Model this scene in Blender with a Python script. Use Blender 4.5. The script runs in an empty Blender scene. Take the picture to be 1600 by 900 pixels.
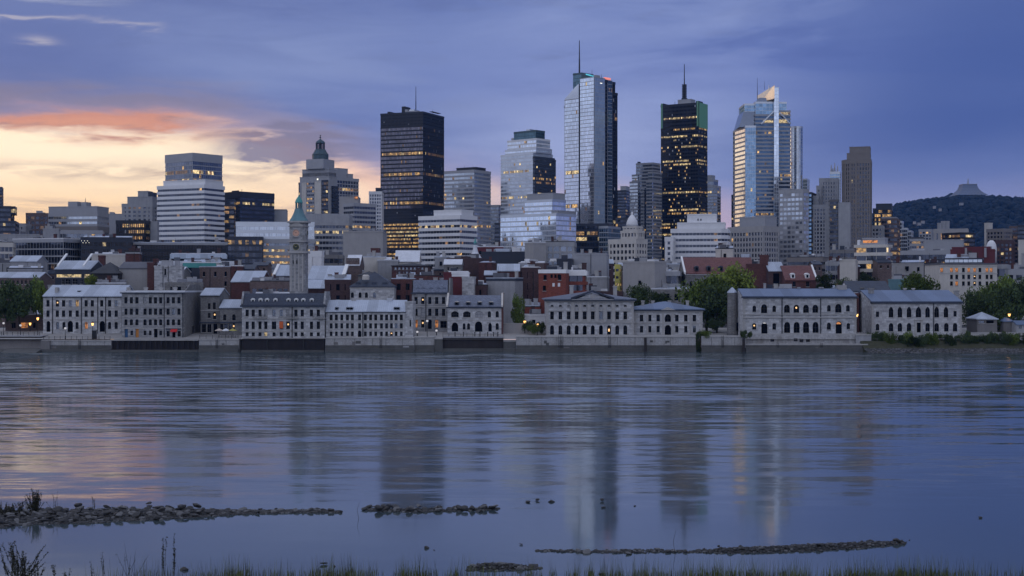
import bpy, math, random
from mathutils import Vector, Matrix, noise as mnoise
random.seed(11)
SC = bpy.context.scene
COL = SC.collection
K, H, HY = 2198.0, 18.5, 450.0          # focal length in pixels of a 1600 wide picture, eye height, horizon row

def wx(px, Y): return (px - 800.0) * Y / K
def wz(py, Y): return H - (py - HY) * Y / K

# ---------------------------------------------------------------- camera
cd = bpy.data.cameras.new("camera")
cam = bpy.data.objects.new("camera", cd)
COL.objects.link(cam)
cd.sensor_width = 36.0
cd.lens = 36.0 * K / 1600.0
cd.clip_start, cd.clip_end = 1.0, 30000.0
cam.location = (0, 0, H)
cam.rotation_euler = (math.pi / 2, 0, 0)
SC.camera = cam
SC.view_settings.view_transform = 'Standard'
SC.view_settings.look = 'None'
SC.view_settings.exposure = 0.0
SC.view_settings.gamma = 1.0
SC.view_settings.use_curve_mapping = False
try:
    SC.cycles.use_denoising = True
    SC.cycles.max_bounces = 6
    SC.cycles.diffuse_bounces = 2
    SC.cycles.glossy_bounces = 3
    SC.cycles.transmission_bounces = 2
    SC.cycles.volume_bounces = 0
    SC.cycles.sample_clamp_indirect = 4.0
    SC.cycles.caustics_reflective = False
    SC.cycles.caustics_refractive = False
except Exception:
    pass

# ---------------------------------------------------------------- node helper
class E:
    """a float socket in a node tree that can be added, multiplied ..."""
    def __init__(s, t, k): s.t, s.k = t, k
    def op(s, o, *a):
        n = s.t.nodes.new('ShaderNodeMath'); n.operation = o
        for i, v in enumerate((s,) + a):
            if isinstance(v, E): s.t.links.new(v.k, n.inputs[i])
            else: n.inputs[i].default_value = v
        return E(s.t, n.outputs[0])
    def __add__(s, o): return s.op('ADD', o)
    def __radd__(s, o): return s.op('ADD', o)
    def __sub__(s, o): return s.op('SUBTRACT', o)
    def __rsub__(s, o): return (s * -1.0) + o
    def __mul__(s, o): return s.op('MULTIPLY', o)
    def __rmul__(s, o): return s.op('MULTIPLY', o)
    def __truediv__(s, o): return s.op('DIVIDE', o)
    def abs(s): return s.op('ABSOLUTE')
    def clamp(s): return s.op('MAXIMUM', 0.0).op('MINIMUM', 1.0)
    def ss(s, a, b):
        n = s.t.nodes.new('ShaderNodeMapRange'); n.interpolation_type = 'SMOOTHSTEP'
        s.t.links.new(s.k, n.inputs[0])
        for i, v in ((1, a), (2, b)):
            if isinstance(v, E): s.t.links.new(v.k, n.inputs[i])
            else: n.inputs[i].default_value = v
        return E(s.t, n.outputs[0])
    def gauss(s, c, w):
        d = (s - c) / w
        return (d * d * -1.0).op('EXPONENT')
def rgb(t, c):
    n = t.nodes.new('ShaderNodeRGB'); n.outputs[0].default_value = (c[0], c[1], c[2], 1); return n.outputs[0]
def cmix(t, f, a, b, mode='MIX'):
    n = t.nodes.new('ShaderNodeMix'); n.data_type = 'RGBA'; n.blend_type = mode
    if isinstance(f, E): t.links.new(f.k, n.inputs[0])
    else: n.inputs[0].default_value = f
    for i, v in ((6, a), (7, b)):
        if isinstance(v, (tuple, list)): n.inputs[i].default_value = (v[0], v[1], v[2], 1)
        else: t.links.new(v, n.inputs[i])
    return n.outputs[2]
def noi(t, vec, scale, detail=3.0, rough=0.55, dist=0.0):
    n = t.nodes.new('ShaderNodeTexNoise')
    n.inputs['Scale'].default_value = scale; n.inputs['Detail'].default_value = detail
    n.inputs['Roughness'].default_value = rough; n.inputs['Distortion'].default_value = dist
    if vec is not None: t.links.new(vec, n.inputs['Vector'])
    return n
def vmul(t, vec, s, off=(0, 0, 0)):
    n = t.nodes.new('ShaderNodeMapping'); n.inputs['Scale'].default_value = s; n.inputs['Location'].default_value = off
    t.links.new(vec, n.inputs['Vector']); return n.outputs[0]
def s2l(*c):
    return tuple(((v / 255.0) / 12.92 if v <= 10 else ((v / 255.0 + 0.055) / 1.055) ** 2.4) for v in c)

# ---------------------------------------------------------------- sky: dusk, sun just under a cloud deck beyond the left edge
SUN_AZ, SUN_EL = math.radians(-34.0), math.radians(2.0)
W = bpy.data.worlds.new("World"); SC.world = W; W.use_nodes = True
t = W.node_tree; t.nodes.clear()
tc = t.nodes.new('ShaderNodeTexCoord')
sep = t.nodes.new('ShaderNodeSeparateXYZ'); t.links.new(tc.outputs['Generated'], sep.inputs[0])
dx, dy, dz = (E(t, sep.outputs[i]) for i in range(3))
az = dx.op('ARCTAN2', dy) * 57.2958
el = dz.op('ARCSINE') * 57.2958
g = tc.outputs['Generated']
nA = E(t, noi(t, vmul(t, g, (5, 5, 26)), 1.0, 5, 0.55, 0.6).outputs[0]) - 0.5
nB = E(t, noi(t, vmul(t, g, (9, 9, 60), (3, 1, 7)), 1.0, 6, 0.6, 0.8).outputs[0]) - 0.5
nC = E(t, noi(t, vmul(t, g, (22, 22, 120), (1, 5, 2)), 1.0, 5, 0.6, 0.4).outputs[0]) - 0.5
side = (az * -1.0).ss(30.0, 100.0) + az.ss(85.0, 165.0)  # unseen sides set unevenly so right-hand faces stay darker
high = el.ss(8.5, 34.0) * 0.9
# the blue deck
c = cmix(t, (el + nA * 3.0).ss(0.0, 5.5), s2l(156, 160, 198), s2l(106, 122, 174))
c = cmix(t, (el + nA * 2.5).ss(5.0, 9.0) * 0.8, c, s2l(98, 117, 178))
c = cmix(t, (el + nA * 5.0).ss(8.5, 12.5), c, s2l(104, 122, 178))
c = cmix(t, (nB * 3.0 + nC * 1.5 - 0.1).clamp() * el.ss(5.0, 8.0) * (1.0 - az.ss(4.0, 14.0)) * 0.65, c, s2l(88, 99, 142))
c = cmix(t, (nA * 2.2 + 0.1).clamp() * az.ss(-8.0, 4.0) * el.ss(3.0, 7.0) * 0.9, c, s2l(158, 172, 216))
c = cmix(t, (nA * -3.2 + nB * -1.0).clamp() * el.ss(4.0, 8.0), c, s2l(76, 94, 156))
c = cmix(t, (az - el * 0.4 + nA * 8).ss(5.0, 15.0) * el.ss(3.0, 6.5) * 0.9, c, s2l(72, 93, 154))
c = cmix(t, (1.0 - az.ss(-18.0, 0.0)) * el.ss(6.0, 8.0) * 0.6, c, s2l(104, 118, 166))
c = cmix(t, ((az - 2.5) / 5.5 + nB).gauss(0.0, 1.0) * ((el - 5.6) / 2.6 + nA * 1.5).gauss(0.0, 1.0) * 0.8, c, s2l(160, 172, 214))
c = cmix(t, ((az + 8.0) / 6.5 + nA * 2).gauss(0.0, 1.0) * ((el - 9.0) / 1.8 + nB * 2).gauss(0.0, 1.0) * 0.75, c, s2l(134, 149, 194))
# paler sky overhead and, out of view, brightened behind to light the building fronts
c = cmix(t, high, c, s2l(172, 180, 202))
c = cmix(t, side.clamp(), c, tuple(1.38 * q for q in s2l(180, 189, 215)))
# the open strip under the deck
B = 6.12 - az.ss(-13.0, 3.0) * 2.4 - az.gauss(-5.5, 3.6) * 0.75 + nA * 2.2 + nB * 1.2
warm = (1.0 - az.ss(-6.0, 4.5)) * az.ss(-110.0, -30.0)
cream = cmix(t, el.ss(0.5, 5.5), tuple(1.12 * q for q in s2l(253, 192, 104)), tuple(1.18 * q for q in s2l(253, 232, 200)))
cream = cmix(t, az.ss(-13.0, -3.0), cream, tuple(1.12 * q for q in s2l(248, 214, 186)))
cream = cmix(t, (el.gauss(4.55, 0.35) * (nC * 4.0 + 0.5).clamp() + el.gauss(3.2, 0.5) * (nB * 4.0 + 0.2).clamp()) * 0.75, cream, s2l(190, 165, 150))
low = cmix(t, warm, s2l(172, 165, 194), cream)
pink = az.gauss(7.2, 4.5) * el.gauss(1.6, 1.9)
low = cmix(t, pink, low, s2l(222, 184, 186))
pk2 = az.gauss(4.2, 1.2) * el.gauss(2.6, 1.2)
low = cmix(t, pk2 * 0.8, low, s2l(250, 218, 190))
below = (1.0 - el.ss(B - 0.35, B + 0.75)) * az.ss(-110.0, -40.0) * (1.0 - az.ss(5.0, 13.0) * 0.9)
peach = (1.0 - el.ss(B - 0.2, B + 2.2)) * (1.0 - az.ss(-9.0, 7.0)) * az.ss(-110.0, -40.0)
c = cmix(t, peach * 0.85, c, s2l(186, 168, 184))
c = cmix(t, below, c, low)
# lit underside of the cloud edge
edge = (el - B + nC * 0.9 + nB * 0.8).gauss(0.3, 0.4) * (1.0 - az.ss(-14.5, -9.0)) * az.ss(-80.0, -30.0)
c = cmix(t, (edge * (0.95 + nB * 3.5 + nC * 2.0)).clamp() * 0.85, c, tuple(1.05 * q for q in s2l(222, 142, 104)))
edge2 = (el - B + nC * 0.6).gauss(0.1, 0.4) * az.ss(-14.0, -11.0) * (1.0 - az.ss(-4.0, 1.0))
c = cmix(t, edge2 * 0.55, c, tuple(1.2 * q for q in s2l(247, 200, 170)))
mauve = (el - B + nC * 0.8 + nB * 0.6).gauss(1.2, 0.6) * (1.0 - az.ss(-13.0, -7.0)) * az.ss(-80.0, -30.0)
c = cmix(t, (mauve * (0.8 + nB * 2.5)).clamp() * 0.7, c, s2l(128, 122, 146))
blob = ((az + 9.0) / 2.6 + nB * 2.0).gauss(0.0, 1.0) * ((el - 5.7) / 0.75 + nC * 4.0 + nB * 2.0).gauss(0.0, 0.9)
c = cmix(t, (blob * 1.5).clamp() * 0.92, c, s2l(130, 125, 150))
rag = (el - B - 0.15 + nC * 1.6 + nB * 1.5).gauss(0.0, 0.22) * (nB * 5.0 + 0.35).clamp() * (1.0 - az.ss(-9.0, -4.0)) * az.ss(-60.0, -30.0)
c = cmix(t, rag * 0.7, c, s2l(146, 124, 134))
# white rims at the top left and a few wisps
c = cmix(t, (el + nB * 1.2).ss(10.8, 11.5) * (1.0 - (az + nA * 4).ss(-17.5, -14.5)) * (1.0 - el.ss(13.0, 18.0)) * az.ss(-60.0, -30.0) * 0.8, c, s2l(214, 216, 222))
w1 = ((el - 10.35 + nA * 2.6 + nC * 1.0) / 0.15).gauss(0.0, 1.0) * (1.0 - az.ss(-15.0, -13.5))
w2 = ((el - 9.5 + nC * 0.6) / 0.14).gauss(0.0, 1.0) * az.gauss(-18.6, 0.6)
c = cmix(t, ((w1 + w2) * (0.8 + nC * 3.0)).clamp() * az.ss(-40.0, -24.0) * 0.65, c, s2l(190, 184, 194))
sky = t.nodes.new('ShaderNodeTexSky'); sky.sky_type = 'NISHITA'; sky.sun_disc = False
sky.sun_elevation = SUN_EL; sky.sun_rotation = SUN_AZ
bgA = t.nodes.new('ShaderNodeBackground'); t.links.new(sky.outputs[0], bgA.inputs[0]); bgA.inputs[1].default_value = 0.05
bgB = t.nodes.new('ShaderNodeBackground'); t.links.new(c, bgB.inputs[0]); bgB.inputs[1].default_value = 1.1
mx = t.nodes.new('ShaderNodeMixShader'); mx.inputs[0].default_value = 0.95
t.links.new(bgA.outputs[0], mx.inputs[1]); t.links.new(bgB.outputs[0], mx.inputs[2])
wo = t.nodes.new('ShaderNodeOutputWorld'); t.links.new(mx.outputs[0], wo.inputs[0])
try:
    W.cycles.sampling_method = 'MANUAL'; W.cycles.sample_map_resolution = 1024
except Exception:
    pass

# ---------------------------------------------------------------- the sun, veiled and nearly set
sl = bpy.data.lights.new("sun", 'SUN'); so = bpy.data.objects.new("sun", sl); COL.objects.link(so)
sl.energy = 0.2; sl.angle = math.radians(24.0); sl.color = (1.0, 0.72, 0.48)
sd_ = Vector((math.sin(SUN_AZ) * math.cos(SUN_EL), math.cos(SUN_AZ) * math.cos(SUN_EL), math.sin(SUN_EL)))
so.rotation_euler = sd_.to_track_quat('Z', 'Y').to_euler()
so.location = sd_ * 3000

# ---------------------------------------------------------------- materials
M = {}
def newmat(name):
    m = bpy.data.materials.new(name); m.use_nodes = True
    M[name] = m
    t = m.node_tree
    return m, t, t.nodes['Principled BSDF']
def mat(name, col, rough=0.8, metal=0.0, nscale=0.35, namt=0.22, block=None, streak=0.0, island=0.0, spec=0.3, bump=0.0, seam=None, tint2=None):
    m, t, p = newmat(name)
    tc = t.nodes.new('ShaderNodeTexCoord'); o = tc.outputs['Object']
    n1 = E(t, noi(t, o, nscale, 4, 0.6).outputs[0]) - 0.5
    n2 = E(t, noi(t, o, nscale * 7, 3, 0.6).outputs[0]) - 0.5
    f = 1.0 + n1 * (2.2 * namt) + n2 * (1.4 * namt)
    if streak:
        ns = E(t, noi(t, vmul(t, o, (0.9, 0.9, 0.06)), 1.0, 4, 0.65).outputs[0]) - 0.5
        f = f + ns * (2.4 * streak)
    if island:
        gi = t.nodes.new('ShaderNodeNewGeometry'); f = f * (1.0 - island + E(t, gi.outputs['Random Per Island']) * (2 * island))
    hgt = None
    if block:
        sp = t.nodes.new('ShaderNodeSeparateXYZ'); t.links.new(o, sp.inputs[0])
        cb = t.nodes.new('ShaderNodeCombineXYZ')
        t.links.new((E(t, sp.outputs[0]) + E(t, sp.outputs[1])).k, cb.inputs[0]); t.links.new(sp.outputs[2], cb.inputs[1])
        br = t.nodes.new('ShaderNodeTexBrick'); t.links.new(cb.outputs[0], br.inputs['Vector'])
        br.inputs['Scale'].default_value = 1.0; br.inputs['Brick Width'].default_value = block[0]; br.inputs['Row Height'].default_value = block[1]
        br.inputs['Mortar Size'].default_value = block[2]; br.inputs['Color1'].default_value = (0.72, 0.72, 0.72, 1)
        br.inputs['Color2'].default_value = (1.26, 1.26, 1.26, 1); br.inputs['Mortar'].default_value = (0.88, 0.88, 0.88, 1)
        f = f * E(t, br.outputs['Color'])
    if seam:
        sp = t.nodes.new('ShaderNodeSeparateXYZ'); t.links.new(o, sp.inputs[0])
        fr = (E(t, sp.outputs[0]) / seam).op('FRACT')
        f = f * (1.0 - (1.0 - fr.ss(0.0, 0.14)) * 0.35)
        pan = (E(t, sp.outputs[0]) / (seam * 5)).op('FLOOR')
        wn = t.nodes.new('ShaderNodeTexWhiteNoise'); wn.noise_dimensions = '1D'; t.links.new(pan.k, wn.inputs['W'])
        f = f * (0.85 + E(t, wn.outputs[0]) * 0.3)
    base = rgb(t, col)
    if tint2:
        base = cmix(t, (n1 * 3.5 + 0.35).clamp(), base, tint2)
    v = t.nodes.new('ShaderNodeVectorMath'); v.operation = 'SCALE'
    t.links.new(base, v.inputs[0]); t.links.new(f.op('MAXIMUM', 0.05).k, v.inputs['Scale'])
    t.links.new(v.outputs[0], p.inputs['Base Color'])
    p.inputs['Roughness'].default_value = rough; p.inputs['Metallic'].default_value = metal
    p.inputs['Specular IOR Level'].default_value = spec
    if bump:
        b = t.nodes.new('ShaderNodeBump'); b.inputs['Strength'].default_value = bump; b.inputs['Distance'].default_value = 0.1
        t.links.new((n1 + n2).k, b.inputs['Height']); t.links.new(b.outputs[0], p.inputs['Normal'])
    return m
def glass(name, col, metal, rough=0.07, var=0.2, spec=0.6, wav=0.012):
    m, t, p = newmat(name)
    gi = t.nodes.new('ShaderNodeNewGeometry'); r = E(t, gi.outputs['Random Per Island'])
    tc = t.nodes.new('ShaderNodeTexCoord')
    nn = E(t, noi(t, vmul(t, tc.outputs['Object'], (0.03, 0.03, 0.05)), 1.0, 3, 0.6).outputs[0]) - 0.5
    v = t.nodes.new('ShaderNodeVectorMath'); v.operation = 'SCALE'
    t.links.new(rgb(t, col), v.inputs[0]); t.links.new((1.0 - var + r * (2 * var) + nn * 0.7).op('MAXIMUM', 0.05).k, v.inputs['Scale'])
    t.links.new(v.outputs[0], p.inputs['Base Color'])
    p.inputs['Metallic'].default_value = metal; p.inputs['Roughness'].default_value = rough
    p.inputs['Specular IOR Level'].default_value = spec
    # each pane sits a little out of true
    wn = t.nodes.new('ShaderNodeTexWhiteNoise'); wn.noise_dimensions = '1D'; t.links.new(r.k, wn.inputs['W'])
    a = t.nodes.new('ShaderNodeVectorMath'); a.operation = 'SUBTRACT'; t.links.new(wn.outputs['Color'], a.inputs[0]); a.inputs[1].default_value = (0.5, 0.5, 0.5)
    b = t.nodes.new('ShaderNodeVectorMath'); b.operation = 'SCALE'; t.links.new(a.outputs[0], b.inputs[0]); b.inputs['Scale'].default_value = wav * 2
    d = t.nodes.new('ShaderNodeVectorMath'); t.links.new(b.outputs[0], d.inputs[0]); t.links.new(gi.outputs['Normal'], d.inputs[1])
    e = t.nodes.new('ShaderNodeVectorMath'); e.operation = 'NORMALIZE'; t.links.new(d.outputs[0], e.inputs[0])
    t.links.new(e.outputs[0], p.inputs['Normal'])
    return m
def lit(name, col, power, base=(0.05, 0.045, 0.04)):
    m, t, p = newmat(name)
    gi = t.nodes.new('ShaderNodeNewGeometry'); r = E(t, gi.outputs['Random Per Island'])
    tc = t.nodes.new('ShaderNodeTexCoord')
    n = E(t, noi(t, tc.outputs['Object'], 0.9, 2, 0.6).outputs[0])
    s = (0.35 + r * r * 1.1) * n.ss(0.3, 0.62) * power
    p.inputs['Base Color'].default_value = (*base, 1); p.inputs['Roughness'].default_value = 0.15
    p.inputs['Emission Color'].default_value = (*col, 1)
    t.links.new(s.k, p.inputs['Emission Strength'])
    return m
def glow(name, col, power):
    m, t, p = newmat(name)
    p.inputs['Base Color'].default_value = (0.1, 0.1, 0.1, 1)
    p.inputs['Emission Color'].default_value = (*col, 1); p.inputs['Emission Strength'].default_value = power
    return m

ST1 = (1.25, 0.62, 0.03)
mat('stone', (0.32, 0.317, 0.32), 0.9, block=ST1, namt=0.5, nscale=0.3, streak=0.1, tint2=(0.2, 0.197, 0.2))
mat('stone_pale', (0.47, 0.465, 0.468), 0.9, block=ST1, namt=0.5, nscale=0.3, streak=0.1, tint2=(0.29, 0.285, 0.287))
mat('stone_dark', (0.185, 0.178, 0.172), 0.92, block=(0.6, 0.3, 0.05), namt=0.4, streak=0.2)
mat('stone_trim', (0.36, 0.345, 0.33), 0.85, namt=0.22, streak=0.1)
mat('concrete', (0.30, 0.298, 0.308), 0.9, namt=0.2, streak=0.25)
mat('concrete_dark', (0.17, 0.16, 0.155), 0.9, namt=0.25, streak=0.2)
mat('concrete_brown', (0.185, 0.165, 0.155), 0.9, namt=0.15, streak=0.1)
mat('beige', (0.32, 0.305, 0.297), 0.85, namt=0.15, streak=0.1)
mat('beige_pale', (0.5, 0.465, 0.42), 0.85, namt=0.15, streak=0.12)
mat('white_panel', (0.66, 0.65, 0.65), 0.6, namt=0.1, streak=0.06)
mat('grey_panel', (0.30, 0.30, 0.315), 0.5, namt=0.12, streak=0.06)
mat('dark_panel', (0.03, 0.034, 0.048), 0.45, namt=0.15)
mat('black_metal', (0.022, 0.022, 0.026), 0.4, metal=0.2, namt=0.15)
mat('silver_metal', (0.50, 0.52, 0.55), 0.32, metal=0.7, namt=0.1)
mat('peak_metal', (0.5, 0.47, 0.4), 0.22, metal=1.0, namt=0.1)
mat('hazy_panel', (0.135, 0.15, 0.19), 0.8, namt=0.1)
mat('brick_red', (0.098, 0.042, 0.037), 0.9, block=(0.5, 0.16, 0.02), namt=0.25, streak=0.1)
mat('brick_orange', (0.20, 0.06, 0.042), 0.9, block=(0.5, 0.16, 0.02), namt=0.22, streak=0.08)
mat('brick_dark', (0.075, 0.045, 0.044), 0.9, block=(0.5, 0.16, 0.02), namt=0.3, streak=0.12)
mat('brick_brown', (0.135, 0.098, 0.09), 0.9, block=(0.5, 0.16, 0.02), namt=0.3, streak=0.12)
mat('red_panel', (0.115, 0.026, 0.03), 0.7, namt=0.15)
mat('roof_metal', (0.42, 0.46, 0.53), 0.42, metal=0.35, namt=0.22, nscale=0.2, seam=0.6)
mat('roof_blue', (0.14, 0.185, 0.28), 0.5, metal=0.25, namt=0.15, nscale=0.2, seam=0.6)
mat('roof_pale', (0.6, 0.61, 0.64), 0.7, namt=0.3, nscale=0.15)
mat('roof_grey', (0.12, 0.12, 0.135), 0.9, namt=0.35, nscale=0.2)
mat('roof_tar', (0.055, 0.055, 0.06), 0.85, namt=0.4, nscale=0.2)
mat('slate', (0.04, 0.048, 0.07), 0.5, block=(0.4, 0.22, 0.02), namt=0.25)
mat('slate_grey', (0.135, 0.15, 0.195), 0.6, block=(0.4, 0.22, 0.02), namt=0.25)
mat('slate_red', (0.15, 0.065, 0.06), 0.7, block=(0.4, 0.22, 0.02), namt=0.25)
mat('copper', (0.115, 0.21, 0.235), 0.6, metal=0.15, namt=0.25, streak=0.2)
mat('copper_dark', (0.055, 0.085, 0.10), 0.6, namt=0.25, streak=0.2)
mat('copper_bright', (0.07, 0.27, 0.25), 0.55, namt=0.2, streak=0.15)
mat('teal_panel', (0.055, 0.09, 0.10), 0.4, namt=0.15)
mat('rust_steel', (0.022, 0.019, 0.021), 0.85, namt=0.45, streak=0.4)
mat('iron', (0.02, 0.02, 0.022), 0.5, namt=0.2)
mat('white_paint', (0.75, 0.74, 0.72), 0.55, namt=0.1)
mat('window_frame', (0.06, 0.06, 0.066), 0.6, namt=0.2)
mat('timber', (0.035, 0.03, 0.03), 0.9, namt=0.3, streak=0.3)
mat('asphalt', (0.05, 0.05, 0.052), 0.9, namt=0.3, nscale=0.1)
mat('paving', (0.30, 0.285, 0.27), 0.85, namt=0.25, nscale=0.2)
mat('blue_door', (0.03, 0.09, 0.2), 0.5); mat('orange_door', (0.5, 0.2, 0.04), 0.5); mat('red_cloth', (0.5, 0.03, 0.03), 0.8)
mat('orange_cloth', (0.6, 0.13, 0.04), 0.8); mat('tan_cloth', (0.5, 0.42, 0.35), 0.85)
mat('quay_concrete', (0.43, 0.42, 0.415), 0.9, namt=0.8, nscale=0.3, streak=0.3, tint2=(0.2, 0.19, 0.18))
mat('quay_wet', (0.085, 0.083, 0.078), 0.6, namt=0.4, nscale=0.4, streak=0.2)
mat('rock', (0.05, 0.05, 0.053), 0.75, namt=0.5, nscale=2.2, bump=0.6, tint2=(0.06, 0.057, 0.055))
mat('rock_pale', (0.14, 0.138, 0.14), 0.8, namt=0.4, nscale=2.2, bump=0.6)
mat('gravel', (0.018, 0.0175, 0.0175), 0.8, namt=0.6, nscale=1.5, bump=0.8)
mat('bank', (0.05, 0.05, 0.028), 0.95, namt=0.6, nscale=0.8)
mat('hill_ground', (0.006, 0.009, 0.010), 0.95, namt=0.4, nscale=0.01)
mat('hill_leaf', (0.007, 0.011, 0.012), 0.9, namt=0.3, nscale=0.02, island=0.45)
mat('leaf_green', (0.095, 0.135, 0.02), 0.75, island=0.5, namt=0.3, nscale=0.25)
mat('leaf_dark', (0.042, 0.065, 0.018), 0.8, island=0.5, namt=0.3, nscale=0.25)
mat('leaf_bright', (0.13, 0.165, 0.02), 0.75, island=0.45, namt=0.3, nscale=0.25)
mat('bark', (0.06, 0.048, 0.04), 0.95, namt=0.3)
mat('reed', (0.105, 0.12, 0.03), 0.85, island=0.5, namt=0.2)
mat('reed_dark', (0.03, 0.03, 0.018), 0.9, island=0.5, namt=0.2)
mat('dial', (0.62, 0.36, 0.26), 0.6, namt=0.08)
mat('dial_dark', (0.03, 0.035, 0.03), 0.5)
mat('gilt', (0.45, 0.4, 0.1), 0.4, metal=0.5)
mat('skin', (0.4, 0.27, 0.2), 0.7); mat('dark_cloth', (0.03, 0.03, 0.045), 0.9); mat('white_cloth', (0.7, 0.7, 0.7), 0.9)
glass('glass_pale', (0.62, 0.68, 0.76), 0.92, 0.08, 0.14)
glass('glass_silver', (0.42, 0.45, 0.49), 0.9, 0.1, 0.16)
glass('glass_side_pale', (0.36, 0.45, 0.57), 0.35, 0.15, 0.12)  # pale sky reflection of one tower side put into the glass colour
glass('glass_navy', (0.06, 0.10, 0.17), 0.9, 0.1, 0.25)
glass('glass_blue', (0.19, 0.29, 0.41), 0.9, 0.08, 0.22)
glass('glass_mid', (0.17, 0.19, 0.23), 0.85, 0.1, 0.25)
glass('glass_dark', (0.055, 0.062, 0.085), 0.7, 0.08, 0.35)
glass('glass_black', (0.02, 0.018, 0.022), 0.4, 0.1, 0.4, 0.3)
glass('glass_teal', (0.085, 0.14, 0.17), 0.9, 0.1, 0.25)
glass('glass_house', (0.003, 0.0035, 0.006), 0.0, 0.2, 0.4, 0.06, 0.03)
mat('dark_opening', (0.005, 0.005, 0.007), 0.9, spec=0.05)
glass('glass_bronze', (0.19, 0.175, 0.205), 0.85, 0.12, 0.35)
lit('lit_warm', (1.0, 0.58, 0.2), 0.85)
lit('lit_gold', (1.0, 0.74, 0.36), 1.05)
lit('lit_dim', (1.0, 0.55, 0.25), 0.32)
lit('lit_orange', (1.0, 0.36, 0.08), 1.0)
mat('blind', (0.36, 0.36, 0.38), 0.6, island=0.5)
glow('lamp_glow', (1.0, 0.5, 0.14), 3.0); glow('lamp_white', (0.9, 0.88, 0.95), 0.55)
glow('lit_spot', (1.0, 0.6, 0.25), 1.3)
glow('cyan_glow', (0.1, 0.75, 1.0), 0.7); glow('pink_glow', (1.0, 0.28, 0.22), 0.9); glow('green_glow', (0.02, 0.22, 0.10), 0.26); glow('white_glow', (1.0, 0.95, 0.8), 1.6)

# ---------------------------------------------------------------- mesh helpers
class MB:
    def __init__(s): s.v, s.f, s.m = [], [], []
    def poly(s, pts, mi=0):
        k = len(s.v); s.v.extend(pts); s.f.append(tuple(range(k, k + len(pts)))); s.m.append(mi)
    def box(s, x0, x1, y0, y1, z0, z1, mi=0, top=None):
        k = len(s.v)
        s.v += [(x0, y0, z0), (x1, y0, z0), (x1, y1, z0), (x0, y1, z0), (x0, y0, z1), (x1, y0, z1), (x1, y1, z1), (x0, y1, z1)]
        for i, q in enumerate(((0, 1, 5, 4), (1, 2, 6, 5), (2, 3, 7, 6), (3, 0, 4, 7), (4, 5, 6, 7), (3, 2, 1, 0))):
            s.f.append(tuple(k + a for a in q)); s.m.append(top if (i == 4 and top is not None) else mi)
    def prism(s, pts, z0, z1, mi=0, top=None, pts2=None):
        k, n = len(s.v), len(pts); q = pts2 or pts
        s.v += [(x, y, z0) for x, y in pts] + [(x, y, z1) for x, y in q]
        for i in range(n):
            j = (i + 1) % n
            s.f.append((k + i, k + j, k + n + j, k + n + i)); s.m.append(mi)
        s.f.append(tuple(range(k + n, k + 2 * n))); s.m.append(mi if top is None else top)
        s.f.append(tuple(range(k + n - 1, k - 1, -1))); s.m.append(mi)
    def xprism(s, yz, x0, x1, mi=0):
        """profile in the y-z plane extruded along x"""
        k, n = len(s.v), len(yz)
        s.v += [(x0, y, z) for y, z in yz] + [(x1, y, z) for y, z in yz]
        for i in range(n):
            j = (i + 1) % n
            s.f.append((k + i, k + j, k + n + j, k + n + i)); s.m.append(mi)
        s.f.append(tuple(range(k + n - 1, k - 1, -1))); s.m.append(mi); s.f.append(tuple(range(k + n, k + 2 * n))); s.m.append(mi)
    def yprism(s, xz, y0, y1, mi=0):
        k, n = len(s.v), len(xz)
        s.v += [(x, y0, z) for x, z in xz] + [(x, y1, z) for x, z in xz]
        for i in range(n):
            j = (i + 1) % n
            s.f.append((k + i, k + j, k + n + j, k + n + i)); s.m.append(mi)
        s.f.append(tuple(range(k + n - 1, k - 1, -1))); s.m.append(mi); s.f.append(tuple(range(k + n, k + 2 * n))); s.m.append(mi)
    def loft(s, cx, cy, rz, n=4, mi=0, ph=math.pi / 4):
        k = len(s.v); sc = 1.0 / math.cos(math.pi / 4) if n == 4 else 1.0
        for r, z in rz:
            s.v += [(cx + r * sc * math.cos(ph + 2 * math.pi * i / n), cy + r * sc * math.sin(ph + 2 * math.pi * i / n), z) for i in range(n)]
        for a in range(len(rz) - 1):
            for i in range(n):
                j = (i + 1) % n
                s.f.append((k + a * n + i, k + a * n + j, k + (a + 1) * n + j, k + (a + 1) * n + i)); s.m.append(mi)
        s.f.append(tuple(range(k + (len(rz) - 1) * n, k + len(rz) * n))); s.m.append(mi)
        s.f.append(tuple(range(k + n - 1, k - 1, -1))); s.m.append(mi)
    def rod(s, a, b, r, r2=None, n=6, mi=0):
        a, b = Vector(a), Vector(b); r2 = r if r2 is None else r2
        d = (b - a).normalized(); u = d.orthogonal().normalized(); w = d.cross(u); k = len(s.v)
        for c_, q in ((a, r), (b, r2)):
            s.v += [tuple(c_ + (u * math.cos(2 * math.pi * i / n) + w * math.sin(2 * math.pi * i / n)) * q) for i in range(n)]
        for i in range(n):
            j = (i + 1) % n; s.f.append((k + i, k + j, k + n + j, k + n + i)); s.m.append(mi)
        s.f.append(tuple(range(k + n - 1, k - 1, -1))); s.m.append(mi); s.f.append(tuple(range(k + n, k + 2 * n))); s.m.append(mi)
    def mesh(s, name, mats, smooth=False):
        me = bpy.data.meshes.new(name); me.from_pydata(s.v, [], s.f)
        for m in mats: me.materials.append(M[m] if isinstance(m, str) else m)
        me.polygons.foreach_set('material_index', s.m)
        if smooth: me.polygons.foreach_set('use_smooth', [True] * len(s.f))
        me.update(); return me
    def build(s, name, mats, parent=None, kind=None, smooth=False, loc=None):
        if not s.f: return None
        if isinstance(mats, str): mats = [mats]
        return link(name, s.mesh(name, mats, smooth), parent, kind, loc)
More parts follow.
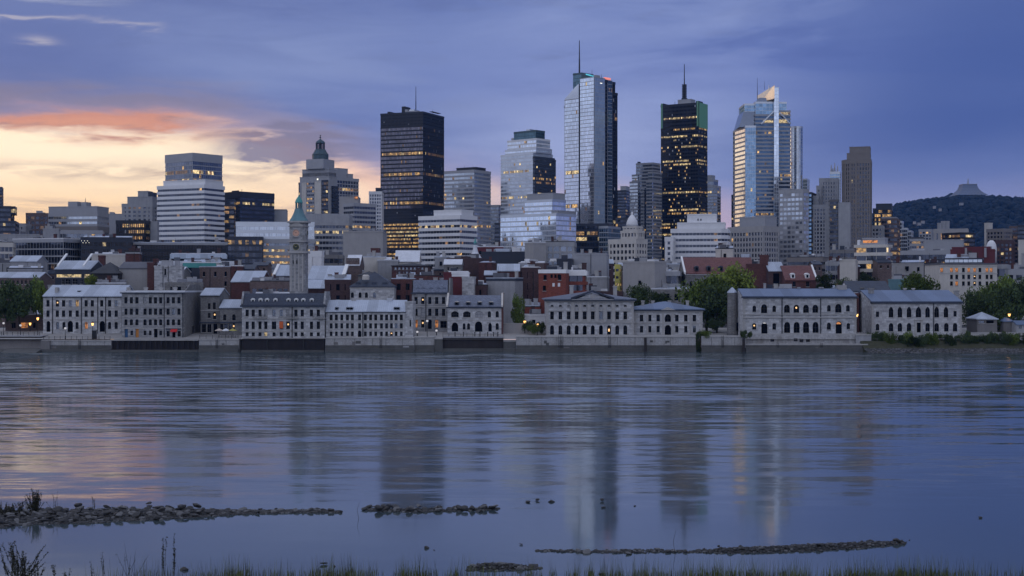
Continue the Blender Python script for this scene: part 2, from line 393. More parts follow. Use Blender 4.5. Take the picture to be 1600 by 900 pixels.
def link(name, me, parent=None, kind=None, loc=None, rz=0.0):
    o = bpy.data.objects.new(name, me); COL.objects.link(o)
    if parent: o.parent = parent
    if kind: o['kind'] = kind
    if loc: o.location = loc
    if rz: o.rotation_euler = (0, 0, rz)
    return o
def thing(name, label, cat, loc=(0, 0, 0), rz=0.0, group=None):
    o = bpy.data.objects.new(name, None); COL.objects.link(o); o.empty_display_size = 1
    o.location = loc; o.rotation_euler = (0, 0, rz); o['label'] = label; o['category'] = cat
    if group: o['group'] = group
    return o
def tag(o, label, cat, group=None):
    o['label'] = label; o['category'] = cat
    if group: o['group'] = group
    return o
def copy_tree(o, parent=None):
    kids = [c for c in BYPAR.get(o.name, ())]
    c = o.copy(); COL.objects.link(c)
    if parent: c.parent = parent
    for k in kids: copy_tree(k, c)
    return c
BYPAR = {}
def index_children(o):
    BYPAR[o.name] = list(o.children)
    for c in o.children: index_children(c)
def gz(Y):
    if Y <= 408: return 3.5
    if Y <= 426: return 3.5 + 1.3 * (Y - 408) / 18
    return 4.8 + (min(Y, 1600) - 426) * 0.009
def offs(pts, e):
    """outward offset of a counter-clockwise convex footprint"""
    n = len(pts); out = []
    for i in range(n):
        p0, p1, p2 = Vector(pts[i - 1]), Vector(pts[i]), Vector(pts[(i + 1) % n])
        d1, d2 = (p1 - p0).normalized(), (p2 - p1).normalized()
        n1, n2 = Vector((d1.y, -d1.x)), Vector((d2.y, -d2.x)); b = (n1 + n2)
        b = b / max(0.3, b.dot(n1)); out.append(tuple(p1 + b * e))
    return out

# ---------------------------------------------------------------- buildings made of storeys
BASE = dict(fl=3.8, cw=2.4, pw=0.3, sh=1.2, pd=0.2, sd=0.12, wall='grey_panel', core=None, glass='glass_mid', lit=0.05, row=0.05, run=0.75,
            top=1.3, lits=('lit_gold', 'lit_warm', 'lit_dim'), roof='roof_grey', blind=0.0, cap=None, spw=None)
def S(**k): d = dict(BASE); d.update(k); return d
class Bld:
    def __init__(s, label, L, C, R, Y, name='office_tower', ratio=1.0, th=None, depth=None, group=None, cat='building', base=None):
        uL, uC, uR = [(p - 800.0) / K for p in (L, C, R)]; cx = uC * Y
        A = lambda q: (cx - uL * Y) / (math.cos(q) + uL * math.sin(q))
        Bq = lambda q: (uR * Y - cx) / (math.sin(q) - uR * math.cos(q))
        if th is None:
            if R > C:
                lo, hi = max(math.atan(uR) + 0.004, 0.0), 1.25
                if uR < 0: lo = max(math.atan(uR) + 0.004, -0.3)
                for _ in range(50):
                    q = (lo + hi) / 2
                    if Bq(q) / A(q) > ratio: lo = q
                    else: hi = q
                th = (lo + hi) / 2
            else: th = 0.0
        s.a = A(th); s.b = depth or (Bq(th) if R > C else s.a * ratio); s.th, s.Y = th, Y
        s.zb = (gz(Y) if base is None else base) - 0.6
        loc = (cx - s.a * math.cos(th), Y + s.a * math.sin(th), s.zb)
        s.o = thing(name, label, cat, loc, -th, group)
    def z(s, py): return wz(py, s.Y) - s.zb
    def m(s, px):  # metres for a number of pixels at this distance
        return px * s.Y / K
    def fp(s, fx0, fx1, fy0, fy1):
        return [(fx0 * s.a, fy0 * s.b), (fx1 * s.a, fy0 * s.b), (fx1 * s.a, fy1 * s.b), (fx0 * s.a, fy1 * s.b)]
    def tier(s, fx0, fx1, fy0, fy1, yt, st, yb=None, poly=None, units=0, faces=None):
        pts = poly or s.fp(fx0, fx1, fy0, fy1)
        z0 = 0.0 if yb is None else s.z(yb)
        z1 = s.z(yt); n = len(pts)
        core = MB(); core.prism(pts, z0, z1 - 0.3); core.build('core_wall', st['core'] or st['wall'], s.o)
        cap = MB(); cap.prism(offs(pts, max(st['pd'], st['sd']) + 0.07), z1 - st['top'], z1, 0, 1)
        cap.build('parapet', [st['cap'] or st['wall'], st['roof']], s.o)
        if units:
            for i in range(units):
                mb = MB(); xs = [p[0] for p in pts]; ys = [p[1] for p in pts]
                w, d, h = min(random.uniform(1.2, 4.2), .4 * (max(xs) - min(xs))), min(random.uniform(1.2, 3.5), .4 * (max(ys) - min(ys))), random.uniform(.7, 2.0)
                x, y = random.uniform(min(xs) + w, max(xs) - w), random.uniform(min(ys) + d * .6, max(ys) - d)
                mb.box(x - w / 2, x + w / 2, y - d / 2, y + d / 2, z1 - 0.02, z1 + h)
                mb.build('roof_unit', random.choice(['roof_grey', 'grey_panel', 'white_panel', 'dark_panel', 'concrete']), s.o)
        if not st['fl']: return
        FS = .76 if s.Y > 600 else 1.0
        nf = max(1, round((z1 - z0 - st['top']) / (st['fl'] * FS))); fh = (z1 - z0 - st['top']) / nf; sh = min(st['sh'] * (.8 if FS < 1 else 1), fh * .68)
        pane, pier = MB(), MB(); mats = [st['glass']] + list(st['lits']) + ['blind']
        rows = [random.random() < st['row'] for _ in range(nf)]
        for i in range(n):
            p, q = Vector(pts[i]), Vector(pts[(i + 1) % n]); d = q - p; w = d.length
            if w < 0.2: continue
            d = d / w; nn = Vector((d.y, -d.x))
            if nn.y > 0.75: continue
            nc = max(1, round(w / (st['cw'] * (.85 if FS < 1 else 1)))); cw = w / nc; pw = st['pw'] * (.85 if FS < 1 else 1)
            for j in range(nf):
                za, zb = z0 + j * fh + sh, z0 + (j + 1) * fh - 0.02
                on = False; rowm = 1 + random.choices((0, 1, 2), (.35, .35, .3))[0]
                for k in range(nc):
                    if rows[j]:
                        on = (random.random() < st['run']) if on else (random.random() < 0.45); L_ = on
                    else: L_ = random.random() < st['lit'] * .7
                    mi = 0
                    if L_: mi = rowm if rows[j] and random.random() < .75 else 1 + random.choices((0, 1, 2), (.2, .25, .55))[0]
                    elif st['blind'] and random.random() < st['blind']: mi = 4
                    a, b = p + d * (k * cw + pw * .5) + nn * .05, p + d * ((k + 1) * cw - pw * .5) + nn * .05
                    pane.poly([(a.x, a.y, za), (b.x, b.y, za), (b.x, b.y, zb), (a.x, a.y, zb)], mi)
            if pw > 0:
                for k in range(nc + 1):
                    c_ = p + d * (k * cw); hw = pw * .5
                    if k == 0: c_ = c_ + d * hw
                    if k == nc: c_ = c_ - d * hw
                    a, b = c_ - d * hw, c_ + d * hw
                    fpp = [tuple(a + nn * st['pd']), tuple(b + nn * st['pd']), tuple(b - nn * .05), tuple(a - nn * .05)]
                    pier.prism(fpp, z0, z1 - st['top'] * .5)
        pane.build('window_panes', mats, s.o, 'stuff'); pier.build('piers', st['wall'], s.o, 'stuff')
        if st['sh'] > 0.02:
            mb = MB(); mb.prism(offs(pts, st['sd']), 0, sh)
            me = mb.mesh('spandrel', [st['spw'] or st['wall']])
            for j in range(nf): link('spandrel', me, s.o, None, (0, 0, z0 + j * fh))
    def box(s, name, mt, fx0, fx1, fy0, fy1, yt, yb, top=None):
        mb = MB(); p = s.fp(fx0, fx1, fy0, fy1); mb.prism(p, s.z(yb), s.z(yt), 0, 1 if top else 0)
        return mb.build(name, [mt] + ([top] if top else []), s.o)
    def mast(s, fx, fy, y0, y1, r=0.35, mt='iron', name='antenna', rings=0):
        mb = MB(); z0, z1 = s.z(y0), s.z(y1); x, y = fx * s.a, fy * s.b
        mb.rod((x, y, z0 - .3), (x, y, z0 + (z1 - z0) * .45), r, r * .8); mb.rod((x, y, z0 + (z1 - z0) * .45), (x, y, z1), r * .7, r * .4)
        for i in range(rings):
            zz = z0 + (z1 - z0) * .45 * (i + 1) / (rings + 1); mb.box(x - r * 2.2, x + r * 2.2, y - r * 2.2, y + r * 2.2, zz, zz + r * 1.4)
        return mb.build(name, mt, s.o)
PLAIN = S(fl=0, pd=0.05, sd=0.05, top=0.6)
def plain(w, roof='roof_grey', **k): return S(fl=0, pd=.05, sd=.05, top=.6, wall=w, roof=roof, **k)
RD = random.Random(21)
def dress(b, label, yt, st):
    '''openings, chimneys and a lean-to roof for a low building of the old town'''
    a, d, z1 = b.a, b.b, b.z(yt)
    if not st['fl'] and not any(q in label for q in ('blank', 'windowless', 'chimney', 'curved', 'cream')):
        nc, z = max(1, int(a / 4.2)), z1 - 3.4
        for j in range(2):
            for i in range(nc):
                if RD.random() < .45: continue
                x = (i + .5) * a / nc + RD.uniform(-.3, .3); mb = MB(); mb.box(-.5, .5, -.05, .0, 0, 1.7); o = mb.build('window', 'glass_house', b.o, None, False, (x, -.06, z))
                mb = MB(); mb.box(-.65, .65, -.2, 0, -.15, 0); mb.build('sill', 'stone_trim', o)
            z -= 3.5
    if st['roof'] in ('roof_pale', 'roof_metal', 'roof_grey') and RD.random() < .6 and b.Y < 660:
        h = RD.uniform(.8, 1.9); x0 = RD.choice((0, 0, .3)) * a; x1 = RD.choice((1, 1, .65)) * a; mb = MB()
        mb.xprism([(.2, z1 + .02), (d * .9, z1 + .02), (d * .9, z1 + h)], x0 + .1, x1 - .1); mb.build('lean_roof', RD.choice(['roof_pale', 'roof_metal', 'roof_metal', 'roof_grey']), b.o)
    if RD.random() < .55:
        mb = MB(); e = .16; mb.box(-e, a + e, -e, .25, z1 + .005, z1 + .32); mb.box(a - .1, a + e, .25, d, z1 + .005, z1 + .32); mb.build('coping', RD.choice(['roof_pale', 'white_panel', 'roof_metal', 'iron']), b.o)
    if RD.random() < .5:
        x = RD.uniform(.15, .8) * a; mb = MB(); mb.rod((x, -.1, .2), (x, -.1, z1 - .2), .11); mb.build('downpipe', 'iron', b.o)
    if RD.random() < .5:
        x = RD.uniform(.2, .8) * a; mb = MB(); mb.rod((x, d * .5, z1 - .2), (x, d * .5, z1 + RD.uniform(2, 4.5)), .05); mb.build('aerial', 'iron', b.o)
    for i in range(RD.randint(1, 4)):
        x = RD.uniform(.08, .92) * a; w, h = RD.uniform(.4, .8), RD.uniform(1.2, 2.6); mb = MB(); y = RD.uniform(.2, .8) * d
        mb.box(x - w, x + w, y - .4, y + .4, z1 - .3, z1 + h); mb.box(x - w - .1, x + w + .1, y - .5, y + .5, z1 + h, z1 + h + .2); mb.build('chimney', RD.choice(['brick_red', 'brick_dark', 'stone_trim', 'concrete']), b.o)
def T(label, L, C, R, yt, Y, st, name='office_tower', ratio=1.0, th=None, depth=None, units=0, ph=(), **k):
    b = Bld(label, L, C, R, Y, name, ratio, th, depth, **k)
    if not units and Y < 720 and b.a > 6: units = random.randint(3, 7)
    b.tier(0, 1, 0, 1, yt, st, units=units)
    if Y < 720 and b.a > 4 and not ph: dress(b, label, yt, st)
    for (a0, a1, b0, b1, y, s2) in ph: b.tier(a0, a1, b0, b1, y, s2, yb=yt + 0.02)
    return b

# ---------------------------------------------------------------- masonry houses with real openings
def arch(xa, xb, zb, kind, seg=8):
    """points of the opening's head from left spring to right spring"""
    w = xb - xa; cx = (xa + xb) / 2
    if kind == 'a': rise = w / 2
    elif kind == 's': rise = w * .22
    elif kind == 'p': rise = w * .75
    else: return [(xa, zb), (xb, zb)], 0.0
    out = []
    for i in range(seg + 1):
        u = -1 + 2 * i / seg
        if kind == 'a': z = math.sqrt(max(0, 1 - u * u))
        elif kind == 's': z = 1 - u * u
        else: z = (1 - abs(u)) ** .62
        out.append((cx + u * w / 2, zb - rise + rise * z))
    return out, rise
WINC = {}
def win_meshes(w, h, kind, g, frame, bars):
    key = (round(w, 2), round(h, 2), kind, g, frame, bars)
    if key in WINC: return WINC[key]
    hd, rise = arch(-w / 2, w / 2, h, kind)
    mb = MB(); mb.poly([(-w / 2, .3, 0), (w / 2, .3, 0)] + [(x, .3, z) for x, z in reversed(hd)], 0)
    pm = mb.mesh('window', [g])
    f = MB(); q = .06
    f.box(-w / 2, -w / 2 + q, .2, .28, 0, h - rise); f.box(w / 2 - q, w / 2, .2, .28, 0, h - rise); f.box(-w / 2 + q, w / 2 - q, .2, .28, 0, q)
    for i in range(len(hd) - 1):
        (xa, za), (xb, zb) = hd[i], hd[i + 1]
        k = .9 if kind != 'r' else 1.0
        if kind == 'r': f.box(-w / 2 + q, w / 2 - q, .2, .28, h - q, h)
        else: f.yprism([(xa * k, za - q), (xb * k, zb - q), (xb, zb), (xa, za)], .2, .28)
    if bars:
        f.box(-.028, .028, .22, .27, q, h - q); f.box(-w / 2 + q, w / 2 - q, .21, .265, h * .5 - .028, h * .5 + .028)
        if w > 2.2:
            for s_ in (-1, 1): f.box(s_ * w / 4 - .04, s_ * w / 4 + .04, .22, .27, q, h - rise * .5 - q)
    fm = f.mesh('frame', [frame])
    s = MB(); s.box(-w / 2 - .12, w / 2 + .12, -.12, .05, -.16, 0.0); sm = s.mesh('sill', ['stone_trim'])
    WINC[key] = (pm, fm, sm); return WINC[key]
def wall_with_holes(mb, x0, x1, z0, z1, wins, y=0.0, rv=.32):
    xs = sorted({x0, x1} | {v for w in wins for v in (w[0], w[1])}); zs = sorted({z0, z1} | {v for w in wins for v in (w[2], w[3])})
    for j in range(len(zs) - 1):
        zc = (zs[j] + zs[j + 1]) / 2; run = None
        for i in range(len(xs)):
            solid = False
            if i < len(xs) - 1:
                xc = (xs[i] + xs[i + 1]) / 2
                solid = not any(w[0] < xc < w[1] and w[2] < zc < w[3] for w in wins)
            if solid and run is None: run = xs[i]
            if not solid and run is not None:
                mb.poly([(run, y, zs[j]), (xs[i], y, zs[j]), (xs[i], y, zs[j + 1]), (run, y, zs[j + 1])], 0); run = None
    for xa, xb, za, zb, kind in wins:
        hd, rise = arch(xa, xb, zb, kind); Y2 = y + rv
        mb.poly([(xa, y, za), (xa, Y2, za), (xb, Y2, za), (xb, y, za)]); zs_ = zb - rise
        mb.poly([(xa, y, za), (xa, y, zs_), (xa, Y2, zs_), (xa, Y2, za)]); mb.poly([(xb, y, za), (xb, Y2, za), (xb, Y2, zs_), (xb, y, zs_)])
        for i in range(len(hd) - 1):
            (p, a), (q, b) = hd[i], hd[i + 1]
            mb.poly([(p, y, a), (q, y, b), (q, Y2, b), (p, Y2, a)])
            if kind != 'r': mb.poly([(p, y, a), (q, y, b), (q, y, zb), (p, y, zb)])
class House:
    """front wall facing the river; windows given in pixels (cx, cy, w, h, kind[, glass[, name]])"""
    def __init__(s, label, x0, x1, Y, depth, eave, ridge, wins, wall='stone', roof='roof_metal', name='stone_house', rt='gable', trim='stone_trim',
                 zbase=None, frame='window_frame', bars=True, over=.35, sides=None, cat='building', pitch=None, th=0.0, ends=0.0):
        s.Y, s.d, s.X0, s.th = Y, depth, wx(x0, Y), th
        s.zb = (gz(Y) - 0.5) if zbase is None else zbase
        s.w = (x1 - x0) * Y / K; s.k = Y / K; s.px0 = x0
        s.o = thing(name, label, cat, (s.X0, Y, s.zb), th)
        s.ze = wz(eave, Y) - s.zb
        W_ = []
        for q in wins:
            cx, cy, w, h, kind = q[:5]; g = q[5] if len(q) > 5 else None; nm = q[6] if len(q) > 6 else 'window'
            xc = s.x(cx); w *= s.k; h *= s.k; zc = wz(cy, Y) - s.zb
            if nm == 'door' and zc - h / 2 < 1.2: h += zc - h / 2 - 0.5; zc = 0.5 + h / 2
            W_.append((xc - w / 2, xc + w / 2, zc - h / 2, zc + h / 2, kind, g, nm))
        mb = MB(); w, d, ze = s.w, depth, s.ze
        wall_with_holes(mb, 0, w, 0, ze, [q[:5] for q in W_])
        zr = wz(ridge, Y + (d / 2 if rt in ('gable', 'hip') else 2.6)) - s.zb; s.zr = zr
        gab = rt == 'gable'
        for x in (0, w):
            pts = [(x, 0, 0), (x, 0, ze)] + ([(x, d / 2, zr)] if gab else []) + [(x, d, ze), (x, d, 0)]
            if rt == 'mansard' : pts = [(x, 0, 0), (x, 0, ze), (x, 2.5, zr), (x, d - 2.5, zr), (x, d, ze), (x, d, 0)]
            mb.poly(pts if x == 0 else pts[::-1])
        mb.poly([(w, d, 0), (0, d, 0), (0, d, ze), (w, d, ze)]); mb.poly([(0, 0, ze), (w, 0, ze), (w, d, ze), (0, d, ze)])
        mb.build('wall', wall, s.o)
        r = MB(); e = over
        if gab:
            sl = (zr - ze) / (d / 2)
            prof = [(-e, ze - e * sl + .12), (d / 2, zr + .12), (d + e, ze - e * sl + .12), (d + e, ze - e * sl + .4), (d / 2, zr + .45), (-e, ze - e * sl + .4)]
            r.xprism(prof, -ends if ends else -.15, w + (ends if ends else .15))
        elif rt == 'hip':
            hp = min(w, d) / 2 * .98
            r.prism([(-e, -e), (w + e, -e), (w + e, d + e), (-e, d + e)], ze + .05, ze + .3)
            a = [(-e, -e, ze + .3), (w + e, -e, ze + .3), (w + e, d + e, ze + .3), (-e, d + e, ze + .3)]
            b = [(hp, d / 2, zr + .3), (w - hp, d / 2, zr + .3)]
            r.poly([a[0], a[1], b[1], b[0]]); r.poly([a[1], a[2], b[1]]); r.poly([a[2], a[3], b[0], b[1]]); r.poly([a[3], a[0], b[0]])
        elif rt == 'mansard':
            prof = [(-e, ze + .05), (-e, ze + .3), (2.4, zr + .2), (d - 2.4, zr + .2), (d + e, ze + .3), (d + e, ze + .05)]
            r.xprism(prof[::-1], .32, w - .32)
        else:
            r.prism([(-e, -e), (w + e, -e), (w + e, d + e), (-e, d + e)], ze + .02, ze + .55)
        r.build('roof', roof, s.o)
        for xa, xb, za, zb, kind, g, nm in W_:
            if g is None: g = 'glass_house' if random.random() < .95 else random.choice(['blind', 'lit_dim', 'glass_mid', 'glass_mid'])
            if g == 'glass_black': g = 'dark_opening'
            spot = g == 'lit_dim'; g = 'glass_house' if spot else g
            pm, fm, sm = win_meshes(xb - xa, zb - za, kind, g, frame if nm == 'window' else 'iron', bars and nm == 'window')
            o = link(nm, pm, s.o, None, ((xa + xb) / 2, 0, za)); link('frame', fm, o)
            if nm == 'window': link('sill', sm, o)
            if spot:
                mb = MB(); h_ = (zb - za); mb.loft(0, .24, [(.1, h_ * .5), (.24, h_ * .56), (.26, h_ * .66), (.08, h_ * .74)], 6); mb.build('lamp', 'lit_spot', o)
    def x(s, px): return (px - s.px0) * s.k
    def z(s, py): return wz(py, s.Y) - s.zb
    def course(s, py, h=.3, pr=.12, mt='stone_trim', name='string_course', x0=None, x1=None):
        mb = MB(); z = s.z(py); mb.box((0 if x0 is None else s.x(x0)) - pr, (s.w if x1 is None else s.x(x1)) + pr, -pr, .1, z - h / 2, z + h / 2)
        return mb.build(name, mt, s.o)
    def pipe(s, *pxs):
        for p in pxs:
            mb = MB(); x = s.x(p); mb.rod((x, -.14, 0.4), (x, -.14, s.ze), .13); mb.build('downpipe', 'iron', s.o)
    def quoins(s):
        for x, sg in ((0, 1), (s.w, -1)):
            mb = MB(); i = 0; z = .5
            while z < s.ze - .5:
                L_ = .9 if i % 2 else .55
                mb.box(min(x - .06 * sg, x + L_ * sg), max(x - .06 * sg, x + L_ * sg), -.06, .5, z, z + .52); z += .58; i += 1
            mb.build('quoins', 'stone_trim', s.o, 'stuff')
    def chimney(s, px, ytop, wpx=5, fy=.5, mt='stone', ybot=None):
        mb = MB(); x, w = s.x(px), wpx * s.k; Yc = s.Y + s.d * fy; x = wx(px, Yc) - s.X0
        z1 = wz(ytop, Yc) - s.zb; z0 = s.ze
        mb.box(x - w / 2, x + w / 2, s.d * fy - w / 3, s.d * fy + w / 3, z0, z1 - .35); mb.box(x - w / 2 - .12, x + w / 2 + .12, s.d * fy - w / 3 - .12, s.d * fy + w / 3 + .12, z1 - .35, z1)
        return mb.build('chimney', mt, s.o)
    def dormer(s, pxs, cy, w=5.5, h=8, y=.5, roof='roof_metal', face='white_paint', round_top=False):
        for px in pxs:
            W_, Hh = w * s.k, h * s.k; x, z = s.x(px), s.z(cy) - Hh / 2; mb = MB()
            mb.box(-W_ / 2, W_ / 2, 0, 2.6, 0, Hh * .72, 0)
            mb.yprism([(-W_ / 2 - .15, Hh * .72), (W_ / 2 + .15, Hh * .72), (W_ * .3, Hh * .92), (0, Hh), (-W_ * .3, Hh * .92)], -.15, 2.9, 1)
            o = mb.build('dormer', [face, roof], s.o, None, False, (x, y, z))
            p = MB(); p.box(-W_ * .28, W_ * .28, -.03, .02, Hh * .1, Hh * .64); p.build('pane', 'glass_house', o)
def grid(xs, ys, w, h, kind='r', *r): return [(x, y, w, h, kind) + r for y in ys for x in xs]
def cv(ox, s, *v): return [ox + q / s for q in v]

# ---------------------------------------------------------------- the setting: water, ground, hill
def structure(o): o['kind'] = 'structure'; return o
m, t, p = newmat('water')
geo = t.nodes.new('ShaderNodeNewGeometry'); pos = geo.outputs['Position']
sp = t.nodes.new('ShaderNodeSeparateXYZ'); t.links.new(pos, sp.inputs[0]); px_, py_ = E(t, sp.outputs[0]), E(t, sp.outputs[1])
big = E(t, noi(t, vmul(t, pos, (0.012, 0.02, 1)), 1.0, 3, 0.5).outputs[0])
def chan(n):
    q = t.nodes.new('ShaderNodeSeparateColor'); t.links.new(n.outputs['Color'], q.inputs[0]); return E(t, q.outputs[0]) - 0.5, E(t, q.outputs[1]) - 0.5
a1, b1 = chan(noi(t, vmul(t, pos, (0.07, 0.36, 1)), 1.0, 2, 0.5, 0.2))
a2, b2 = chan(noi(t, vmul(t, pos, (0.26, 1.1, 1)), 1.0, 2, 0.5, 0.3))
a3, b3 = chan(noi(t, vmul(t, pos, (1.3, 3.2, 1), (5, 2, 0)), 1.0, 2, 0.5))
calm = py_.ss(112.0, 135.0) * 0.9 + 0.1
far = py_.ss(140.0, 330.0)
amp = calm * (0.45 + far * 3.7) * (0.2 + big * big * 2.8)
nx = (a1 * 0.05 + a2 * 0.06 + a3 * 0.03) * amp
ny = (b1 * 0.27 + b2 * (0.17 - far * 0.06) + b3 * 0.06) * amp
cb = t.nodes.new('ShaderNodeCombineXYZ'); t.links.new(nx.k, cb.inputs[0]); t.links.new(ny.k, cb.inputs[1]); cb.inputs[2].default_value = 1.0
vn = t.nodes.new('ShaderNodeVectorMath'); vn.operation = 'NORMALIZE'; t.links.new(cb.outputs[0], vn.inputs[0])
t.links.new(vn.outputs[0], p.inputs['Normal'])
p.inputs['Base Color'].default_value = (0.05, 0.068, 0.076, 1)
t.links.new((0.07 + calm * 0.04 + far * 0.02).k, p.inputs['Roughness'])
p.inputs['IOR'].default_value = 1.5; p.inputs['Specular IOR Level'].default_value = 0.5
mb = MB(); mb.poly([(-4500, -300, 0), (4500, -300, 0), (4500, 409, 0), (-4500, 409, 0)])
structure(mb.build('water', 'water'))
mb = MB(); mb.poly([(-4500, 409, -.6), (4500, 409, -.6), (4500, -300, -.6), (-4500, -300, -.6)][::-1])
structure(mb.build('river_bed', 'gravel'))

mb = MB(); ys = [409.5, 412, 418, 426, 470, 600, 900, 1300, 1600, 2600, 4500]
xs = [-4500, -1500, -500, 0, 500, 1500, 4500]
k = {}
for y in ys:
    for x in xs: k[(x, y)] = len(mb.v); mb.v.append((x, y, gz(y)))
for i in range(len(xs) - 1):
    for j in range(len(ys) - 1):
        mb.f.append((k[(xs[i], ys[j])], k[(xs[i + 1], ys[j])], k[(xs[i + 1], ys[j + 1])], k[(xs[i], ys[j + 1])])); mb.m.append(0 if ys[j] < 430 else 1)
structure(mb.build('ground', ['paving', 'asphalt']))

# wooded hill far behind the right of the town
HP = [(1335, 352), (1370, 338), (1395, 326), (1420, 321.5), (1445, 318), (1470, 316), (1500, 314.5), (1530, 313.5), (1550, 314), (1575, 318), (1600, 320.5), (1660, 327), (1760, 345), (1900, 380)]
def hprof(px, tab):
    if px <= tab[0][0]: return tab[0][1]
    for (a, b), (c_, d) in zip(tab, tab[1:]):
        if px <= c_: return b + (d - b) * (px - a) / (c_ - a)
    return tab[-1][1]
YH = 3500.0
def hill_z(x, y):
    px = 800 + x * K / YH
    top = wz(hprof(px, HP), YH)
    u = (y - YH) / 900.0
    return gz(1600) + (top - gz(1600)) * max(0.0, math.cos(max(-1.0, min(1.0, u)) * math.pi / 2)) ** 1.3
mb = MB(); nx_, ny_ = 70, 16; k = {}
for j in range(ny_ + 1):
    for i in range(nx_ + 1):
        x = 780 + i * 20.0; y = YH - 900 + j * 112.5
        z = hill_z(x, y) + mnoise.noise(Vector((x / 120, y / 120, 0))) * 5 * (1 if 0 < j < ny_ else 0)
        k[(i, j)] = len(mb.v); mb.v.append((x, y, z))
for j in range(ny_):
    for i in range(nx_): mb.f.append((k[(i, j)], k[(i + 1, j)], k[(i + 1, j + 1)], k[(i, j + 1)])); mb.m.append(0)
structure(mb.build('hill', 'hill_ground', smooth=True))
# peak behind it
PP = [(1462, 322), (1472, 315), (1482, 309), (1493, 303), (1513, 301), (1530, 302.5), (1536, 312), (1546, 318)]
YP = 4000.0
mb = MB(); k = {}; n1, n2 = 42, 10
for j in range(n2 + 1):
    for i in range(n1 + 1):
        px = 1462 + i * 2.0; u = -1 + 2 * j / n2; top = wz(hprof(px, PP), YP)
        z = 120 + (top - 120) * math.cos(u * math.pi / 2); k[(i, j)] = len(mb.v); mb.v.append((wx(px, YP), YP + u * 260, z))
for j in range(n2):
    for i in range(n1): mb.f.append((k[(i, j)], k[(i + 1, j)], k[(i + 1, j + 1)], k[(i, j + 1)])); mb.m.append(0)
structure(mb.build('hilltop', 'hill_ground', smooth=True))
def clump(mb, x, y, z, r, h, mi=0):
    k = len(mb.v); n = 6; a0 = random.random()
    for (q, zz) in ((.55, -.1), (1.0, .3), (.8, .7)):
        for i in range(n):
            a = a0 + 2 * math.pi * i / n; rr = r * q * random.uniform(.75, 1.2)
            mb.v.append((x + rr * math.cos(a), y + rr * math.sin(a), z + h * zz * random.uniform(.85, 1.15)))
    mb.v.append((x, y, z + h))
    for l in range(2):
        for i in range(n):
            j = (i + 1) % n; mb.f.append((k + l * n + i, k + l * n + j, k + (l + 1) * n + j, k + (l + 1) * n + i)); mb.m.append(mi)
    for i in range(n): mb.f.append((k + 2 * n + i, k + 2 * n + (i + 1) % n, k + 3 * n)); mb.m.append(mi)
mb = MB()
for i in range(5200):
    x = random.uniform(820, 2100); y = random.uniform(YH - 880, YH + 60); z = hill_z(x, y)
    s_ = random.uniform(.7, 1.5); clump(mb, x, y, z - 2, 8 * s_, 11 * s_)
for i in range(420):
    px = random.uniform(1464, 1545); u = random.uniform(-.75, .1); top = wz(hprof(px, PP), YP)
    if 1492 < px < 1533 and u > -.3: continue
    clump(mb, wx(px, YP), YP + u * 260, 120 + (top - 120) * math.cos(u * math.pi / 2) - 3, 9, 12)
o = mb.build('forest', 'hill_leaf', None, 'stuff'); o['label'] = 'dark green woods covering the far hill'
# flared pale building on the peak
b = thing('hilltop_building', 'pale flared building with a spire on top of the far hill', 'building', (wx(1512.5, YP - 280), YP - 280, 255))
zt = lambda py: wz(py, YP - 280) - 255
mb = MB(); q = YP / K
mb.loft(0, 0, [(22 * q, zt(306)), (18 * q, zt(303)), (14 * q, zt(299)), (11.5 * q, zt(295)), (10.3 * q, zt(291.5)), (9.8 * q, zt(288.8))], 4); mb.build('wall', 'hazy_panel', b)
mb = MB(); mb.loft(0, 0, [(10.2 * q, zt(288.8)), (10.2 * q, zt(288))], 4); mb.build('roof', 'concrete', b)
mb = MB(); mb.rod((0, 0, zt(289)), (0, 0, zt(279)), 2.6, 1.0); mb.build('spire', 'concrete', b)
# pale houses showing among the trees of the hillside
for px, py, w in ((1461, 323, 3), (1503, 318, 5), (1524, 317.5, 4), (1470, 327, 3), (1430, 347, 3), (1437, 349, 5), (1443, 346, 4)):
    y = YH - 250 if py < 322 else YH - 420 if py < 335 else YH - 760
    o = MB(); q = y / K; x, z = wx(px, y), wz(py, y)
    o.box(-w / 2 * q, w / 2 * q, 0, 9, -4, 1.0 * q, 0); r = thing('hillside_house', 'small pale house among the trees on the far hillside', 'house', (x, y, z), 0, 'pale houses on the hillside')
    o.build('wall', 'beige', r); o = MB(); o.xprism([(-.6, 1.0 * q), (9.6, 1.0 * q), (4.5, 1.6 * q)], -w / 2 * q - .5, w / 2 * q + .5); o.build('roof', 'roof_grey', r)

